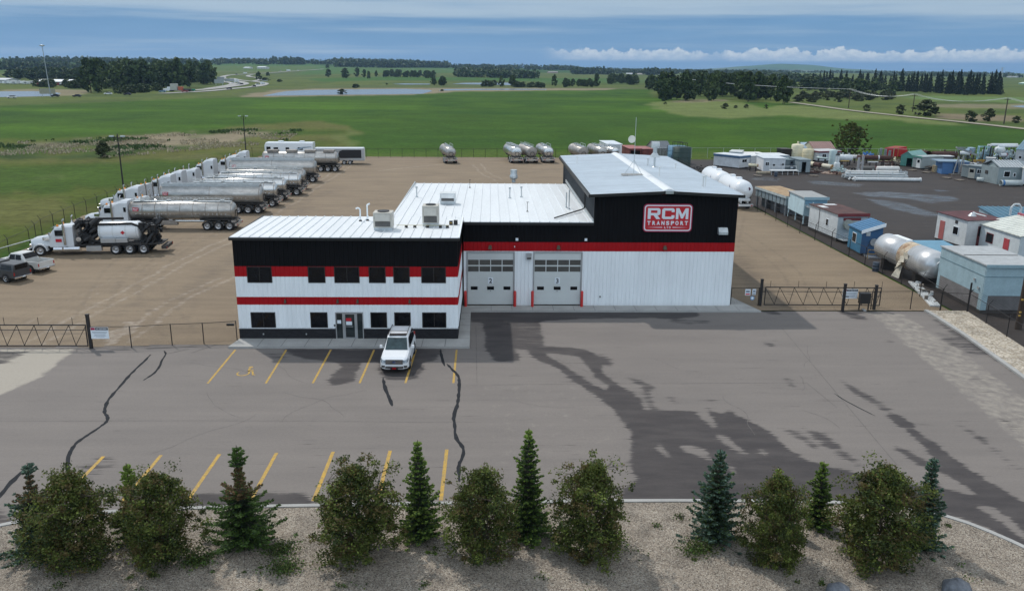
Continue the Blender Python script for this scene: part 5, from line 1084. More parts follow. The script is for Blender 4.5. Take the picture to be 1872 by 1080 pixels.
def post(x,y,h,label,r=.09,z=0):
    o=MB().box(-r,r,-r,r,0,h).box(-r-.02,r+.02,-r-.02,r+.02,h,h+.05).cyl((r,0,h*.55),(r+.28,0,h*.55),.04,n=6).build('gate_post',fence_black); o.location=(x,y,z); return tag(o,label,'post','black gate posts')
post(-26.25,51.9,2.3,'thick black post at the right end of the left gate')
post(21.45,62.1,2.15,'black post at the building end of the right gate'); post(27.4,60.5,2.2,'black post left of the sign on the right gate'); post(30.15,61.1,1.95,'black post right of the sign on the right gate')
o=MB().cyl((0,0,0),(0,0,2.35),.07,n=8).build('corner_post',fence_black); o.location=(37.26,60.5,0); tag(o,'thick black corner post where the fences meet near the blue module','post')
def notice(x,y,z,rz,w,h,label):
    t=thing('warning_sign',label,'sign',(x,y,z),rz)
    MB().box(-w/2,w/2,-.015,0,-h/2,h/2).build('panel',white_sign,t); hd=MB().box(-w/2+w*.27,w/2-.02,-.02,-.0155,h/2-.24*h,h/2-.02).build('header',black_sign,t)
    MB().box(-w/2+.02,-w/2+w*.25,-.02,-.0155,h/2-.24*h,h/2-.02).build('logo_box',sign_pink,t); write('NO TRESPASSING',w*.13,-.0215,h/2-.17*h,h*.09,text_w,t,'lettering',.02,w=w*.6)
    for k,(a,ww) in enumerate(((.12,.84),(.04,.84),(-.04,.7),(-.16,.6),(-.24,.7),(-.33,.5))): MB().box(-w*ww/2,w*ww/2,-.018,-.0155,h*a-.012,h*a+.012).build('text_line',MM('sign_text_grey',(.22,.26,.32),.5),t)
    return t
x,y=G(183,636); notice(x+.15,51.85,1.07,0,1.15,.78,'white no trespassing sign on the fence just right of the left gate')
notice(28.35,61.6,1.15,0,1.2,.78,'white no trespassing sign in front of the right gate')
for (dx,dz,w,h,c,lb) in ((-.85,1.15,.42,.5,white_sign,'small white and red notice on the short fence beside the building'),(-.35,1.18,.28,.46,white_sign,'narrow white notice next to the building fence post')):
    t=thing('fence_notice',lb,'sign',(21.2+dx,62.0,dz),0); MB().box(-w/2,w/2,-.02,0,-h/2,h/2).build('panel',c,t); MB().box(-w*.4,w*.4,-.024,-.0205,-h*.42,-h*.2).build('colour_band',sign_red if w>.3 else MM('sign_text_grey',(.22,.26,.32)),t); MB().box(-w*.35,w*.35,-.024,-.0205,-h*.05,h*.3).build('symbol_box',MM('sign_text_grey',(.22,.26,.32)),t)
t=thing('fence_notice','small round blue sticker sign low on the short fence','sign',(20.75,62.0,.68)); MB().cyl((0,0,0),(0,-.02,0),.17,n=16).build('disc',MM('sticker_blue',(.16,.30,.50),.5),t); MB().cyl((0,-.021,0),(0,-.024,0),.1,n=12).build('disc_centre',white_sign,t)
t=thing('control_cabinet','black control cabinet on two legs beside the right gate sign','cabinet',(29.25,60.95,0)); MB().box(-.42,.42,-.2,.2,.55,1.4).build('cabinet',blackm,t,.02)
for s in (-.36,.36): MB().box(s-.04,s+.04,-.04,.04,0,.55).build('leg',fence_black,t)
MB().box(-.1,.1,-.32,.1,0,.1).build('footing',concrete,t)
o=MB().box(0,.5,-.06,.06,0,.14).build('mail_tube',blackm); o.location=(-17.75,53.3,1.12); tag(o,'small black tube box by the left office corner','box')
def lightpole(x,y,h,label,flood=True):
    t=thing('light_pole',label,'light pole',(x,y,0)); MB().cyl((0,0,0),(0,0,h),.13,.07,n=8).build('pole',wood if not flood else fence_black,t)
    if flood:
        MB().tube([(-.6,0,h-.5),(.6,0,h-.5)],.04,5).tube([(-.45,0,h-.5),(-.45,0,h-1.0),(.45,0,h-1.0),(.45,0,h-.5)],.03,5).build('cross_arm',fence_black,t)
        for s in (-.75,.7): MB().box(s-.28,s+.28,-.25,.1,h-.4,h-.22).build('flood_lamp',galv,t)
    else:
        MB().box(-.5,.5,-.05,.05,h-.7,h-.62).build('cross_arm',fence_black,t)
        for s in (-.4,.4): MB().box(s-.12,s+.12,-.15,.1,h-.6,h-.45).build('flood_lamp',blackm,t)
    return t
x,y=G(229,371); lightpole(x,y,9.2,'tall black yard light pole with two floodlights beside the meadow fence')
x,y=G(450,283); t=lightpole(x,y,8.3,'thin dark light pole behind the row of tankers',True)
x,y=G(93,178); t=thing('high_mast_light','very tall grey high mast light beside the highway','light mast',(x,y,0)); h=V(86,84,y)[1]; MB().cyl((0,0,0),(-1.,0,h),.34,.15,n=10).build('mast',MM('mast_grey',(.30,.33,.35),.5),t); MB().lathe([(0,.6),(.5,1.6),(1,.7)],(-1.,0,h-.4),(-1.,0,h+.5),n=12).build('lamp_ring',galv,t)
# leaning utility pole at the right frame edge
x0_,y0_=G(1858,640); t=thing('utility_pole','thick brown utility pole with yellow marker at the right frame edge','utility pole',(38.6,56.2,0))
MB().cyl((0,0,0),(.0,0,10.5),.24,.17,n=14).build('pole',MM('pole_brown',(.045,.03,.022),.9,var=.3,vs=5,bump=.4,stretch=(4,4,.5)),t)
for z in (1.0,1.25,2.2): MB().box(-.27,-.12,-.22,-.17,z,z+.12).build('marker',yellow_l,t)
upo=[]
for px,py,ty in ((1551,198,163),(1668,205,172),(1835,227,179)):
    x,y,z=GT(px,py); h=V(px,ty,y)[1]; 
    t=thing('utility_pole',{1551:'brown wooden power pole beside the dirt track near the right grove',1668:'wooden power pole standing in front of the big willow clump',1835:'wooden power pole nearest the right frame edge beside the bushes'}[px],'utility pole',(x,y,z),0,'power poles along the dirt track')
    MB().cyl((0,0,0),(0,0,h),.25,.17,n=8).build('pole',bark,t); MB().box(-1.2,1.2,-.1,.1,h-.7,h-.5).build('cross_arm',bark,t); upo.append((x,y,z+h))
wl=MB(); pts=[(140,700,14.)]+upo+[(175,215,10.)]
o_=MB()
for off in (-1,0,1):
    for a,b_ in zip(pts[:-1],pts[1:]):
        seg=[(a[0]+(b_[0]-a[0])*k/10+off,a[1]+(b_[1]-a[1])*k/10,a[2]+(b_[2]-a[2])*k/10-2.2*(1-(2*k/10-1)**2)) for k in range(11)]; o_.tube(seg,.05,3)
tag(o_.build('power_line',galv),'sagging grey power lines strung between the wooden poles on the right','power line')
# ================================================================ THINGS IN THE YARDS
CM={}
def cm(c,rough=.55,var=.12,metal=0.,vs=1.2):
    k=('c',c,rough)
    if k not in CM: CM[k]=mat('paint_%d'%len(CM),c,rough,metal,var=var,vs=vs,fine=.06,bs=7)
    return CM[k]
def base2(pa,pb,za=0): # two pixels of the front base line -> origin, heading, length
    x0,y0=G(*pa,za);x1,y1=G(*pb,za); return x0,y0,math.atan2(y1-y0,x1-x0),math.hypot(x1-x0,y1-y0)
def topz(px,py,x,y): return V(px,py,y)[1]
def shed(name,label,cat,pa,pb,depth,ptop,wall,roof,style='flat',rh=.5,feat=(),front=None,left=None,trim=None,ribs=True,group=None,skid=.2,over=.12):
    x,y,a,w=base2(pa,pb); h=topz(pa[0],ptop,x,y)
    t=thing(name,label,cat,(x,y,0),a,group)
    if skid: MB().box(.1,w-.1,.1,depth-.1,0,skid).build('skid',frame_m,t)
    z=skid
    th=.08
    fr=front or wall; lf=left or wall
    ops=[f for f in feat if f[0]=='open']
    b=MB(); segs=[(0,w)]
    for f in ops: segs=[s for a_,c in segs for s in ((a_,min(c,f[1]*w)),(max(a_,f[2]*w),c)) if s[1]-s[0]>.02]
    for a_,c in segs: b.box(a_,c,0,th,z,h)
    for f in ops: b.box(f[1]*w,f[2]*w,0,th,z+(h-z)*f[4],h)
    if ribs:
        k=.4
        while k<w-.1:
            if not any(f[0]=='open' and f[1]*w-.05<k<f[2]*w+.05 for f in feat): b.box(k-.02,k+.02,-.02,.0,z,h)
            k+=.4
    if style=='gable_front': b.prism([(0,h+.001),(w,h+.001),(w/2,h+rh)],0,th)
    b.build('front_wall',fr,t)
    b=MB().box(0,th,th,depth,z,h)
    if style=='gable_side': b.prism([(0,h),(depth,h),(depth/2,h+rh)],0,th,ax='x')
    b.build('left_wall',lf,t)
    MB().box(w-th,w,th,depth,z,h).box(th,w-th,depth-th,depth,z,h).build('rear_walls',wall,t)
    o=over
    if style=='flat': MB().box(-o,w+o,-o,depth+o,h+.002,h+.1).build('roof',roof,t)
    elif style=='shed_back': MB().hexa([(-o,-o,h),(w+o,-o,h),(w+o,depth+o,h+rh),(-o,depth+o,h+rh)],[(-o,-o,h+.08),(w+o,-o,h+.08),(w+o,depth+o,h+rh+.08),(-o,depth+o,h+rh+.08)]).build('roof',roof,t)
    else:
        r=MB()
        if style=='gable_front':
            for s in (0,1):
                xa,xb=(-o,w/2) if s==0 else (w+o,w/2); dz=-o*rh/(w/2); q=[(xa,-o,h+dz),(xb,-o,h+rh),(xb,depth+o,h+rh),(xa,depth+o,h+dz)]; q=q if s==0 else q[::-1]; r.hexa(q,[(p[0],p[1],p[2]+.06) for p in q])
        else:
            for s in (0,1):
                ya,yb=(-o,depth/2) if s==0 else (depth+o,depth/2); dz=-o*rh/(depth/2); q=[(-o,ya,h+dz),(w+o,ya,h+dz),(w+o,yb,h+rh),(-o,yb,h+rh)]; q=q if s==0 else q[::-1]; r.hexa(q,[(p[0],p[1],p[2]+.06) for p in q])
                k=.25
                while k<w:
                    q=[(k-.04,ya,h+dz+.06),(k+.04,ya,h+dz+.06),(k+.04,yb,h+rh+.06),(k-.04,yb,h+rh+.06)]; q=q if s==0 else q[::-1]; r.hexa(q,[(p[0],p[1],p[2]+.05) for p in q],mi=1); k+=.5
        r.build('roof',[roof,trim or roof],t)
    if trim and style in('flat','shed_back'): MB().box(-o-.03,w+o+.03,-o-.05,-o-.005,h-.16,h+.14).box(-o-.05,-o-.005,-o,depth+o,h-.16,h+.14).build('roof_trim',trim,t)
    for f in feat:
        k=f[0]
        if k in('win','door'):
            x0,x1=f[1]*w,f[2]*w; z0,z1=z+(h-z)*f[3],z+(h-z)*f[4]
            q=MB().box(x0,x1,-.05,-.0205,z0,z1).build('window' if k=='win' else 'door',(white_siding if k=='win' else (f[5] if len(f)>5 else cm((.6,.62,.63)))),t)
            if k=='win': MB().box(x0+.06,(x0+x1)/2-.02,-.056,-.0505,z0+.06,z1-.06).box((x0+x1)/2+.02,x1-.06,-.056,-.0505,z0+.06,z1-.06).build('pane',glass,q)
            else: MB().box(x0+.2*(x1-x0),x1-.2*(x1-x0),-.056,-.0505,z0+.55*(z1-z0),z0+.85*(z1-z0)).build('pane',glass,q)
        elif k in ('lwin','ldoor'):   # on the left wall
            y0,y1=f[1]*depth,f[2]*depth; z0,z1=z+(h-z)*f[3],z+(h-z)*f[4]
            q=MB().box(-.03,-.001,y0,y1,z0,z1).build('window' if k=='lwin' else 'door',white_siding if k=='lwin' else (f[5] if len(f)>5 else cm((.6,.62,.63))),t)
            MB().box(-.036,-.0305,y0+.08,y1-.08,z0+.08 if k=='lwin' else z0+.55*(z1-z0),z1-.08).build('pane',glass,q)
        elif k=='band': MB().box(-.01-o,w+.01+o,-.03-o,-.021-o,z+(h-z)*f[3],z+(h-z)*f[4]).box(-.03-o,-.01-o,-.03-o,depth,z+(h-z)*f[3],z+(h-z)*f[4]).build('band',f[5],t)
        elif k=='box': MB().box(f[1]*w,f[2]*w,-.3,-.021,z+(h-z)*f[3],z+(h-z)*f[4]).build('wall_box',f[5] if len(f)>5 else galv,t)
    return t,w,h
def hves(name,label,cat,pa,pb,ptop,m_,head=.35,zoff=.25,end=None,rings=0,saddle=True,group=None,n=20,open_=False,mid=None,nozzles=0,endm=None):
    """horizontal cylinder; base pixels of its two ends and pixel row of its top"""
    x,y,a,w=base2(pa,pb); ht=V((pa[0]+pb[0])/2,ptop,(y+G(*pb)[1])/2)[1]; r=max(.1,(ht-zoff)/2)
    t=thing(name,label,cat,(x,y+r,0),a,group); zc=zoff+r
    if open_: MB().lathe([(0,r*.93),(0,r),(1,r),(1,r*.93),(.0,r*.92)],(0,0,zc),(w,0,zc),n,cap=False).build('shell',m_,t)
    else: MB().lathe([(0,.02),(head*r/w*.12,r*.5),(head*r/w*.4,r*.82),(head*r/w,r),(1-head*r/w,r),(1-head*r/w*.4,r*.82),(1-head*r/w*.12,r*.5),(1,.02)],(0,0,zc),(w,0,zc),n,cap=False).build('shell',m_,t)
    if endm: MB().lathe([(0,r*1.03),(1,r*1.03)],(w-.12,0,zc),(w+.05,0,zc),n).build('end_flange',endm,t)
    if rings:
        g=MB()
        for i in range(rings): xx=w*(i+1)/(rings+1); g.lathe([(0,r),(.3,r+.05),(.7,r+.05),(1,r)],(xx-.06,0,zc),(xx+.06,0,zc),n,cap=False)
        g.build('shell_rings',m_,t)
    if mid: MB().lathe([(0,r+.01),(1,r+.01)],(w*mid[0],0,zc),(w*mid[1],0,zc),n,cap=False).build('band',mid[2],t)
    if saddle:
        for xx in (.2*w,.8*w): MB().box(xx-.12,xx+.12,-r*.75,r*.75,0,zoff+r*.35).build('saddle',frame_m,t)
    for k in range(nozzles):
        xx=w*(k+.7)/(nozzles+.4); MB().cyl((xx,0,zc+r*.9),(xx,0,zc+r*1.3),r*.14+.05,n=8).cyl((xx,0,zc+r*1.28),(xx,0,zc+r*1.36),r*.2+.08,n=8).build('nozzle',m_,t)
    return t,w,r
def vtank(name,label,px,py,ptop,wpx,m_,dome=.1,group=None,rail=False,bands=3,hat=None):
    x,y=G(px,py); s=scale(x,y,1); r=wpx/s/2; h=V(px,ptop,y+r)[1]
    t=thing(name,label,'tank',(x,y+r,0),0,group); MB().lathe([(0,r),(1-dome,r),(1-dome*.5,r*.9),(1,r*.3)],(0,0,0),(0,0,h),28).build('shell',m_,t)
    g=MB()
    for i in range(bands): z=h*(1-dome)*(i+1)/(bands+1); g.lathe([(0,r),(.5,r+.03),(1,r)],(0,0,z-.05),(0,0,z+.05),28,cap=False)
    if bands: g.build('shell_bands',m_,t)
    if rail:
        g=MB()
        for k in range(10): a0,a1=2*PI*k/10,2*PI*(k+1)/10; g.tube([(r*.55*math.cos(a0),r*.55*math.sin(a0)-.1,h+.7),(r*.55*math.cos(a1),r*.55*math.sin(a1)-.1,h+.7)],.04,4).tube([(r*.55*math.cos(a0),r*.55*math.sin(a0)-.1,h-.2),(r*.55*math.cos(a0),r*.55*math.sin(a0)-.1,h+.7)],.03,4)
        g.build('top_rail',fence_black,t)
        l=MB(); l.tube([(-r-.12,-.2,0),(-r-.12,-.2,h)],.03,4).tube([(-r-.12,.2,0),(-r-.12,.2,h)],.03,4); l.build('ladder',fence_black,t)
    if hat: MB().cyl((0,0,h-.02),(0,0,h+hat),r*.16).build('vent_cap',m_,t)
    return t,r,h
def scrap(name,label,pa,pb,depth,ptop,mats,n=22,seed=1,cat='scrap pile'):
    x,y,a,w=base2(pa,pb); h=max(.3,topz(pa[0],ptop,x,y)); t=thing(name,label,cat,(x,y,0),a); q=random.Random(seed)
    for mi_,m_ in enumerate(mats):
        b=MB()
        for k in range(n//len(mats)):
            x0=q.random()*w;y0=q.random()*depth;z0=q.random()*h*.6;s=min(w,1.6)*(.15+.35*q.random()); typ=q.random()
            if typ<.4: b.M=Matrix.Translation((x0,y0,z0+.1))@Matrix.Rotation(q.random()*3,4,'Z')@Matrix.Rotation((q.random()-.5)*.7,4,'Y'); b.box(-s,s,-s*.25,s*.25,0,s*.2)
            elif typ<.75: b.M=None; b.cyl((x0,y0,z0+.1),(x0+s*1.6*(q.random()-.2),y0+s*(q.random()-.5),z0+.1+s*.4*q.random()),s*.18,n=8)
            else: b.M=None; b.cyl((x0,y0,z0),(x0,y0,z0+s*.7),s*.3,n=9)
        b.M=None; b.box(0,w,0,depth,0,.12) if mi_==0 else None
        b.build('scrap_pieces',m_,t)
    return t
PB=(.36,.50,.56); LB=(.27,.46,.56); GY=(.25,.29,.31); WH=(.60,.63,.65); CR=(.62,.58,.42)
# row along the fence, near to far
lb=cm((.30,.42,.47),.55); lb2=cm((.27,.395,.45),.5)
t=thing('equipment_module','tall light blue steel module with louvred lower sides beside the right fence corner','module',(38.0,60.1,0),R(-2))
H_=3.78
MB().box(0,4.4,0,7.0,0,.25).build('skid',frame_m,t); MB().box(.02,4.38,.0,.1,1.42,H_).box(.0,.1,.1,7.0,1.42,H_).box(4.3,4.38,.1,7,.25,H_).box(.1,4.3,6.9,7.0,.25,H_).box(.0,.45,.02,.1,.25,1.42).box(4.0,4.38,.02,.1,.25,1.42).box(.0,.08,.1,.5,.25,1.42).box(0,.08,6.6,7,.25,1.42).build('shell',lb,t)
MB().box(-.03,4.42,-.03,0,2.9,2.94).box(-.03,0,0,7,2.9,2.94).build('seam',cm((.12,.2,.24)),t)
lv=MB()
for k in range(15): z=.3+k*.075; lv.hexa([(.46,.0,z),(3.99,.0,z),(3.99,.07,z+.03),(.46,.07,z+.03)],[(.46,.0,z+.015),(3.99,.0,z+.015),(3.99,.07,z+.045),(.46,.07,z+.045)]); lv.hexa([(.0,.51,z),(.07,.51,z+.03),(.07,6.59,z+.03),(.0,6.59,z)],[(.0,.51,z+.015),(.07,.51,z+.045),(.07,6.59,z+.045),(.0,6.59,z+.015)])
lv.build('louvres',MM('louvre_grey',(.27,.26,.26),.5,.3,var=.2),t); MB().box(.09,4.2,.1,.14,.26,1.4).box(.09,.13,.14,6.8,.26,1.4).build('inner_lining',cm((.09,.09,.09)),t)
MB().box(-.1,4.5,-.12,7.1,H_+.002,H_+.09).build('roof',MM('module_roof',(.36,.38,.39),.6,var=.15,vs=2),t); MB().box(-.1,4.5,-.16,-.122,H_-.12,H_+.12).build('roof_edge',lb2,t)
MB().box(-.0,4.3,3.4,3.5,H_+.091,H_+.12).build('roof_seam',frame_m,t)
for yy,zz in ((1.2,2.3),(.5,1.8)): MB().box(-.1,0,yy,yy+.2,zz,zz+.18).build('wall_bracket',alu,t)
# silver vessel with torn cladding
ax,ay=38.3,67.6; t=thing('insulated_vessel','large silver clad horizontal vessel with torn cream insulation lying on black saddles','vessel',(ax+.35,ay,0),R(93.5)); r=1.26; zc=1.85
sm=MM('foil_cladding',(.62,.63,.64),.32,.55,var=.12,vs=1.2,stretch=(4,1,1)); 
MB().lathe([(0,.02),(.02,r*.5),(.05,r*.82),(.11,r),(.36,r),(.36,r*.97),(.52,r*.97),(.52,r),(.93,r),(.97,r*.8),(.99,r*.5),(1,.02)],(0,0,zc),(9.4,0,zc),30,cap=False).build('shell',sm,t)
MB().lathe([(0,r*.985),(.15,r*.99),(.9,r*.99),(1,r*.985)],(3.3,0,zc),(4.95,0,zc),30,cap=False).build('torn_insulation',MM('torn_insulation',(.66,.61,.48),.9,col2=(.28,.17,.10),vs=1.3,fine=.3,bs=6,bump=.8),t)
for q in range(5):
    an_=R(15-q*17); o=MB().hexa([(-.35,-.02,-.3),(.35,-.02,-.35),(.35,.02,-.35),(-.35,.02,-.3)],[(-.25,-.02,.3),(.4,-.02,.25),(.4,.02,.25),(-.25,.02,.3)]).build('torn_flap',MM('flap_cream',(.60,.56,.46),.8,var=.3),t); o.location=(3.2+q*.42,math.cos(an_)*(r+.07),zc+math.sin(an_)*(r+.07)); o.rotation_euler=(-an_*.0+R(90)-an_-R(90)+R(12),R(10*q),0)
MB().hexa([(3.6,r+.15,.0),(4.6,r+.3,.0),(4.6,r+.34,0),(3.6,r+.19,0)],[(3.9,r*.85,1.1),(4.4,r*.85,1.1),(4.4,r*.88,1.1),(3.9,r*.88,1.1)]).build('hanging_sheet',MM('flap_cream',(.60,.56,.46)),t)
for xx in (1.9,7.2): MB().box(xx-.25,xx+.25,-1.1,1.1,0,1.0).build('saddle',blackm,t)
MB().tube([(-.1,.0,zc),(-.5,0,zc),(-.55,.0,zc-1.0)],.09,8).tube([(-.2,-.4,zc+.3),(-.4,-.4,zc-.6)],.06,8).cyl((-.12,0,zc+.2),(-.02,0,zc+.2),.38).build('end_piping',galv,t)
MB().box(5.0,7.5,-.25,.25,zc+r-.02,zc+r+.12).build('top_walkway',white_siding,t)
o=scrap('debris','white and grey rubbish scattered under the fence by the silver vessel',(1660,516),(1700,560),.8,505,[paint_w2,wood],12,7,'debris')
# blue shed
bs=cm((.035,.13,.26)); 
def freeshed(name,label,x,y,rz,w,d,h,wall,roofm,rh,fall,feat=(),trim=None,left=None,skid=.25,stripes=None,legs=0,rooftop=None):
    """w along local x, d along local y; fall 'f' roof high at the back, 'r' high on the right"""
    t=thing(name,label,'shed',(x,y,0),rz)
    MB().box(.05,w-.05,.05,d-.05,0,skid).build('skid',frame_m,t)
    hf=h; hb=h+(rh if fall=='f' else 0); hr=h+(rh if fall=='r' else 0)
    z=skid+legs
    c=[(0,0),(w,0),(w,d),(0,d)]; ht=lambda a,b_: h+(rh*b_/d if fall=='f' else rh*a/w)
    MB().hexa([(0,0,z),(w,0,z),(w,.08,z),(0,.08,z)],[(0,0,ht(0,0)),(w,0,ht(w,0)),(w,.08,ht(w,0)),(0,.08,ht(0,0))]).build('front_wall',wall,t)
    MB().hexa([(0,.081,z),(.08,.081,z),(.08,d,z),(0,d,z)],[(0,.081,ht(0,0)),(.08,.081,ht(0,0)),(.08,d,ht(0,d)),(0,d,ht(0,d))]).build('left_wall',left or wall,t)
    MB().hexa([(w-.08,.081,z),(w,.081,z),(w,d,z),(w-.08,d,z)],[(w-.08,.081,ht(w,0)),(w,.081,ht(w,0)),(w,d,ht(w,d)),(w-.08,d,ht(w,d))]).hexa([(.081,d-.08,z),(w-.081,d-.08,z),(w-.081,d,z),(.081,d,z)],[(.081,d-.08,ht(0,d)),(w-.081,d-.08,ht(w,d)),(w-.081,d,ht(w,d)),(.081,d,ht(0,d))]).build('rear_walls',wall,t)
    o=.15; q=[(-o,-o),(w+o,-o),(w+o,d+o),(-o,d+o)]; r=MB().hexa([(a,b_,ht(min(max(a,0),w),min(max(b_,0),d))+.003) for a,b_ in q],[(a,b_,ht(min(max(a,0),w),min(max(b_,0),d))+.07) for a,b_ in q]); r.build('roof',roofm,t)
    if stripes:
        s=MB(); k=.3
        L_=d if fall=='r' else w
        while k<L_-.05:
            if fall=='r': s.hexa([(-o,k-.08,ht(0,k)+.07),(w+o,k-.08,ht(w,k)+.07),(w+o,k+.08,ht(w,k)+.07),(-o,k+.08,ht(0,k)+.07)],[(-o,k-.08,ht(0,k)+.12),(w+o,k-.08,ht(w,k)+.12),(w+o,k+.08,ht(w,k)+.12),(-o,k+.08,ht(0,k)+.12)])
            else: s.hexa([(k-.08,-o,ht(k,0)+.07),(k+.08,-o,ht(k,0)+.07),(k+.08,d+o,ht(k,d)+.07),(k-.08,d+o,ht(k,d)+.07)],[(k-.08,-o,ht(k,0)+.12),(k+.08,-o,ht(k,0)+.12),(k+.08,d+o,ht(k,d)+.12),(k-.08,d+o,ht(k,d)+.12)])
            k+=.62
        s.build('roof_ribs',stripes,t)
    if trim: MB().hexa([(-o,-o-.05,ht(0,0)-.2),(w+o,-o-.05,ht(w,0)-.2),(w+o,-o-.002,ht(w,0)-.2),(-o,-o-.002,ht(0,0)-.2)],[(-o,-o-.05,ht(0,0)+.14),(w+o,-o-.05,ht(w,0)+.14),(w+o,-o-.002,ht(w,0)+.14),(-o,-o-.002,ht(0,0)+.14)]).build('fascia',trim,t)
    if legs:
        for a,b_ in ((0.05,.05),(w-.15,.05),(.05,d-.15),(w-.15,d-.15),(.05,d/2),(w-.15,d/2)): MB().box(a,a+.12,b_,b_+.12,skid,z).build('leg',frame_m if legs<1 else left or wall,t)
    for f in feat:
        if f[0]=='L': q=MB().box(-.04,-.001,f[1],f[2],f[3],f[4]).build(f[5],f[6],t); (f[5]=='window') and MB().box(-.046,-.041,f[1]+.06,f[2]-.06,f[3]+.06,f[4]-.06).build('pane',glass,q)
        else: q=MB().box(f[1],f[2],-.04,-.001,f[3],f[4]).build(f[5],f[6],t); (f[5] in('window','door')) and MB().box(f[1]+.08,f[2]-.08,-.046,-.041,(f[3]+.06 if f[5]=='window' else f[3]+(f[4]-f[3])*.5),f[4]-.1).build('pane',glass,q)
    return t
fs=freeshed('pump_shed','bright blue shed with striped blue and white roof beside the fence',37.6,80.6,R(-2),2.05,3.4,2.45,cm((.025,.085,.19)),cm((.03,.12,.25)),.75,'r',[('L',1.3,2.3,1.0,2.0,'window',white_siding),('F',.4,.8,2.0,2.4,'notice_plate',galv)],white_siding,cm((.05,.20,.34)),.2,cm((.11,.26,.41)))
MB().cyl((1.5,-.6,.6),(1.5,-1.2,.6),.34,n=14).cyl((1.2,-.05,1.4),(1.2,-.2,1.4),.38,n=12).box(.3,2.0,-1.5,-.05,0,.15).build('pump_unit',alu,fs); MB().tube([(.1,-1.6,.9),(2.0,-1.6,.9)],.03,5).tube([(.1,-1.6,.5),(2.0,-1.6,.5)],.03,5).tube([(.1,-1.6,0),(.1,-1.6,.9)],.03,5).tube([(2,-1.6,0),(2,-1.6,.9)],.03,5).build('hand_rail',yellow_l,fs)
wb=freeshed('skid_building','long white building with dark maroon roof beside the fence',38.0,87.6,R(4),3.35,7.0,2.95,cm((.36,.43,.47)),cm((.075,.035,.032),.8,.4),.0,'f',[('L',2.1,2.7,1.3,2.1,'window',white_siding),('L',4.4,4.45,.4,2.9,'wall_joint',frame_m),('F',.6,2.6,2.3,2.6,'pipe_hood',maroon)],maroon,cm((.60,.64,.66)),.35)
MB().cyl((1.1,-.6,1.9),(1.1,-.05,1.9),.55,n=16).tube([(2.2,-.7,2.3),(2.2,-.7,.3)],.12,8).tube([(1.6,-.5,2.2),(2.2,-.7,2.3)],.1,8).build('vent_equipment',MM('greenish_grey',(.33,.36,.33),.5),wb); MB().tube([(.2,-1.3,.35),(.2,-1.3,1.1),(1.6,-1.3,1.1),(1.6,-1.3,.35)],.03,5).box(.1,1.8,-1.4,-.05,.3,.36).build('stair_platform',galv,wb)
MB().box(.2,.9,4.2,5.6,3.03,3.06).box(1.4,2.8,6.0,6.8,3.03,3.05).build('white_patches',paint_w2,wb)
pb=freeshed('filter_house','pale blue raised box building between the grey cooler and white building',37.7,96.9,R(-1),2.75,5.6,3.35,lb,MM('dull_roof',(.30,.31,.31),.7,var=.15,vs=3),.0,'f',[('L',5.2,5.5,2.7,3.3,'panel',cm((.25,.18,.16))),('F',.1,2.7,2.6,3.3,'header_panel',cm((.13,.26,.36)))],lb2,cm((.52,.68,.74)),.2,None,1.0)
MB().box(.2,1.1,-.9,-.05,2.3,2.45).tube([(.6,-1.3,3.0),(.6,-.1,2.2)],.06,6).build('canopy_box',galv,pb)
gc=thing('air_cooler','long grey cooler on legs with rusty tan roof at the far end of the fence','cooler',(37.85,103.4,0),R(7)); gm_=cm((.24,.30,.33)); 
MB().box(0,3.4,0,9.0,1.35,2.5).build('plenum',gm_,gc); MB().box(-.1,3.5,-.1,9.1,2.502,2.62).build('roof',MM('rusty_tan_roof',(.42,.32,.19),.8,col2=(.26,.16,.09),vs=1.1,fine=.15,bs=6),gc); MB().box(-.13,-.102,-.1,9.1,2.3,2.6).box(-.1,3.5,-.13,-.102,2.3,2.6).build('rim',cm((.45,.50,.50)),gc)
for k in range(8): MB().box(-.04,0,.5+1.1*k,.58+1.1*k,1.35,2.3).build('rib',frame_m,gc)
for k in range(4):
    for s in (.1,3.2): MB().box(s-.08,s+.08,.1+k*2.8,.28+k*2.8,0,1.35).build('leg',cm((.20,.22,.24)),gc)
for k in range(3): MB().box(.5,3.0,.8+k*2.8,2.4+k*2.8,.1,1.3).build('coil_block',cm((.10,.12,.14),.6,.3),gc)
# sheds behind
freeshed('low_blue_cover','low shed with plain blue sloping roof behind the silver vessel',41.5,74.0,R(1),2.9,3.8,1.8,bs,cm((.12,.27,.38)),.25,'f')
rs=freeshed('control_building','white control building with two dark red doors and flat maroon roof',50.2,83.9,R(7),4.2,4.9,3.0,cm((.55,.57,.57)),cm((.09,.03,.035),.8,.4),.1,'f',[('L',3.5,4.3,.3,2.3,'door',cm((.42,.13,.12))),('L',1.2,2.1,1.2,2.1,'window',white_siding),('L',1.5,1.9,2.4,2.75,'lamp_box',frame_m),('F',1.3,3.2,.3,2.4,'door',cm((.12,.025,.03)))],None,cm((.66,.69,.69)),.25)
MB().cyl((2.1,2.2,3.1),(2.1,2.2,3.45),.45,.15).tube([(3.2,1.5,3.15),(3.2,3,3.15),(3.6,4,3.15)],.1,6).build('roof_vents',galv,rs); MB().cyl((3.9,-.7,2.0),(3.0,-.2,2.0),.25).build('side_duct',paint_w2,rs)
ws=freeshed('corrugated_cabin','white cabin with corrugated striped roof and red window frame at right edge',51.8,77.4,R(0),4.2,7.3,2.6,cm((.50,.56,.58)),cm((.58,.60,.54),.6,.2),.85,'r',[('L',1.6,2.5,.9,2.0,'door',cm((.45,.06,.07))),('L',4.3,5.5,1.0,2.0,'window',maroon)],None,cm((.64,.69,.70)),.25,MM('roof_rib_pale',(.66,.68,.64),.5))
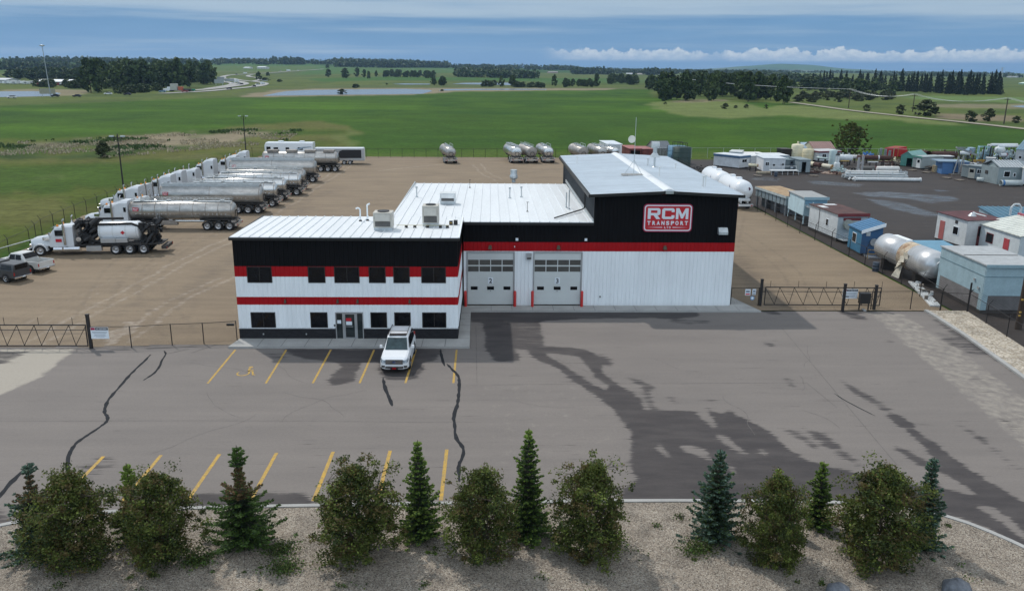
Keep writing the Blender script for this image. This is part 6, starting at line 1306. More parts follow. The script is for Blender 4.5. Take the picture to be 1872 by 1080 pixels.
MB().box(4.2,4.45,-.2,7.5,3.5,3.72).build('ridge_flashing',cm((.36,.09,.12)),ws); MB().box(2.6,3.4,1.2,2.0,3.0,3.6).box(2.5,3.5,1.1,2.1,3.6,3.68).build('roof_curb',MM('greenish_grey',(.33,.36,.33)),ws)
bg_=freeshed('blue_roof_shed','wide shed with blue ribbed roof partly hidden behind the striped cabin',56.5,88.5,R(-3),7.5,4.5,2.4,cm((.3,.4,.45)),cm((.06,.15,.22)),.6,'f',[],None,None,.2,cm((.09,.20,.27)))
MB().tube([(1.6,1,2.3),(1.6,1,3.5),(1.9,1,3.9),(2.4,1,3.9),(2.7,1,3.5),(2.7,1,2.4)],.12,8).build('gooseneck_vent',paint_w2,bg_)
# two white pressure tank trailers
for i,(ex,ey,L_,lb_) in enumerate(((33.9,107.9,9.3,'white pressure tank trailer with diamond placard on its rounded end, nearer one'),(33.8,117.6,9.0,'white pressure tank trailer half hidden behind the nearer one'))):
    t=thing('pressure_tank_trailer',lb_,'tank trailer',(ex,ey,0),R(90.5)); r=1.36; zc=2.5
    MB().lathe([(0,.02),(.015,r*.42),(.035,r*.66),(.06,r*.84),(.09,r*.95),(.12,r),(.88,r),(.91,r*.95),(.94,r*.84),(.965,r*.66),(.985,r*.42),(1,.02)],(0,0,zc),(L_,0,zc),36,cap=False).build('barrel',paint_w,t)
    MB().box(2.8,3.6,-.35,.35,zc+r-.05,zc+r+.2).box(L_*.6,L_*.6+.8,-.3,.3,zc+r-.05,zc+r+.22).build('top_dome',paint_w,t,.05)
    MB().box(-.1,L_*.9,-.5,-.4,.95,1.25).box(-.1,L_*.9,.4,.5,.95,1.25).box(-.2,0,-1.15,1.15,.55,.85).box(.1,1.4,-.8,.8,1.25,1.5).build('chassis',paint_w2,t)
    for xx in (1.6,2.85,4.1):
        for s in (-1,1): wheel(t,xx,s*.97,.5,.5,s,n=14)
    for s in (-1,1): MB().box(-.22,-.2,s*.95-.12,s*.95+.12,.62,.76).build('tail_light',redlens,t)
    q=MB(); q.M=Matrix.Translation((.13,-.55,zc+.35))@Matrix.Rotation(R(-38),4,'Z')@Matrix.Rotation(PI/4,4,'X'); q.box(-.03,0,-.17,.17,-.17,.17); q.build('placard',MM('placard_dark',(.10,.05,.08)),t)
    lg=MB().prism([(0,.0),(.32,.0),(.2,.75)],-.02,0).build('logo_mark',MM('navy',(.03,.06,.18)),t); lg.matrix_local=Matrix.Translation((2.9,r*.99,zc-.1))@Matrix.Rotation(PI,4,'Z')
# ---- far side of the yards
vtank('storage_tank','tall blue storage tank behind the dark green one',1240,300,266,34,cm((.10,.22,.32)),.04,'upright tanks behind the tall bay',True)
vtank('storage_tank','tall dark green storage tank with top rail behind the tall bay',1249,307,268,33,cm((.007,.032,.028)),.03,'upright tanks behind the tall bay',True)
shed('reefer_trailer','tall white refrigerated box trailer parked nose on behind the tall roof ridge','trailer',(1110,292),(1136,292),9,264.5,paint_w,paint_w,feat=(('box',.15,.85,.62,.95,galv),),ribs=False,skid=1.0)
shed('shipping_container','rust red shipping container by the back fence, left one','container',(1150,288),(1172,288),8,272.5,cm((.20,.05,.045)),cm((.32,.10,.09)),feat=(('open',.1,.9,0,.8),),skid=.1,group='rust red containers')
shed('shipping_container','rust red shipping container by the back fence, right one with gabled pile','container',(1174,288),(1194,288),7,273.5,cm((.20,.05,.045)),cm((.30,.11,.10)),skid=.1,group='rust red containers')
shed('grey_shed','dark grey gable roofed shed behind the rooftop exhaust fan','shed',(1196,287),(1226,287),7,272,cm((.24,.25,.25)),cm((.10,.12,.14)),'gable_side',1.3,skid=.1)
scrap('scrap_pile','black twisted scrap metal heap beside the dark green tank',(1272,314),(1301,316),3,302,[frame_m,blackm],34,11)
scrap('scrap_pile','brown rusty scrap heap in the far left corner of the dark yard',(1304,296),(1330,300),4,283,[rust,frame_m,wood],34,3)
t=thing('traffic_cone','orange traffic cone with white collar beside the rusty scrap','traffic cone',(*G(1309.5,294),0)); MB().box(-.22,.22,-.22,.22,0,.04).cyl((0,0,.04),(0,0,.75),.17,.03,n=12).build('cone',MM('cone_orange',(.75,.14,.03),.6),t); MB().cyl((0,0,.4),(0,0,.55),.108,.075,n=12).build('collar',white_sign,t)
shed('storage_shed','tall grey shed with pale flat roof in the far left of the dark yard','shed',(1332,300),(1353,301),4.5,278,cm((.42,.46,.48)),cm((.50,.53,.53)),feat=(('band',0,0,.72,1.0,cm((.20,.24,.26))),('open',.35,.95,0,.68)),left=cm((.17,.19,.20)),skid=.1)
bd=cm((.05,.12,.22))
shed('site_cabin','white site cabin with blue roof band and red corner mark','cabin',(1350.5,309),(1369,307),6,286,cm(WH),cm((.58,.62,.66)),feat=(('band',0,0,.84,1.0,bd),('win',.25,.72,.42,.72)),left=cm((.66,.68,.70)))
shed('site_cabin','white shed with pale roof between the two blue banded cabins','cabin',(1372,305),(1396,303),6,286,cm((.55,.58,.60)),cm((.63,.65,.66)),feat=(('win',.5,.62,.4,.75),),left=cm(WH))
shed('site_cabin','long low white roofed cabin behind the white sheds','cabin',(1362,297),(1402,297),5,283,cm((.5,.53,.55)),cm((.68,.68,.66)))
shed('site_cabin','wide cabin with blue roof band and small orange emblem','cabin',(1397,304),(1440,304),5,285,cm((.5,.55,.58)),cm((.60,.64,.66)),feat=(('band',0,0,.8,.98,bd),('box',.12,.2,.8,.98,cm((.6,.2,.04)))))
shed('site_cabin','white cabin with two windows and a door, nearest of the white cabins','cabin',(1394.5,315),(1434,315.5),5.2,290,cm((.50,.53,.56)),cm((.55,.60,.64)),feat=(('win',.08,.26,.42,.74),('door',.4,.56,.05,.66,cm((.55,.58,.6))),('box',.85,.92,.5,.62,frame_m)),left=cm((.68,.70,.72)))
g2=cm((.16,.20,.22)); shed('site_cabin','slate grey cabin joined behind the pipe platform','cabin',(1434,314),(1462,314),5,293,g2,cm((.13,.18,.2)),feat=(('door',.3,.52,.3,.95,cm((.08,.1,.12))),('box',.35,.5,.2,.36,white_sign)))
shed('site_cabin','grey cabin with open dark doorway right of the slate one','cabin',(1460,317),(1480,317),5,293,cm((.24,.29,.31)),cm((.20,.25,.27)),feat=(('open',.22,.62,0,.85),),ribs=False)
scrap('roof_gear','blue grey fans and gear piled behind the slate cabin',(1440,297),(1470,297),2,286,[g2,frame_m],20,8,'equipment')
hves('pipe_spool','cream pipe vessel on a rust coloured skid beside the white cabin','vessel',(1368,312),(1386,313),300,cm(CR),zoff=.7,endm=cm((.35,.22,.12)),nozzles=2)
hves('pipe_spool','stained beige cylinder lying in front of the nearest white cabin','vessel',(1383,320),(1409,320),313.5,MM('stained_beige',(.42,.38,.29),.7,col2=(.2,.15,.1),vs=2),zoff=.1,saddle=False)
t=thing('steel_platform','low white steel platform with hand rail in front of the grey cabins','platform',(*G(1410,320),0),R(2)); MB().box(0,5.0,0,1.4,.7,.8).build('deck',paint_w2,t)
b=MB()
for k in range(6): b.tube([(k*1.0,0,0),(k*1.0,0,.7)],.04,5)
b.tube([(0,1.3,1.4),(5,1.3,1.4)],.035,5).tube([(0,1.3,.8),(0,1.3,1.4)],.035,5).tube([(5,1.3,.8),(5,1.3,1.4)],.035,5).tube([(2.5,1.3,.8),(2.5,1.3,1.4)],.035,5); b.build('rail_and_legs',paint_w2,t)
shed('open_container','black open topped bin behind the white cabins','container',(1429,290),(1446,290),3,273.5,blackm,frame_m,skid=.1)
vtank('storage_tank','tall cream plastic storage tank with vent cap',1460,291,263,21.5,cm(CR,.5,.05),.08,'cream tanks',False,4,.5)
vtank('storage_tank','shorter beige storage tank with side ladder next to the tall cream one',1479.5,295,272,20.5,cm((.55,.49,.32),.5,.08),.06,'cream tanks',False,3)
shed('gable_shed','small shed with pale blue gable roof behind the cream tank','shed',(1470,285),(1488,285),5,271,cm((.3,.38,.45)),cm((.33,.42,.50)),'gable_side',1.0)
shed('gable_shed','shed with rusty brown striped gable roof behind the maroon banded cabin','shed',(1487,288),(1526,288),6,273.5,cm((.22,.19,.17)),cm((.24,.13,.11)),'gable_side',1.4,left=cm((.50,.44,.30)),trim=cm((.35,.30,.28)))
shed('site_cabin','white cabin with maroon roof band among the tanks','cabin',(1496,296),(1535,295),4,277,cm((.48,.54,.57)),cm((.5,.5,.5)),feat=(('band',0,0,.86,1.,maroon),('win',.14,.34,.3,.72)),left=cm(WH))
vtank('process_tank','upright pale green tank with rusty head',1523.5,303,273,13.5,cm((.42,.52,.52)),.1,None,False,2)
hves('process_vessel','pale green horizontal vessel raised on a stand','vessel',(1492,302),(1512,304),287.5,cm((.42,.52,.50)),zoff=1.3)
hves('process_vessel','half cream half rust cylinder lying on the ground','vessel',(1482,306),(1500,309),297,cm(CR),zoff=.2,mid=(.45,1.0,rust),endm=rust)
hves('process_vessel','short cream cylinder with rusty open end','vessel',(1504.5,309),(1523,312),300.5,cm((.55,.52,.42)),zoff=.15,endm=cm((.35,.22,.1)),saddle=False)
scrap('rusty_drum','rusty brown drum and plates beside the grey doorway cabin',(1479,316),(1496,317),2.,307,[rust,wood],12,21)
scrap('steel_skid','flat rust brown steel skid plates on the yard ground',(1500,318),(1542,321),3.5,316.5,[cm((.22,.15,.11)),rust],14,22,'skid')
t,r,h=vtank('separator','white bulb shaped separator with black top among the machinery',1531,313,295,11,cm((.60,.64,.64)),.3,None,False,0); MB().cyl((0,0,h-.1),(0,0,h+1.1),.35).cyl((0,0,h+1.1),(0,0,h+1.6),.45,.2,mi=1).build('neck',[cm((.60,.64,.64)),blackm],t)
scrap('pump_block','pale grey green pump machinery in front of the bulb separator',(1525,317),(1545,318),2,303,[cm((.33,.42,.42)),cm((.27,.36,.37))],34,31,'machinery')
hves('mustard_tank','mustard yellow short tank beside the large white vessel','tank',(1536,304),(1552,304),293.5,cm((.40,.26,.05)),zoff=.9)
hves('white_vessel','large white horizontal vessel behind the mustard tank','vessel',(1533,301),(1561,302),283,cm(WH,.4,.05),zoff=.6,head=.6,rings=1,nozzles=2)
hves('white_vessel','second white vessel reaching behind the rusty pipe','vessel',(1556,298),(1592,299),284,cm((.6,.6,.58),.4,.08),zoff=.8,nozzles=4)
hves('rusty_pipe','very large rust brown cylinder lying above the white tanks','pipe',(1567,302),(1628,303),284.5,rust,zoff=1.0,head=.1,mid=(.62,.66,paint_w2),rings=1)
hves('white_tank','small white tank end to end with a thin rusty pipe','tank',(1586,306),(1605,306),296,cm(WH,.4),zoff=.9)
hves('rusty_pipe','thin rust red pipe end to end with the small white tank','pipe',(1605.5,306),(1632,306),297,rust,zoff=1.0,head=.1)
hves('grey_cylinder','dark grey cylinder behind the upright steel plates','vessel',(1574,314),(1601,314),304,cm((.13,.125,.115)),zoff=.2,head=.1,endm=maroon)
hves('white_tank','white round ended tank with weld bands above the long pipes','tank',(1604,318),(1645,318),304.5,cm((.64,.63,.60),.4,.06),zoff=.3,head=.3,rings=2)
scrap('grey_machinery','dull grey machinery between the pumps and steel plates',(1551,318),(1568,319),2.5,304,[cm((.16,.18,.19)),frame_m],26,41,'machinery')
t=thing('steel_upright_rack','tall grey upright steel frame standing at the end of the pipes','frame',(*G(1566,320),0),R(3)); MB().box(0,.35,0,.3,0,3.1).box(.75,1.1,0,.3,0,3.4).box(.35,.75,0,.2,2.0,2.2).build('uprights',cm((.30,.30,.31)),t)
scrap('tarped_load','load covered with bright blue tarp by the back of the yard',(1583,288),(1602,288),2,279,[cm((.06,.20,.50)),cm((.07,.22,.55))],16,51,'load')
for k,px in enumerate((1609,1617.5,1625.5)): o=MB().cyl((0,0,0),(0,0,V(px,271+k*2,G(px,288)[1])[1]),.32,.26,n=10).build('grey_stack',cm((.22,.26,.28))); x,y=G(px,288); o.location=(x,y,0); tag(o,('tallest grey stack','middle grey stack','shortest grey stack')[k]+' standing left of the red bins','stack','grey stacks')
for k,(a,b_) in enumerate((((1626,284),(1636,287)),((1637,288),(1656,284)))): shed('red_bin',('narrow red steel bin end, left part of the pair','wide bright red open steel bin by the back fence')[k],'bin',a,b_,2.5,271.5+k,cm((.50,.01,.015)),cm((.30,.01,.01)),skid=.1,group='red bins',over=0)
t=thing('yellow_frame','thin yellow pipe frame in front of the red bins','frame',(*G(1633,288),0)); MB().tube([(0,0,0),(0,0,2.2),(.9,0,2.2),(.9,0,0)],.06,6).build('frame',yellow_l,t)
scrap('scrap_pile','mixed pale and brown pipe scrap behind the rusty cylinder',(1630,298),(1650,298),3,287,[wood,cm(CR),rust],34,61)
scrap('scrap_pile','low brown pipe scrap left of the green shed',(1633,304),(1648,303),2,298,[rust,frame_m],16,62)
shed('green_shed','green gable shed with dark open doorway','shed',(1645,303.5),(1667,305.5),6,284,cm((.10,.29,.24)),cm((.16,.32,.30)),'gable_front',.8,(('open',.5,.95,0,.78),),skid=.1)
shed('grey_shed','pale grey shed with white door and green trim beside the green shed','shed',(1667,307),(1683,310),4.5,285,cm((.27,.31,.31)),cm((.30,.35,.36)),'shed_back',.1,(('door',.45,.9,.0,.85,cm((.6,.63,.63))),),trim=cm((.08,.25,.2)))
x,y=G(1683,310); 
hves('rusty_pipe','huge rust brown pipe with open black end, left of the pair','pipe',(1681,291),(1700,294),275.5,rust,zoff=.2,head=.05,open_=True,saddle=False)
hves('rusty_pipe','huge rust brown pipe, right of the pair behind the scrap','pipe',(1707,292),(1750,292),277,rust,zoff=.2,head=.05,nozzles=1,saddle=False)
scrap('wrapped_equipment','blue and white wrapped equipment heap before the huge rusty pipes',(1703,299),(1722,299),2,287,[cm((.35,.48,.60)),paint_w2,frame_m],30,71,'equipment')
t=thing('grey_container','dark grey crate with white lid among the scrap','crate',(*G(1720,300),0),R(-4)); MB().box(0,2.3,0,2,0,1.5).build('crate_body',cm((.12,.12,.13)),t); MB().box(-.1,2.5,-.1,2.1,1.5,1.6).build('lid',cm(WH),t)
scrap('timber_stack','dark timber and pallets stacked left of the wood crate',(1690,311),(1708,313),2.5,302,[wood,frame_m],24,81,'timber stack')
t=thing('wood_crate','pale yellow wooden crate next to the blue shelter','crate',(*G(1708,315),0),R(-6)); b=MB()
for k in range(4): b.box(0,1.35,0,1.2,.05+k*.3,.3+k*.3)
b.build('planks',cm((.55,.46,.30),.8,.2),t); MB().box(.0,1.35,.02,1.18,0,1.2).build('core',cm((.3,.24,.15)),t).scale=(.97,.97,.97)
t=thing('blue_shelter','blue steel shelter with wide flat roof and open dark side','shelter',(*G(1720.5,318),0),R(-10)); BL=cm((.07,.17,.36)); MB().box(0,1.9,0,.1,0,2.2).box(0,.1,.1,3.5,0,2.2).box(1.8,1.9,.1,1.2,0,2.2).box(0.1,4.4,3.4,3.5,0,2.2).build('walls',BL,t); MB().box(-.8,4.6,-.3,3.8,2.2,2.35).build('roof',cm((.20,.28,.36)),t); MB().box(1.9,4.5,-.25,-.2,1.95,2.2).build('header',BL,t); MB().box(4.3,4.4,0,.1,0,2.2).build('post',BL,t)
t=thing('trestle','pair of grey leaning steel trestles beside the blue shelter','trestle',(*G(1742,320),0)); 
for s in (0,1): MB().tube([(s*.9,0,.1),(s*.9+.7,.2,3.4)],.11,4).tube([(s*.9+1.3,.3,.1),(s*.9+.7,.2,3.4)],.09,4).build('leaning_beam',cm((.26,.27,.27)),t)
MB().box(-.4,2.8,-.4,.8,0,.18).build('pallet',wood,t)
t=thing('conveyor_ramp','grey steel ramp sloping down behind the grey sheds','ramp',(*G(1745,302),0),R(-12)); MB().hexa([(0,0,3.3),(4.0,0,1.9),(4.0,.9,1.9),(0,.9,3.3)],[(0,0,3.65),(4.0,0,2.25),(4.0,.9,2.25),(0,.9,3.65)]).build('chute',cm((.25,.27,.28)),t)
for xx in (.6,3.3): MB().box(xx,xx+.15,.3,.5,0,2.0+(.9 if xx<1 else 0)).build('leg',frame_m,t)
shed('grey_shed','narrow slate grey shed right of the trestles','shed',(1756,324),(1768,326),4,302,cm((.20,.24,.25)),cm((.16,.19,.2)))
shed('grey_shed','slate grey shed with clear plastic doorway and window','shed',(1768,327),(1800,331),5.5,303,cm((.17,.215,.235)),cm((.20,.24,.25)),feat=(('door',.02,.40,.0,.85,cm((.38,.38,.34))),('win',.5,.78,.42,.8)))
shed('grey_cabin','large grey green cabin with white arched door and striped gable roof','cabin',(1800,331.5),(1821,336.5),5,304.5,cm((.30,.36,.36)),cm((.22,.26,.28)),'gable_front',1.1,(('door',.62,.92,.0,.82,cm((.62,.66,.68))),('box',.05,.28,.5,.75,frame_m)),trim=cm((.5,.52,.54)))
x,y=G(1821,337); t=thing('grey_cabin','long grey green wing with two windows behind the flanged pipes','cabin',(x,y,0),R(0)); gw=cm((.24,.29,.30)); MB().box(.05,4.6,0,5,0,2.75).build('walls',gw,t); 
r_=MB()
for s in (0,1): r_.hexa(*[[(.06,(-.1 if s==0 else 5.1),2.75+dz),(4.7,(-.1 if s==0 else 5.1),2.75+dz),(4.7,2.5,3.7+dz),(.06,2.5,3.7+dz)][::(1 if s==0 else -1)] for dz in (0,.08)])
for k in range(9): r_.hexa(*[[(.3+k*.5,-.1,2.83+dz),(.45+k*.5,-.1,2.83+dz),(.45+k*.5,2.5,3.78+dz),(.3+k*.5,2.5,3.78+dz)] for dz in (0,.06)],mi=1)
r_.build('roof',[cm((.22,.26,.28)),cm((.5,.52,.54))],t)
for x0,x1,z0,z1 in ((1.0,2.1,1.2,2.2),(2.6,3.1,1.3,1.9)): q=MB().box(x0,x1,-.04,-.001,z0,z1).build('window',white_siding,t); MB().box(x0+.07,x1-.07,-.046,-.041,z0+.07,z1-.07).build('pane',glass,q)
hves('pale_pipe','short pale pipe lying between the two grey cabins','pipe',(1787,333),(1801,334),325,cm((.42,.46,.45)),zoff=.05,open_=True,saddle=False)
hves('pale_pipe','long pale pipe with blue band lying at the right edge','pipe',(1831,341),(1870,341),330,cm((.45,.50,.50)),zoff=.05,mid=(.06,.16,cm((.05,.16,.35))),endm=None,saddle=False,open_=True)
hves('flanged_pipe','white pipe with flange and rust collar at the right frame edge','pipe',(1847,332),(1874,332),316,cm(WH),zoff=1.0,mid=(.3,.65,cm((.15,.04,.05))),head=.1)
hves('white_vessel','white horizontal vessel with dark red end in the upper right yard','vessel',(1753.5,292),(1775,293),277,cm(WH,.4),zoff=.9,head=.3,endm=cm((.28,.04,.07)))
def frame(name,label,pa,pb,d,ptop,m_,fill=None):
    x,y,a,w=base2(pa,pb); h=topz(pa[0],ptop,x,y); t=thing(name,label,'equipment',(x,y,0),a); b=MB()
    for xx in (0,w/2,w):
        for yy in (0,d): b.box(xx-.08,xx+.08,yy-.08,yy+.08,0,h)
    for z in (.1,h*.5,h): b.box(0,w,-.07,.07,z-.1,z).box(0,w,d-.07,d+.07,z-.1,z).box(-.07,.07,0,d,z-.1,z).box(w-.07,w+.07,0,d,z-.1,z)
    b.build('frame',m_,t); q=random.Random(len(label)); c=MB()
    for k in range(9):
        x0=q.random()*w*.8;z0=q.random()*h*.6+.2; s=.25+q.random()*.3
        c.cyl((x0,d*.5,z0),(x0+s*2,d*.5,z0),s,n=10) if k%2 else c.box(x0,x0+s*2,d*.2,d*.7,z0,z0+s*2)
    c.build('inner_equipment',fill or m_,t); return t
frame('pump_skid_unit','grey steel frame holding a pale blue tank at the upper right',(1762,290),(1780,290),2.5,271,cm((.16,.19,.21)),cm((.40,.55,.68)))
frame('piping_skid_unit','bright pale blue steel frame skid at the upper right',(1787,293),(1809,294),2.5,268.5,cm((.35,.56,.68)),cm((.30,.40,.45)))
x,y,a,w=base2((1812,297),(1862,297)); t=thing('process_module','open process module with long white pipes on black posts at the right','module',(x,y,0),a); h=topz(1812,265,x,y)
b=MB()
for k in range(5):
    for yy in (0,3): b.box(k*w/4-.09,k*w/4+.09,yy-.09,yy+.09,.2,h-.6)
b.box(0,w,-.1,3.1,0,.3).build('frame',frame_m,t)
for k,(yy,zz,rr_) in enumerate(((.3,h-.3,.26),(1.3,h-.1,.30),(2.3,h-.25,.22))): MB().cyl((.2 if k else 1.2,yy,zz),(w,yy,zz),rr_,n=12).build('long_pipe',cm((.62,.66,.68),.4),t)
MB().lathe([(0,.05),(.08,.7),(.9,.7),(1,.05)],(.6,.2,h-1.1),(w*.42,.2,h-1.1),18,cap=False).build('white_vessel',cm((.6,.64,.64),.4),t); MB().cyl((w*.2,-.7,h-2.0),(w*.40,-.7,h-2.0),.42).cyl((w*.40,-.7,h-2.0),(w*.42,-.7,h-2.0),.46,mi=1).build('red_ended_vessel',[cm(WH,.4),cm((.3,.04,.07))],t)
q=random.Random(9); c=MB()
for k in range(30): x0=q.random()*w*.9; z0=.4+q.random()*(h-2); s=.12+q.random()*.22; c.cyl((x0,-.3+q.random(),z0),(x0+s*3*q.random(),-.3+q.random(),z0+s*3),s,n=7)
c.build('small_piping',cm((.42,.52,.54)),t)
shed('white_box','small white equipment box in front of the process module','box',(1801,300),(1817,301),1.5,289,cm((.55,.58,.58)),cm((.6,.62,.62)))
t=thing('yellow_beam','short yellow steel beam lying before the blue frames','beam',(*G(1780,297),0)); MB().box(0,2.3,0,.25,.25,.55).box(.2,.5,0,.25,0,.25).box(1.8,2.1,0,.25,0,.25).build('beam',yellow_l,t)
shed('gable_building','pale grey building with blue grey gable roof at the right frame edge','building',(1854,299),(1900,303),8,273,cm((.52,.54,.54)),cm((.13,.22,.29)),'gable_side',2.2,(('door',.12,.28,.0,.6),('box',.4,.6,.3,.6,frame_m)))
shed('white_shed','white shed end with pale roof cut off by the right frame edge','shed',(1866,339),(1900,341),5,308,cm(WH),cm((.55,.55,.5)))
scrap('machinery','pale and dark machinery row behind the grey sheds',(1775,306),(1812,307),2,296,[cm((.3,.34,.36)),frame_m,paint_w2],36,91,'machinery')
# long pipe rack
t=thing('pipe_rack','long white and grey pipes stacked in racks on the open dark yard','pipes',(*G(1552,331),0),R(-3)); x0,y0=G(1552,331); x1,y1=G(1690,335); Lp=math.hypot(x1-x0,y1-y0)
for k,(s0,s1,yy,zz,rr_,m_) in enumerate(((.08,1,.2,.32,.30,cm((.60,.62,.62),.4)),(.0,.88,2.0,.55,.2,cm((.38,.42,.44),.4)),(.02,.86,2.6,.95,.2,cm((.50,.53,.54),.4)),(.0,.9,3.3,.5,.22,cm((.32,.35,.37),.4)),(.05,.78,3.2,1.25,.22,cm((.60,.60,.58),.4)),(.03,.92,3.9,1.15,.16,cm((.28,.31,.33),.4)))): MB().cyl((Lp*s0,yy,zz),(Lp*s1,yy,zz),rr_,n=12).cyl((Lp*s0-.05,yy,zz),(Lp*s0+.12,yy,zz),rr_*1.5,n=12).cyl((Lp*s1-.12,yy,zz),(Lp*s1+.05,yy,zz),rr_*1.35,n=12).build('pipe',m_,t)
for k in range(5): xx=Lp*(.05+.2*k); MB().box(xx,xx+.15,1.6,4.2,.15,.3).box(xx,xx+.15,1.6,1.75,.3,1.5).box(xx,xx+.15,4.1,4.25,0,1.6).build('rack_upright',galv,t)
q=random.Random(2); c=MB()
for k in range(12): xx=q.random()*2.0; c.cyl((xx,q.random()*.8,.2),(xx+.3,q.random()*.8,.5),.14,n=8)
c.build('valve_cluster',cm((.55,.57,.57)),t)
# ================================================================ PLANTS
def leafmat(name,c,tr=.25,var=.3):
    M=mat(name,c,.65,var=var,vs=.8,coord='Object'); t=M.node_tree; n=t.nodes; b=n['Principled BSDF']; b.inputs['Specular IOR Level'].default_value=.25
    g=n.new('ShaderNodeNewGeometry'); mr_=n.new('ShaderNodeMapRange'); mr_.inputs[3].default_value=1-var; mr_.inputs[4].default_value=1+var; t.links.new(g.outputs['Random Per Island'],mr_.inputs[0])
    l=b.inputs['Base Color'].links[0]; vm=n.new('ShaderNodeVectorMath'); vm.operation='SCALE'; t.links.new(l.from_socket,vm.inputs[0]); t.links.new(mr_.outputs[0],vm.inputs[3]); t.links.new(vm.outputs[0],b.inputs['Base Color'])
    if tr:
        d=n.new('ShaderNodeBsdfTranslucent'); t.links.new(vm.outputs[0],d.inputs[0]); ms=n.new('ShaderNodeMixShader'); ms.inputs[0].default_value=tr; t.links.new(b.outputs[0],ms.inputs[1]); t.links.new(d.outputs[0],ms.inputs[2]); t.links.new(ms.outputs[0],n['Material Output'].inputs[0])
    return M
def quads(name,cen,size,mats,mi,rs,up=None,asp=1.,dirs=None):
    """leaf quads; cen (n,3), size (n,), dirs optional long axis"""
    n=len(cen); a=rs.normal(size=(n,3)) if dirs is None else dirs+rs.normal(size=(n,3))*.25; a/=np.linalg.norm(a,axis=1,keepdims=True)
    b=rs.normal(size=(n,3)); b-=a*(a*b).sum(1,keepdims=True); b/=np.linalg.norm(b,axis=1,keepdims=True)
    s=size[:,None]/2; A=a*s*asp; B=b*s
    v=np.stack([cen-A,cen-A*.1-B*.85,cen+A,cen+A*.1+B*.85],1).reshape(-1,3).astype(np.float32)
    me=bpy.data.meshes.new(name); me.vertices.add(4*n); me.vertices.foreach_set('co',v.ravel()); me.loops.add(4*n); me.loops.foreach_set('vertex_index',np.arange(4*n,dtype=np.int32))
    me.polygons.add(n); me.polygons.foreach_set('loop_start',np.arange(0,4*n,4,dtype=np.int32))
    me.polygons.foreach_set('material_index',mi.astype(np.int32))
    for m_ in mats: me.materials.append(m_)
    me.update(calc_edges=True); return me
def link(name,me,parent=None):
    o=bpy.data.objects.new(name,me); C.objects.link(o); o.parent=parent; return o
oliv=leafmat('leaf_olive',(.092,.115,.028),.35); olvd=leafmat('leaf_dark',(.042,.062,.018),.25); oreds=leafmat('leaf_bronze',(.115,.090,.034),.3); olit=leafmat('leaf_fresh',(.15,.19,.040),.3)
def deciduous(name,h,w,seed,leaves=26000,ls=.075):
    rs=np.random.RandomState(seed); q=random.Random(seed)
    t=bpy.data.objects.new(name,None); C.objects.link(t)
    tb=MB(); tips=[]
    nst=5
    for k in range(nst):
        a=2*PI*k/nst+q.random(); p=[(0,0,0)]; r=w*.10
        for j in range(1,5): f=j/4; p.append((math.cos(a)*w*.30*f**1.1+q.uniform(-.06,.06),math.sin(a)*w*.30*f**1.1+q.uniform(-.06,.06),h*.82*f*q.uniform(.85,1.1)))
        for j in range(4): tb.cyl(p[j],p[j+1],.05*(1-j*.2),.05*(1-(j+1)*.2),n=5)
        for j in range(1,5):
            for _ in range(5):
                b_=2*PI*q.random(); l=w*.34*q.uniform(.6,1.15)*(1.05-.12*j); e=(p[j][0]+math.cos(b_)*l,p[j][1]+math.sin(b_)*l,p[j][2]+q.uniform(-.25,.55)*l); tb.cyl(p[j],e,.014,.005,n=3); tips.append(e)
    tb.build('trunk',bark,t)
    # clumps through the crown volume, widest at 45% of the height, ragged outline
    cl=[]
    while len(cl)<330:
        z=q.random(); prof=(math.sin(PI*min(.99,max(0,(z*.83+.13)))**.78))**.8
        a=q.random()*2*PI; r=prof*w/2*.97*(q.random()**.38)*(1+.22*math.sin(3*a+seed)+.12*math.sin(5*a+z*9)); cl.append((r*math.cos(a),r*math.sin(a),.12+z*(h-.2)))
    for k in range(4): a=q.random()*6.28; cl.append((.25*w*q.random()*math.cos(a),.25*w*q.random()*math.sin(a),h*q.uniform(.97,1.08)))
    cl+=[e for e in tips if e[2]<h]; cl=np.array(cl); wts=rs.uniform(.4,1.6,len(cl)); idx=rs.choice(len(cl),leaves,p=wts/wts.sum()); rad=rs.uniform(.07,.19,len(cl))
    off=np.clip(rs.normal(size=(leaves,3)),-1.7,1.7)*rad[idx][:,None]*np.array([1,1,.8]); cen=cl[idx]+off
    for _ in range(9):
        a=q.random()*6.28; zc_=q.uniform(.15,.95)*h; vc=np.array([math.cos(a)*w*.42,math.sin(a)*w*.42,zc_]); k_=np.linalg.norm(cen-vc,axis=1)>q.uniform(.25,.5); cen=cen[k_]; idx=idx[k_]
    leaves=len(cen); cen[:,2]=np.maximum(cen[:,2],.08)
    cmi=rs.choice(4,len(cl),p=[.46,.24,.2,.10]); mi=np.where(rs.rand(leaves)<.75,cmi[idx],rs.choice(4,leaves)); 
    link('crown',quads('crown',cen,rs.uniform(.6,1.35,leaves)*ls,[oliv,olvd,oreds,olit],mi,rs,asp=1.3),t); return t
sg=leafmat('needle_green',(.070,.125,.028),.1); sgl=leafmat('needle_fresh',(.17,.25,.048),.15); sbl=leafmat('needle_blue',(.095,.155,.115),.1); sbd=leafmat('needle_dark',(.028,.05,.024),.05); sbr=leafmat('needle_brown',(.13,.085,.04),.1)
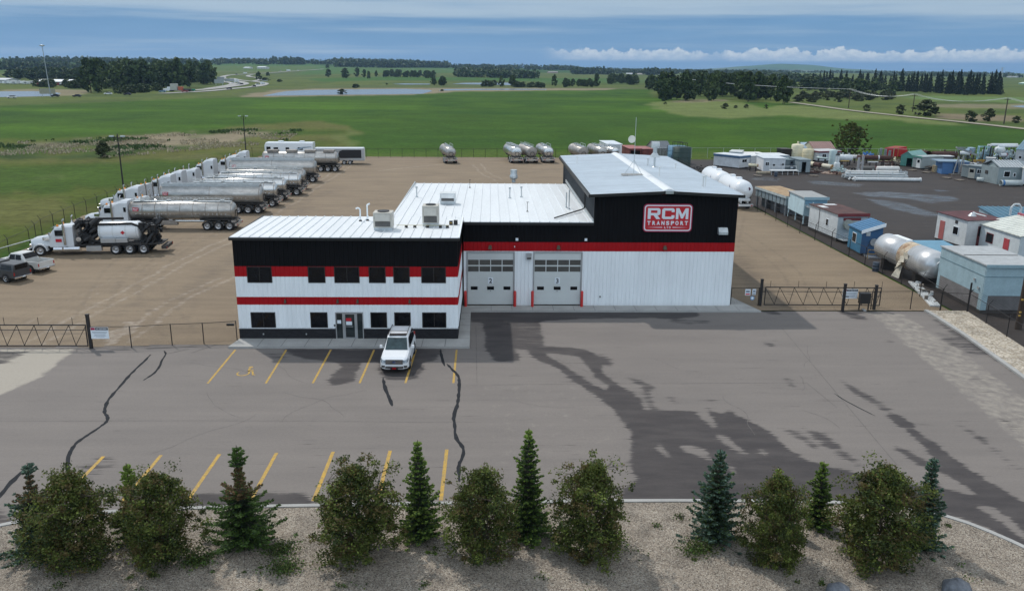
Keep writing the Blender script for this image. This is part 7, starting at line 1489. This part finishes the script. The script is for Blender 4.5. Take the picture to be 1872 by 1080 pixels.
def spruce(name,h,w,seed,mats,gap=None,n_needles=15000,topmat=1,base=.05):
    rs=np.random.RandomState(seed); q=random.Random(seed); t=bpy.data.objects.new(name,None); C.objects.link(t)
    tb=MB().cyl((0,0,0),(0,0,h*.97),.055,.012,n=6); cen=[];dr=[];mi=[]
    lv=int(h/.21)
    for i in range(lv):
        f=i/lv; z=base+f*(h-base)*.97; L_=w/2*((1-f)**.9)*q.uniform(.72,1.22)+.04
        if gap and gap[0]<f<gap[1]: L_*=.35
        nb=int(7+5*(1-f))
        for k in range(nb):
            a=2*PI*(k+q.random()*.7)/nb+i; l=L_*q.uniform(.55,1.25); up=.25+.5*f-.28*(1-f); e=np.array([math.cos(a)*l,math.sin(a)*l,up*l*.6]); p0=np.array([0,0,z])
            tb.cyl(tuple(p0),tuple(p0+e),.012,.004,n=3)
            nt_=max(3,int(l/.09))
            for j in range(1,nt_+1):
                g=j/nt_; pt=p0+e*g+np.array([0,0,-.10*l*math.sin(g*PI)])
                side_=np.array([-math.sin(a),math.cos(a),0]); sl_=.26*l*(1.1-g)+.035
                for s in (-1,0,1):
                    m_=4 if s else 3
                    for u in range(m_):
                        c=pt+side_*s*sl_*(u+.5)/m_+rs.normal(size=3)*.018; cen.append(c); dr.append(e/l*.8+side_*s*.8+np.array([0,0,.15])); 
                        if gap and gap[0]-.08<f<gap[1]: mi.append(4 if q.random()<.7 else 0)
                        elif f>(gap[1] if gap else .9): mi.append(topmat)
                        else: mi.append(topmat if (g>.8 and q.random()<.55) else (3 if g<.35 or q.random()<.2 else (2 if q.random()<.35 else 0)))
    tb.build('trunk',bark,t); cen=np.array(cen);dr=np.array(dr);mi=np.array(mi)
    k=min(len(cen),n_needles); ix=rs.permutation(len(cen))[:k]
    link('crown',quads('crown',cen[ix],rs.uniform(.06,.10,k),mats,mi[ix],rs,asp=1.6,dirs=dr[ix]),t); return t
gmats=[sg,sgl,sg,sbd,sbr]; bmats=[sbl,sbl,sg,sbd,sbr]; ymats=[sg,sgl,sgl,sbd,sbr]
DV=[deciduous('deciduous_tree',4.2,3.0,s_) for s_ in (11,12,13,14,15,16,17)]
def place(o,first,x,y,rz,s,label,cat,group,z=.1):
    t=o if first else copy_tree(o); t.location=(x,y,z); t.rotation_euler=(0,0,rz); t.scale=s; return tag(t,label,cat,group)
FD=[(-15.3,27.1,3.35,4.35,'bushy dark olive tree nearest the left frame edge'),(-12.2,27.4,3.0,4.1,'bushy olive tree between the thin sapling and the twiggy topped spruce'),(-4.98,27.6,3.45,4.35,'wide round olive tree just right of the open gravel gap'),(-.3,27.5,3.0,4.15,'olive tree between the bright narrow spruce and the tall spruce'),(3.8,27.5,3.15,4.45,'full olive tree right of the tall pale tipped spruce'),(10.7,26.9,2.6,4.15,'narrow olive tree just right of the blue green spruce'),(14.6,27.0,3.6,4.55,'widest olive tree near the right end of the planting bed')]
for i,(x,y,w,h,lb) in enumerate(FD): place(DV[i],True,x,y,i*1.9,(w/3.2,w/3.2,h/4.95),lb,'tree','olive leaved trees in the planting bed')
for nm,x,y,h,w,seed,ms_,gap,tm,lb in [
 ('spruce',-17.2,28.2,3.75,2.5,21,bmats,(.62,.86),1,'blue green spruce with a bare brown neck at the far left'),
 ('spruce',-13.9,28.9,3.35,1.6,22,gmats,(.5,.6),1,'thin sparse spruce squeezed between two olive trees on the left'),
 ('spruce',-9.5,28.4,4.35,2.75,23,gmats,(.55,.80),0,'spruce with brown bare neck and green tuft on top'),
 ('spruce',-2.75,28.8,4.35,1.95,24,ymats,None,1,'bright green narrow spruce left of centre'),
 ('spruce',1.5,28.9,4.8,1.9,25,gmats,None,1,'tallest spruce with pale pointed tip near the centre'),
 ('spruce',8.85,28.5,4.1,2.15,26,bmats,None,0,'dense blue green spruce standing alone right of centre'),
 ('spruce',13.4,29.6,2.95,1.5,27,ymats,None,1,'small yellow green spruce between two olive trees on the right'),
 ('spruce',11.55,29.4,2.75,1.0,28,ymats,None,1,'small green spruce poking up behind the narrow olive tree'),
 ('spruce',16.85,27.9,4.0,1.7,29,bmats,None,0,'blue green spruce at the right end of the planting bed')]:
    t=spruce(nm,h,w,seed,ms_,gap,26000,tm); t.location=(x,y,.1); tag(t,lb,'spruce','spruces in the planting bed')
# rocks and weeds in the bed
rk=MM('boulder_grey',(.16,.17,.19),.85,var=.35,vs=4,bump=.8)
for px,py,s,lb in ((1530,1078,.42,'grey blue boulder at the bottom edge of the bed, left one'),(1746,1073,.50,'larger grey blue boulder at the bottom edge of the bed, right one')):
    x,y=G(px,py,.2); b=MB(); q=random.Random(px); rows=[]
    for i in range(7):
        ph=PI*i/6; rows.append([(math.sin(ph)*math.cos(a)*s*(1+.18*math.sin(3*a+i)),math.sin(ph)*math.sin(a)*s*.8*(1+.15*math.sin(2*a+i)),math.cos(ph)*s*.62*(1+.1*math.sin(a*2)))for a in [2*PI*k/12 for k in range(12)]])
    b.loft(rows[::-1],0,True); o=b.build('boulder',rk); o.location=(x,y,.2); tag(o,lb,'boulder','boulders in the planting bed')
rs=np.random.RandomState(8); wc=[];
for k in range(95):
    x=rs.uniform(-21,20);y=rs.uniform(23,30.8); n_=rs.randint(8,60); s=rs.uniform(.05,.2); wc.append(np.stack([x+rs.normal(size=n_)*s,y+rs.normal(size=n_)*s,.12+np.abs(rs.normal(size=n_))*s*.35],1))
for x,y in ((-8.0,27.9),(-7.6,26.7),(-10.9,27.2),(8.0,27.7)): wc.append(np.stack([x+rs.normal(size=900)*.35,y+rs.normal(size=900)*.25,.12+np.abs(rs.normal(size=900))*.18],1))
wc=np.concatenate(wc); o=link('weeds',quads('weeds',wc,rs.uniform(.04,.1,len(wc)),[sg,oliv,olvd],rs.randint(0,3,len(wc)),rs)); tag(o,'small weeds and low juniper sprigs growing in the river rock','weeds',kind='stuff')
# ---- distant trees: shared crowns of leaf clumps
fd=[leafmat('far_leaf_a',(.058,.088,.026),0,.35),leafmat('far_leaf_b',(.038,.064,.020),0,.35),leafmat('far_leaf_c',(.080,.115,.034),0,.35)]
fs_=[leafmat('far_spruce_a',(.016,.030,.014),0,.3),leafmat('far_spruce_b',(.010,.020,.010),0,.3)]
fw=[leafmat('far_willow_a',(.070,.085,.035),0,.3),leafmat('far_willow_b',(.045,.060,.025),0,.3)]
def crown(seed,n,kind='round',fill=.0):
    """unit tree: height 1, width 1"""
    rs=np.random.RandomState(seed); L_=34 if kind!='cone' else 1
    if kind=='cone':
        z=rs.rand(n)**1.25; r=(1-z)**.85*.5*(rs.rand(n)**.35)*(.8+.35*np.sin(z*40+seed)); a=rs.rand(n)*2*PI; cen=np.stack([r*np.cos(a),r*np.sin(a),.03+z*.97],1)
    else:
        lz0=.06 if kind=='bush' else .10
        lob=[]
        while len(lob)<L_:
            z=rs.rand(); pr=math.sin(PI*(z*.74+.24))**.6; a=rs.rand()*2*PI; r=pr*.36*rs.rand()**.5; lob.append((r*math.cos(a),r*math.sin(a),lz0+z*(.90-lz0)))
        lob=np.array(lob); i=rs.randint(0,L_,n); rad=rs.uniform(.07,.15,L_)[i]; d=rs.normal(size=(n,3)); d/=np.linalg.norm(d,axis=1,keepdims=True); cen=lob[i]+d*rad[:,None]*(rs.rand(n)**.4)[:,None]*np.array([1,1,.75])
        cen[:,2]=np.maximum(cen[:,2],.03)
    return cen,rs
def fartree(name,seed,mats,kind,n,sz):
    t=bpy.data.objects.new(name,None); C.objects.link(t); cen,rs=crown(seed,n,kind)
    if kind!='bush': MB().cyl((0,0,-.02),(0,0,.7 if kind=='round' else .95),.018,.006,n=5).build('trunk',bark,t)
    else: MB().cyl((0,0,-.02),(.1,0,.4),.02,.008,n=4).cyl((0,0,-.02),(-.1,.05,.4),.02,.008,n=4).build('stems',bark,t)
    mi=rs.randint(0,len(mats),n); link('crown' if kind!='bush' else 'foliage',quads('crown',cen,rs.uniform(.6,1.4,n)*sz,mats,mi,rs),t); return t
VAR={'d':[fartree('deciduous_tree',s_,m_,'round',1300,.115) for s_,m_ in ((31,fd),(32,[fd[1],fd[1],fd[0]]),(33,[fd[2],fd[0],fd[2]]),(34,[fd[0],fd[1]]))],'s':[fartree('spruce_tree',s_,fs_,'cone',750,.085) for s_ in (41,42)],'b':[fartree('bush',s_,fw,'bush',1000,.10) for s_ in (51,52)],'e':[fartree('bush',s_,fd[:2],'bush',1000,.10) for s_ in (54,)]}
used=set()
def far(kind,x,y,h,w,label,cat,group=None):
    v=VAR[kind]; o=v[rng.randrange(len(v))]; f=id(o) not in used; used.add(id(o)); t=o if f else copy_tree(o)
    t.location=(x,y,float(hgt(x,y))-.1); t.rotation_euler=(0,0,rng.random()*6.28); t.scale=(w*rng.uniform(.9,1.15),w*rng.uniform(.9,1.15),h); t['label']=label; t['category']=cat
    if group: t['group']=group
    elif 'group' in t: del t['group']
def grove(poly,n,h,w,kind,label,cat,group,mind=0.55,hv=.2):
    P=[GT(*p)[:2] for p in poly]; xs=[p[0] for p in P]; ys=[p[1] for p in P]; pts=[]; k=0
    while len(pts)<n and k<20000:
        k+=1; x=rng.uniform(min(xs),max(xs)); y=rng.uniform(min(ys),max(ys))
        if inpoly(np.array([x]),np.array([y]),P)[0] and all((x-a)**2+(y-b_)**2>(w*mind)**2 for a,b_ in pts): pts.append((x,y))
    for x,y in pts: s=rng.uniform(1-hv,1+hv); far(kind,x,y,h*s,w*s,label,cat,group)
grove([(156,171),(215,171),(290,165),(330,163),(395,153),(392,147),(300,148),(160,150)],62,21,17,'d','tall poplar in the dense dark grove left of the highway curve','tree','trees in the left grove',.5)
grove([(185,173),(215,171),(290,166),(330,163.5),(300,166),(250,171)],12,6,8,'e','low shrub along the front edge of the left grove','shrub','shrubs edging the left grove',.5)
grove([(5,146),(150,150),(150,144),(30,141)],22,13,20,'d','dark tree in the wood behind the red barn','tree','trees behind the red barn',.45)
grove([(62,161),(120,161),(150,164),(150,158),(70,157)],18,6,10,'e','dark low bush in the thicket in front of the red barn','bush','thicket in front of the red barn',.4)
grove([(1200,184),(1230,186),(1330,184),(1440,193),(1446,188),(1360,168),(1290,163),(1210,163)],75,15.5,12.5,'d','dark poplar in the wood at the pale grass bay','tree','trees in the right wood',.5)
grove([(1176,165),(1206,165),(1206,161),(1180,160)],8,12,11,'d','tree in the small clump left of the right wood','tree','small clump left of the right wood',.4)
grove([(1360,163),(1480,170),(1560,174),(1640,176),(1640,166),(1500,158),(1380,156)],36,11,17,'d','mid green tree in front of the tall spruce row','tree','broadleaf trees before the spruce row',.4)
for i in range(74):
    px=1480+352*((i+.5)/74)+rng.uniform(-7,7); py=157+16.5*min(1,(px-1480)/300)+rng.uniform(-3,1.5)
    x,y,z=GT(px,py); h=(17.5+rng.uniform(-5,3.5)); far('s',x,y,h,h*.45,'tall dark spruce in the long row on the right','spruce','spruces of the long row')
grove([(1455,188),(1560,187),(1640,183),(1640,178),(1520,176),(1462,180)],45,4.5,7,'b','grey green willow bush in the scrub below the spruce row','bush','willow scrub',.5)
for px,py,hp,wp_,lb in ((1551,281,58,76,None),(1692,212,30,52,'large dark willow clump beside the middle power pole'),(1646,209,19,20,'round bush left of the large willow clump'),(1584,203,13,17,'small round bush beside the dirt track'),(1773,223,22,25,'bush with pointed shoots near the right edge'),(1806,222,24,30,'taller bush left of the rightmost power pole'),(1858,225,14,18,'round dark bush right of the rightmost power pole'),(1325,199,11,18,'round bush on the pale grass before the right wood'),(1345,198,6,9,'small bush right of the round one on the pale grass'),(1364,198,8,10,'middle small bush on the pale grass'),(1216,191,5,8,'tiny bush on the pale grass bay'),(626,172,10,23,'grey bush standing at the near shore of the pond'),(650,161,8,17,'dark round bush on the far shore of the pond'),(190,288,32,38,'bare twiggy willow bush in the reeds of the meadow'),(808,167,4,8,'small bush on the pond spit'),(600,141,15,16,'round single tree beyond the pond, leftmost of the field row'),(599,125,8,10,'single round tree further back on the rise'),(631,143,18,20,'pale round poplar in the field row'),(653,141,17,13,'loose pale poplar in the field row'),(666,142,15,10,'narrow poplar between two wider ones'),(674,144,14,9,'poplar with bush at its foot in the field row'),(688,141,12,9,'small poplar in the field row'),(1400,199,9,10,'bush at the foot of the right wood'),(474,147,16,15,'leafy tree by the highway bend'),(490,139,7,9,'round tree beyond the highway bend'),(485,148,6,20,'low bushes beside the highway bend'),(511,150,5,14,'small bush right of the highway bend'),(707,155,3,6,'tiny bush between the ponds')):
    x,y,z=GT(px,py); s=scale(x,y,z); kind='b' if py>185 or px in(626,) else 'd'
    if lb is None:
        t=VAR['d'][0]; t=copy_tree(t); t.location=(x,y,-.1); t.scale=(wp_/s,wp_/s,hp/s); t.rotation_euler=(0,0,1.); tag(t,'large loose leafy tree standing behind the rusty brown shed','tree')
        b2=deciduous('x',6.8,8.6,77,20000,.17); b2.name='deciduous_tree'; b2.location=(x,y,0); tag(b2,'large loose leafy tree standing behind the rusty brown shed','tree')
        for ch in list(t.children): bpy.data.objects.remove(ch)
        bpy.data.objects.remove(t)
    else: far(kind,x,y,hp/s,wp_/s,lb,'bush' if kind=='b' else 'tree')
grove([(690,141),(795,144),(797,141),(700,139)],26,11,11,'d','poplar in the windbreak row beyond the pond','tree','windbreak beyond the pond',.4)
grove([(783,157),(815,158),(815,155),(786,154)],6,9,9,'d','dark tree in the clump on the spit between the ponds','tree','trees between the ponds',.4)
grove([(875,159),(905,159),(905,156),(880,156)],6,6,9,'e','bush in the low clump right of the ponds','bush','bushes right of the ponds',.4)
for px,h in ((917,11),(935,12),(938,12),(1014,13),(1091,14),(1058,8),(1068,8)): x,y,z=GT(px,158.5); far('d',x,y,h,8,'single upright tree in the line beyond the small ponds','tree','upright trees beyond the ponds')
grove([(940,160),(1000,161.5),(1000,158),(945,157)],12,5,9,'e','low bush on the shore right of the ponds','bush','bushes on the shore',.4)
grove([(1020,160),(1090,161),(1090,157),(1025,157)],12,8,8,'d','young tree in the loose row before the far fields','tree','loose row before the far fields',.4)
grove([(1112,155),(1163,157),(1163,150),(1115,149)],16,11,13,'d','tree in the oval copse between the fields','tree','oval copse',.4)
# far belts that read as one mass
def belt(pts,h,label,dens=1.,depth=70,dark=True,width=13,name='tree_belt'):
    rs=np.random.RandomState(1000+len(pts)*7+int(pts[0][0])); allc=[];als=[]
    for (a,b_) in zip(pts[:-1],pts[1:]):
        A=GT(*a);B=GT(*b_); L_=math.hypot(B[0]-A[0],B[1]-A[1]); n_=int(max(3,L_/width*2.9*dens))
        for k in range(n_):
            f=rs.rand(); x=A[0]+(B[0]-A[0])*f; y=A[1]+(B[1]-A[1])*f+rs.rand()*depth; z=float(hgt(x,y)); hh=h*rs.uniform(.65,1.2); w=width*rs.uniform(.7,1.3); m_=34
            c=rs.normal(size=(m_,3)); c/=np.linalg.norm(c,axis=1,keepdims=True); c*=(rs.rand(m_)**.4)[:,None]; allc.append(np.stack([x+c[:,0]*w*.6,y+c[:,1]*w*.6,np.maximum(z+.6,z+hh*.52+c[:,2]*hh*.5)],1)); als.append(rs.uniform(.6,1.4,m_)*h*.34)
    c=np.concatenate(allc); o=link(name,quads(name,c,np.concatenate(als),fd,rs.randint(0,2 if dark else 3,len(c)),rs)); tag(o,label,'woodland',kind='stuff')
for a in [
 ([(-60,118),(60,116),(130,117),(260,119),(390,120)],16,'dark blue wooded ridge along the horizon at far left',1.6,400),
 ([(-60,129),(100,127),(200,129)],15,'long dark belt of trees below the far left ridge',1.5,60),
 ([(390,117),(440,116),(500,117),(560,118),(600,119)],15,'tree belt along the horizon above the highway',1.2,200),
 ([(490,118),(546,119)],22,'dark copse on the rise above the gas station lot',2.2,120),
 ([(463,118.5),(487,119)],14,'small dark copse on the rise left of the larger one',1.5,60),
 ([(592,118),(700,118.5),(760,121)],19,'dense dark wood on the horizon left of centre',2.,200),
 ([(612,123),(700,124.5),(820,124.5)],19,'second dark wood belt in front of the horizon wood',2.,120),
 ([(760,123),(830,125),(940,126)],13,'thin tree belt trailing right along the horizon',1.2,150),
 ([(832,141),(900,143),(985,145)],13,'wide dark copse beyond the ponds',3.,130),
 ([(835,133),(940,134)],14,'dark tree belt behind the wide copse',1.5,60),
 ([(930,127),(1010,129),(1060,129)],16,'horizon trees right of centre',1.3,200),
 ([(1046,136),(1120,137)],17,'dark spruce like belt on the far field edge',2.,60),
 ([(1120,135),(1185,137)],12,'mixed far belt with farm buildings',1.,60),
 ([(1182,138),(1230,138.5)],18,'short dark belt right of the farm',2.,50),
 ([(1225,136),(1330,137),(1450,139)],14,'far dark belt below the blue hill',1.5,100),
 ([(1400,147),(1500,152)],13,'trees between the right wood and the spruce row',1.,120),
 ([(1330,150),(1440,152)],12,'trees rising behind the right wood',1.5,120),
 ([(1640,141),(1760,141),(1900,143)],11,'thin far belt behind the spruce row',1.,200),
 ([(1060,131),(1300,132.5),(1900,137)],12,'low blue tree line along the right horizon',1.1,900)]: belt(*a[:4],depth=a[4])
# reeds and marsh plants in the meadow
rs=np.random.RandomState(5); P1=wp([(0,262),(120,256),(260,250),(460,236),(560,236),(520,262),(400,272),(200,289),(0,289)]); xs=[p[0] for p in P1]; ys=[p[1] for p in P1]
x=rs.uniform(min(xs),max(xs),16000);y=rs.uniform(min(ys),max(ys),16000); k=inpoly(x,y,P1)&(fbm(x/9,y/9,3)>.44); x=x[k];y=y[k]; n_=len(x); tan=fbm(x/16+3,y/9,4)>.47
def reeds(nm,sel,mats,h,label):
    xx=x[sel];yy=y[sel];n2=len(xx); hh=h*rs.uniform(.5,1.2,n2); c=np.stack([xx,yy,hh*.5],1); d_=np.tile([0,0,1.],(n2,1)); o=link(nm,quads(nm,c,hh,mats,rs.randint(0,len(mats),n2),rs,asp=1.1,dirs=d_)); tag(o,label,'reeds',kind='stuff')
reeds('dry_reeds',tan&(rs.rand(n_)<.8),[mat('reed_tan',(.40,.34,.24),.9),mat('reed_pale',(.32,.27,.18),.9)],0.5,'dry tan reeds standing in the marshy strip of the meadow')
reeds('green_rushes',~tan,[leafmat('rush_green',(.075,.12,.035),0),leafmat('rush_dark',(.05,.085,.028),0)],0.6,'dark green rushes standing in the marshy strip of the meadow')
# ================================================================ FAR BUILDINGS AND TRAFFIC
def barn(pa,pb,d,ptop,wall,roof,label,name='farm_building',rh=2.5,doors=0):
    A=GT(*pa);B=GT(*pb); a=math.atan2(B[1]-A[1],B[0]-A[0]); w=math.hypot(B[0]-A[0],B[1]-A[1]); h=V(pa[0],ptop,A[1])[1]-A[2]; h=max(2,h)
    t=thing(name,label,'building',A,a); he=max(1.5,h-rh*.6)
    MB().box(0,w,0,d,-.5,he).prism([(0,he),(d,he),(d/2,he+rh*.6)],0,w,ax='x').build('walls',wall,t)
    r=MB()
    for ya,yb in ((-.6,d/2),(d+.6,d/2)):
        q=[(-.5,ya,he+.02),(w+.5,ya,he+.02),(w+.5,yb,he+rh*.6+.05),(-.5,yb,he+rh*.6+.05)]; q=q if ya<0 else q[::-1]; r.hexa(q,[(p[0],p[1],p[2]+.3) for p in q])
    r.build('roof',roof,t)
    for k in range(doors): MB().box(w*(k+.6)/(doors+.3),w*(k+.6)/(doors+.3)+3,-.15,-.01,0,min(3,he*.8)).build('door',paint_w2,t)
wr=cm((.66,.69,.72),.4,.04); rb=cm((.20,.035,.04),.6,.1)
barn((67,155.5),(128,156),16,146,rb,wr,'long red barn with white roof behind the thicket at far left','red_barn',3,2)
barn((-10,152),(12,152.5),14,143.5,cm((.5,.52,.54)),cm((.42,.46,.50)),'grey roofed farm building at the far left edge')
barn((381+64,125.5),(455,125.8),12,123,cm((.6,.6,.6)),wr,'small white building on the rise beyond the highway')
barn((470,126),(485,126.3),14,122,cm((.55,.56,.56)),wr,'pale station building beside the tall dark tree on the rise')
barn((614,118),(626,118),20,114,cm((.5,.5,.5)),wr,'white roofed hall on the dark wooded horizon')
barn((1394,139),(1424,139),25,135.5,cm((.6,.62,.64)),wr,'long white building below the blue hill')
barn((1003,134),(1020,134.3),14,131,cm((.4,.34,.3)),cm((.30,.27,.27)),'brown farm house among the far fields')
barn((1145,136.3),(1156,136.5),12,134,cm((.6,.6,.6)),wr,'white farm building left of the short dark belt')
barn((1165,136.6),(1178,136.8),12,134.5,cm((.55,.5,.48)),cm((.45,.4,.38)),'tan farm building right of the white one')
barn((1862,154.5),(1885,155),20,151,cm((.3,.5,.42)),cm((.55,.68,.62)),'pale green roofed shed at the right edge far field')
barn((1840,142),(1856,142.3),20,139.5,cm((.5,.5,.52)),wr,'white roofed shed far away right of the spruces')
barn((845,126.5),(856,126.7),14,124.5,cm((.55,.55,.55)),wr,'white farm house by the central tree line')
# pylon
x,y,z=GT(1829,146); t=thing('pylon','lattice power pylon far behind the spruce row','pylon',(x,y,z)); h=V(1829,124,y)[1]-z; b=MB()
for s in (-1,1):
    for s2 in (-1,1): b.cyl((s*3,s2*3,0),(s*.6,s2*.6,h),.25,n=4)
for k in range(6): f=k/6; r_=3-2.4*f; r2=3-2.4*(f+1/6); b.cyl((-r_,-r_,h*f),(r2,-r2,h*(f+1/6)),.15,n=3).cyl((r_,-r_,h*f),(-r2,-r2,h*(f+1/6)),.15,n=3)
b.build('tower',galv,t)
for zz in (.72,.86,1.): MB().box(-6,6,-.25,.25,h*zz-.4,h*zz).build('cross_arm',galv,t)
# cars on the highway
def car(px,py,col,label,hd=0,big=0):
    x,y,z=GT(px,py); t=thing('car' if not big else 'truck',label,'car' if not big else 'truck',(x,y,z+.22),hd,'traffic on the highway'); L_=4.6+big*5; h=1.5+big*2.2
    MB().loft([ring(-L_/2,1.6,.35,.8,.1,.1),ring(-L_/2+.3,1.85,.3,.95,.1,.1),ring(L_/2-.3,1.85,.3,1.0,.1,.1),ring(L_/2,1.6,.4,.9,.1,.1)],0).build('body',col,t)
    if big: MB().box(-L_/2+2.4,L_/2,-1.25,1.25,1.0,h).build('cargo_box',paint_w,t); MB().box(-L_/2+.4,-L_/2+2.2,-1.1,1.1,.9,2.6).build('cab',col,t)
    else: MB().hexa([(-1.2,-.85,.95),(1.9,-.85,.95),(1.9,.85,.95),(-1.2,.85,.95)],[(-.4,-.65,h),(1.3,-.65,h),(1.3,.65,h),(-.4,.65,h)]).build('windows',glass,t); MB().box(-.3,1.2,-.66,.66,h,h+.04).build('roof',col,t)
    for xx in (-L_*.3,L_*.3):
        for s in (-1,1): MB().cyl((xx,s*.75,.33),(xx,s*.95,.33),.33,n=10).build('wheel',rubber,t)
cw=paint_w; ck=cm((.012,.016,.025),.3); cs=silver; cr=cm((.25,.03,.03),.3)
for i,(px,py,c,lb,hd,bg) in enumerate([(22,181,cs,'white and silver car leftmost on the highway verge',.1,0),(101,178,ck,'dark car passing behind the high mast light',.1,0),(141,178.5,ck,'dark car right of the high mast light',.1,0),(198,174,cw,'white car in front of the grove edge',.1,0),(233,175,ck,'black pickup sized car before the left grove',.1,0),(297,169.5,cm((.2,.35,.5),.3),'blue car left of the parked truck tractor',.2,0),(338,169.5,cr,'small red car right of the flatbed truck',.2,0),(419,164,ck,'dark car on the near lane of the curve',.3,0),(464,159.5,ck,'dark car at the inner bend of the near lane',1.2,0),(470,156.5,cw,'white car at the outer bend',1.2,0),(480,155,cw,'white van at the outer bend edge',1.3,.25),(432,152,cw,'white truck in the middle of the lane bend',1.5,1),(424,153.5,cw,'white car following the white truck',1.5,0),(437,154.5,cw,'white car right behind the lane bend truck',1.0,0),(441,155.5,ck,'dark car right behind the lane bend truck',1.,0),(411,150,cw,'white car near the gantry signs',1.8,0),(403,147,cw,'white van at the far end of the left bend',1.8,.3),(448,135.5,cs,'grey truck on the far straight',0,.5),(432,137,ck,'dark car on the far straight',0,0),(527,130.5,cw,'white truck on the farthest road stretch',.1,.8),(545,129.5,cw,'white car on the farthest road stretch',.1,0),(512,131,cw,'small white car left of the far truck',.1,0)]): car(px,py,c,lb,hd,bg)
# parked tractor unit and flatbed on the verge
x,y,z=GT(309,168.5); t=thing('hauling_truck','white truck tractor with tall pale box and flatbed on the highway','truck',(x,y,z+.3),0)
MB().loft([ring(-3.5,2,.6,1.9),ring(-1,2.3,.5,2.2),ring(-.6,2.4,.5,3.2),ring(1.4,2.4,.5,3.3)],0).build('cab',paint_w,t); MB().box(1.6,6.2,-1.4,1.4,1.0,5.4).build('pale_box',cm((.42,.42,.38)),t); MB().box(1.5,16,-1.25,1.25,.7,1.0).build('flatbed',frame_m,t); MB().box(6.8,10,-1,1,1.0,3.4).build('orange_load',cm((.42,.10,.05)),t); MB().box(10.5,15.5,-1,1,1.0,2.1).build('dark_load',frame_m,t)
for xx in (-2.5,1.2,2.6,12.5,13.8):
    for s in (-1,1): MB().cyl((xx,s*.9,.5),(xx,s*1.25,.5),.5,n=10).build('wheel',rubber,t)
def bigsign(px,py,ptop,w,label,c,back=True):
    x,y,z=GT(px,py); h=V(px,ptop,y)[1]-z; t=thing('road_sign',label,'road sign',(x,y,z)); MB().box(-w/2,w/2,-.1,0,h*.35,h).build('panel',c,t)
    for s in (-.35,.35): MB().box(s*w-.15,s*w+.15,0,.25,0,h*.98).build('post',galv,t)
gsn=cm((.33,.37,.38)); bigsign(88,177.5,162,9,'large tan backed highway sign beside the high mast light',cm((.30,.29,.22)))
bigsign(401,156.5,145.5,9,'grey highway sign board at the left bend, nearer one',gsn); bigsign(404,149,141,9,'grey highway sign board at the left bend, farther one',gsn); bigsign(420,152,144,10,'grey highway sign board inside the bend',gsn); bigsign(351,167.5,163,5,'small green highway sign beyond the flatbed truck',cm((.02,.22,.16))); bigsign(484,149.5,146.8,7,'pale sign beside the lane right of the bend',gsn)
# camper row at far left
for i in range(9):
    px=6+i*7.2; x,y,z=GT(px,153.5+rng.random()); t=thing('parked_camper','pale parked camper in the row left of the red barn','camper',(x,y,z),rng.uniform(-.3,.3),'campers left of the red barn'); MB().loft([ring(0,2.3,.5,2.5,.1,.2),ring(7,2.3,.5,2.6+rng.random()*.6,.1,.2)],0).build('body',(paint_w,cs,paint_w2)[i%3],t); MB().box(2,5,-1.2,-1.17,1.4,2.0).build('window',glass,t)
    for s in (-1,1): MB().cyl((4,s*.9,.4),(4,s*1.15,.4),.4,n=8).build('wheel',rubber,t)
# ================================================================ the air
HB=MB().box(-9000,9000,-200,13500,-70,210).build('haze',None)
hm=bpy.data.materials.new('air'); hm.use_nodes=True; n=hm.node_tree.nodes; n.remove(n['Principled BSDF']); pv=n.new('ShaderNodeVolumePrincipled'); pv.inputs['Color'].default_value=(.42,.66,1.,1); pv.inputs['Density'].default_value=.00006; pv.inputs['Anisotropy'].default_value=.2
hm.node_tree.links.new(pv.outputs[0],n['Material Output'].inputs['Volume']); HB.data.materials.clear(); HB.data.materials.append(hm); HB['kind']='stuff'; HB['label']='pale blue haze over the far land'; HB['category']='haze'

for i,(px,py,k_,lb) in enumerate(((1488,322,'p','single grey pallet lying in front of the half rust cylinder'),(1668,312,'p','pallet with planks before the pale grey shed'),(1731,326,'p','wide pallet at the foot of the leaning trestles'),(1546,322,'d','dark oil drum at the right end of the rust skid plates'),(1596,322,'d','dark drum below the grey cylinder'),(1418,323,'d','small drum under the white platform rail'),(1754,330,'p','thin pallet in front of the narrow slate shed'),(1694,316,'p','grey pallet under the timber stack'),(1340,306,'d','blue drum beside the tall grey shed'),(1385,322,'p','rust brown skid timber beside the beige cylinder'),(1730,505,'p','broken pallet leaning behind the right corner fence'),(1600,496,'d','grey drum behind the fence by the blue pump shed'))):
    x,y=G(px,py)
    if k_=='p':
        t=thing('pallet',lb,'pallet',(x,y,0),.3*i); b=MB()
        for k in range(6): b.box(-.7,.7,-.6+k*.22,-.45+k*.22,.12,.15)
        b.build('deck_boards',wood,t); b=MB()
        for xx in (-.65,-.05,.55): b.box(xx,xx+.1,-.6,.65,0,.118)
        b.build('bearers',wood,t)
    else: o=MB().lathe([(0,.29),(.33,.29),(.34,.31),(.36,.29),(.66,.29),(.67,.31),(.69,.29),(1,.29)],(0,0,0),(0,0,.88),14).build('oil_drum',cm((.05,.07,.10) if i%2 else (.12,.11,.1))); o.location=(x,y,0); tag(o,lb,'drum')
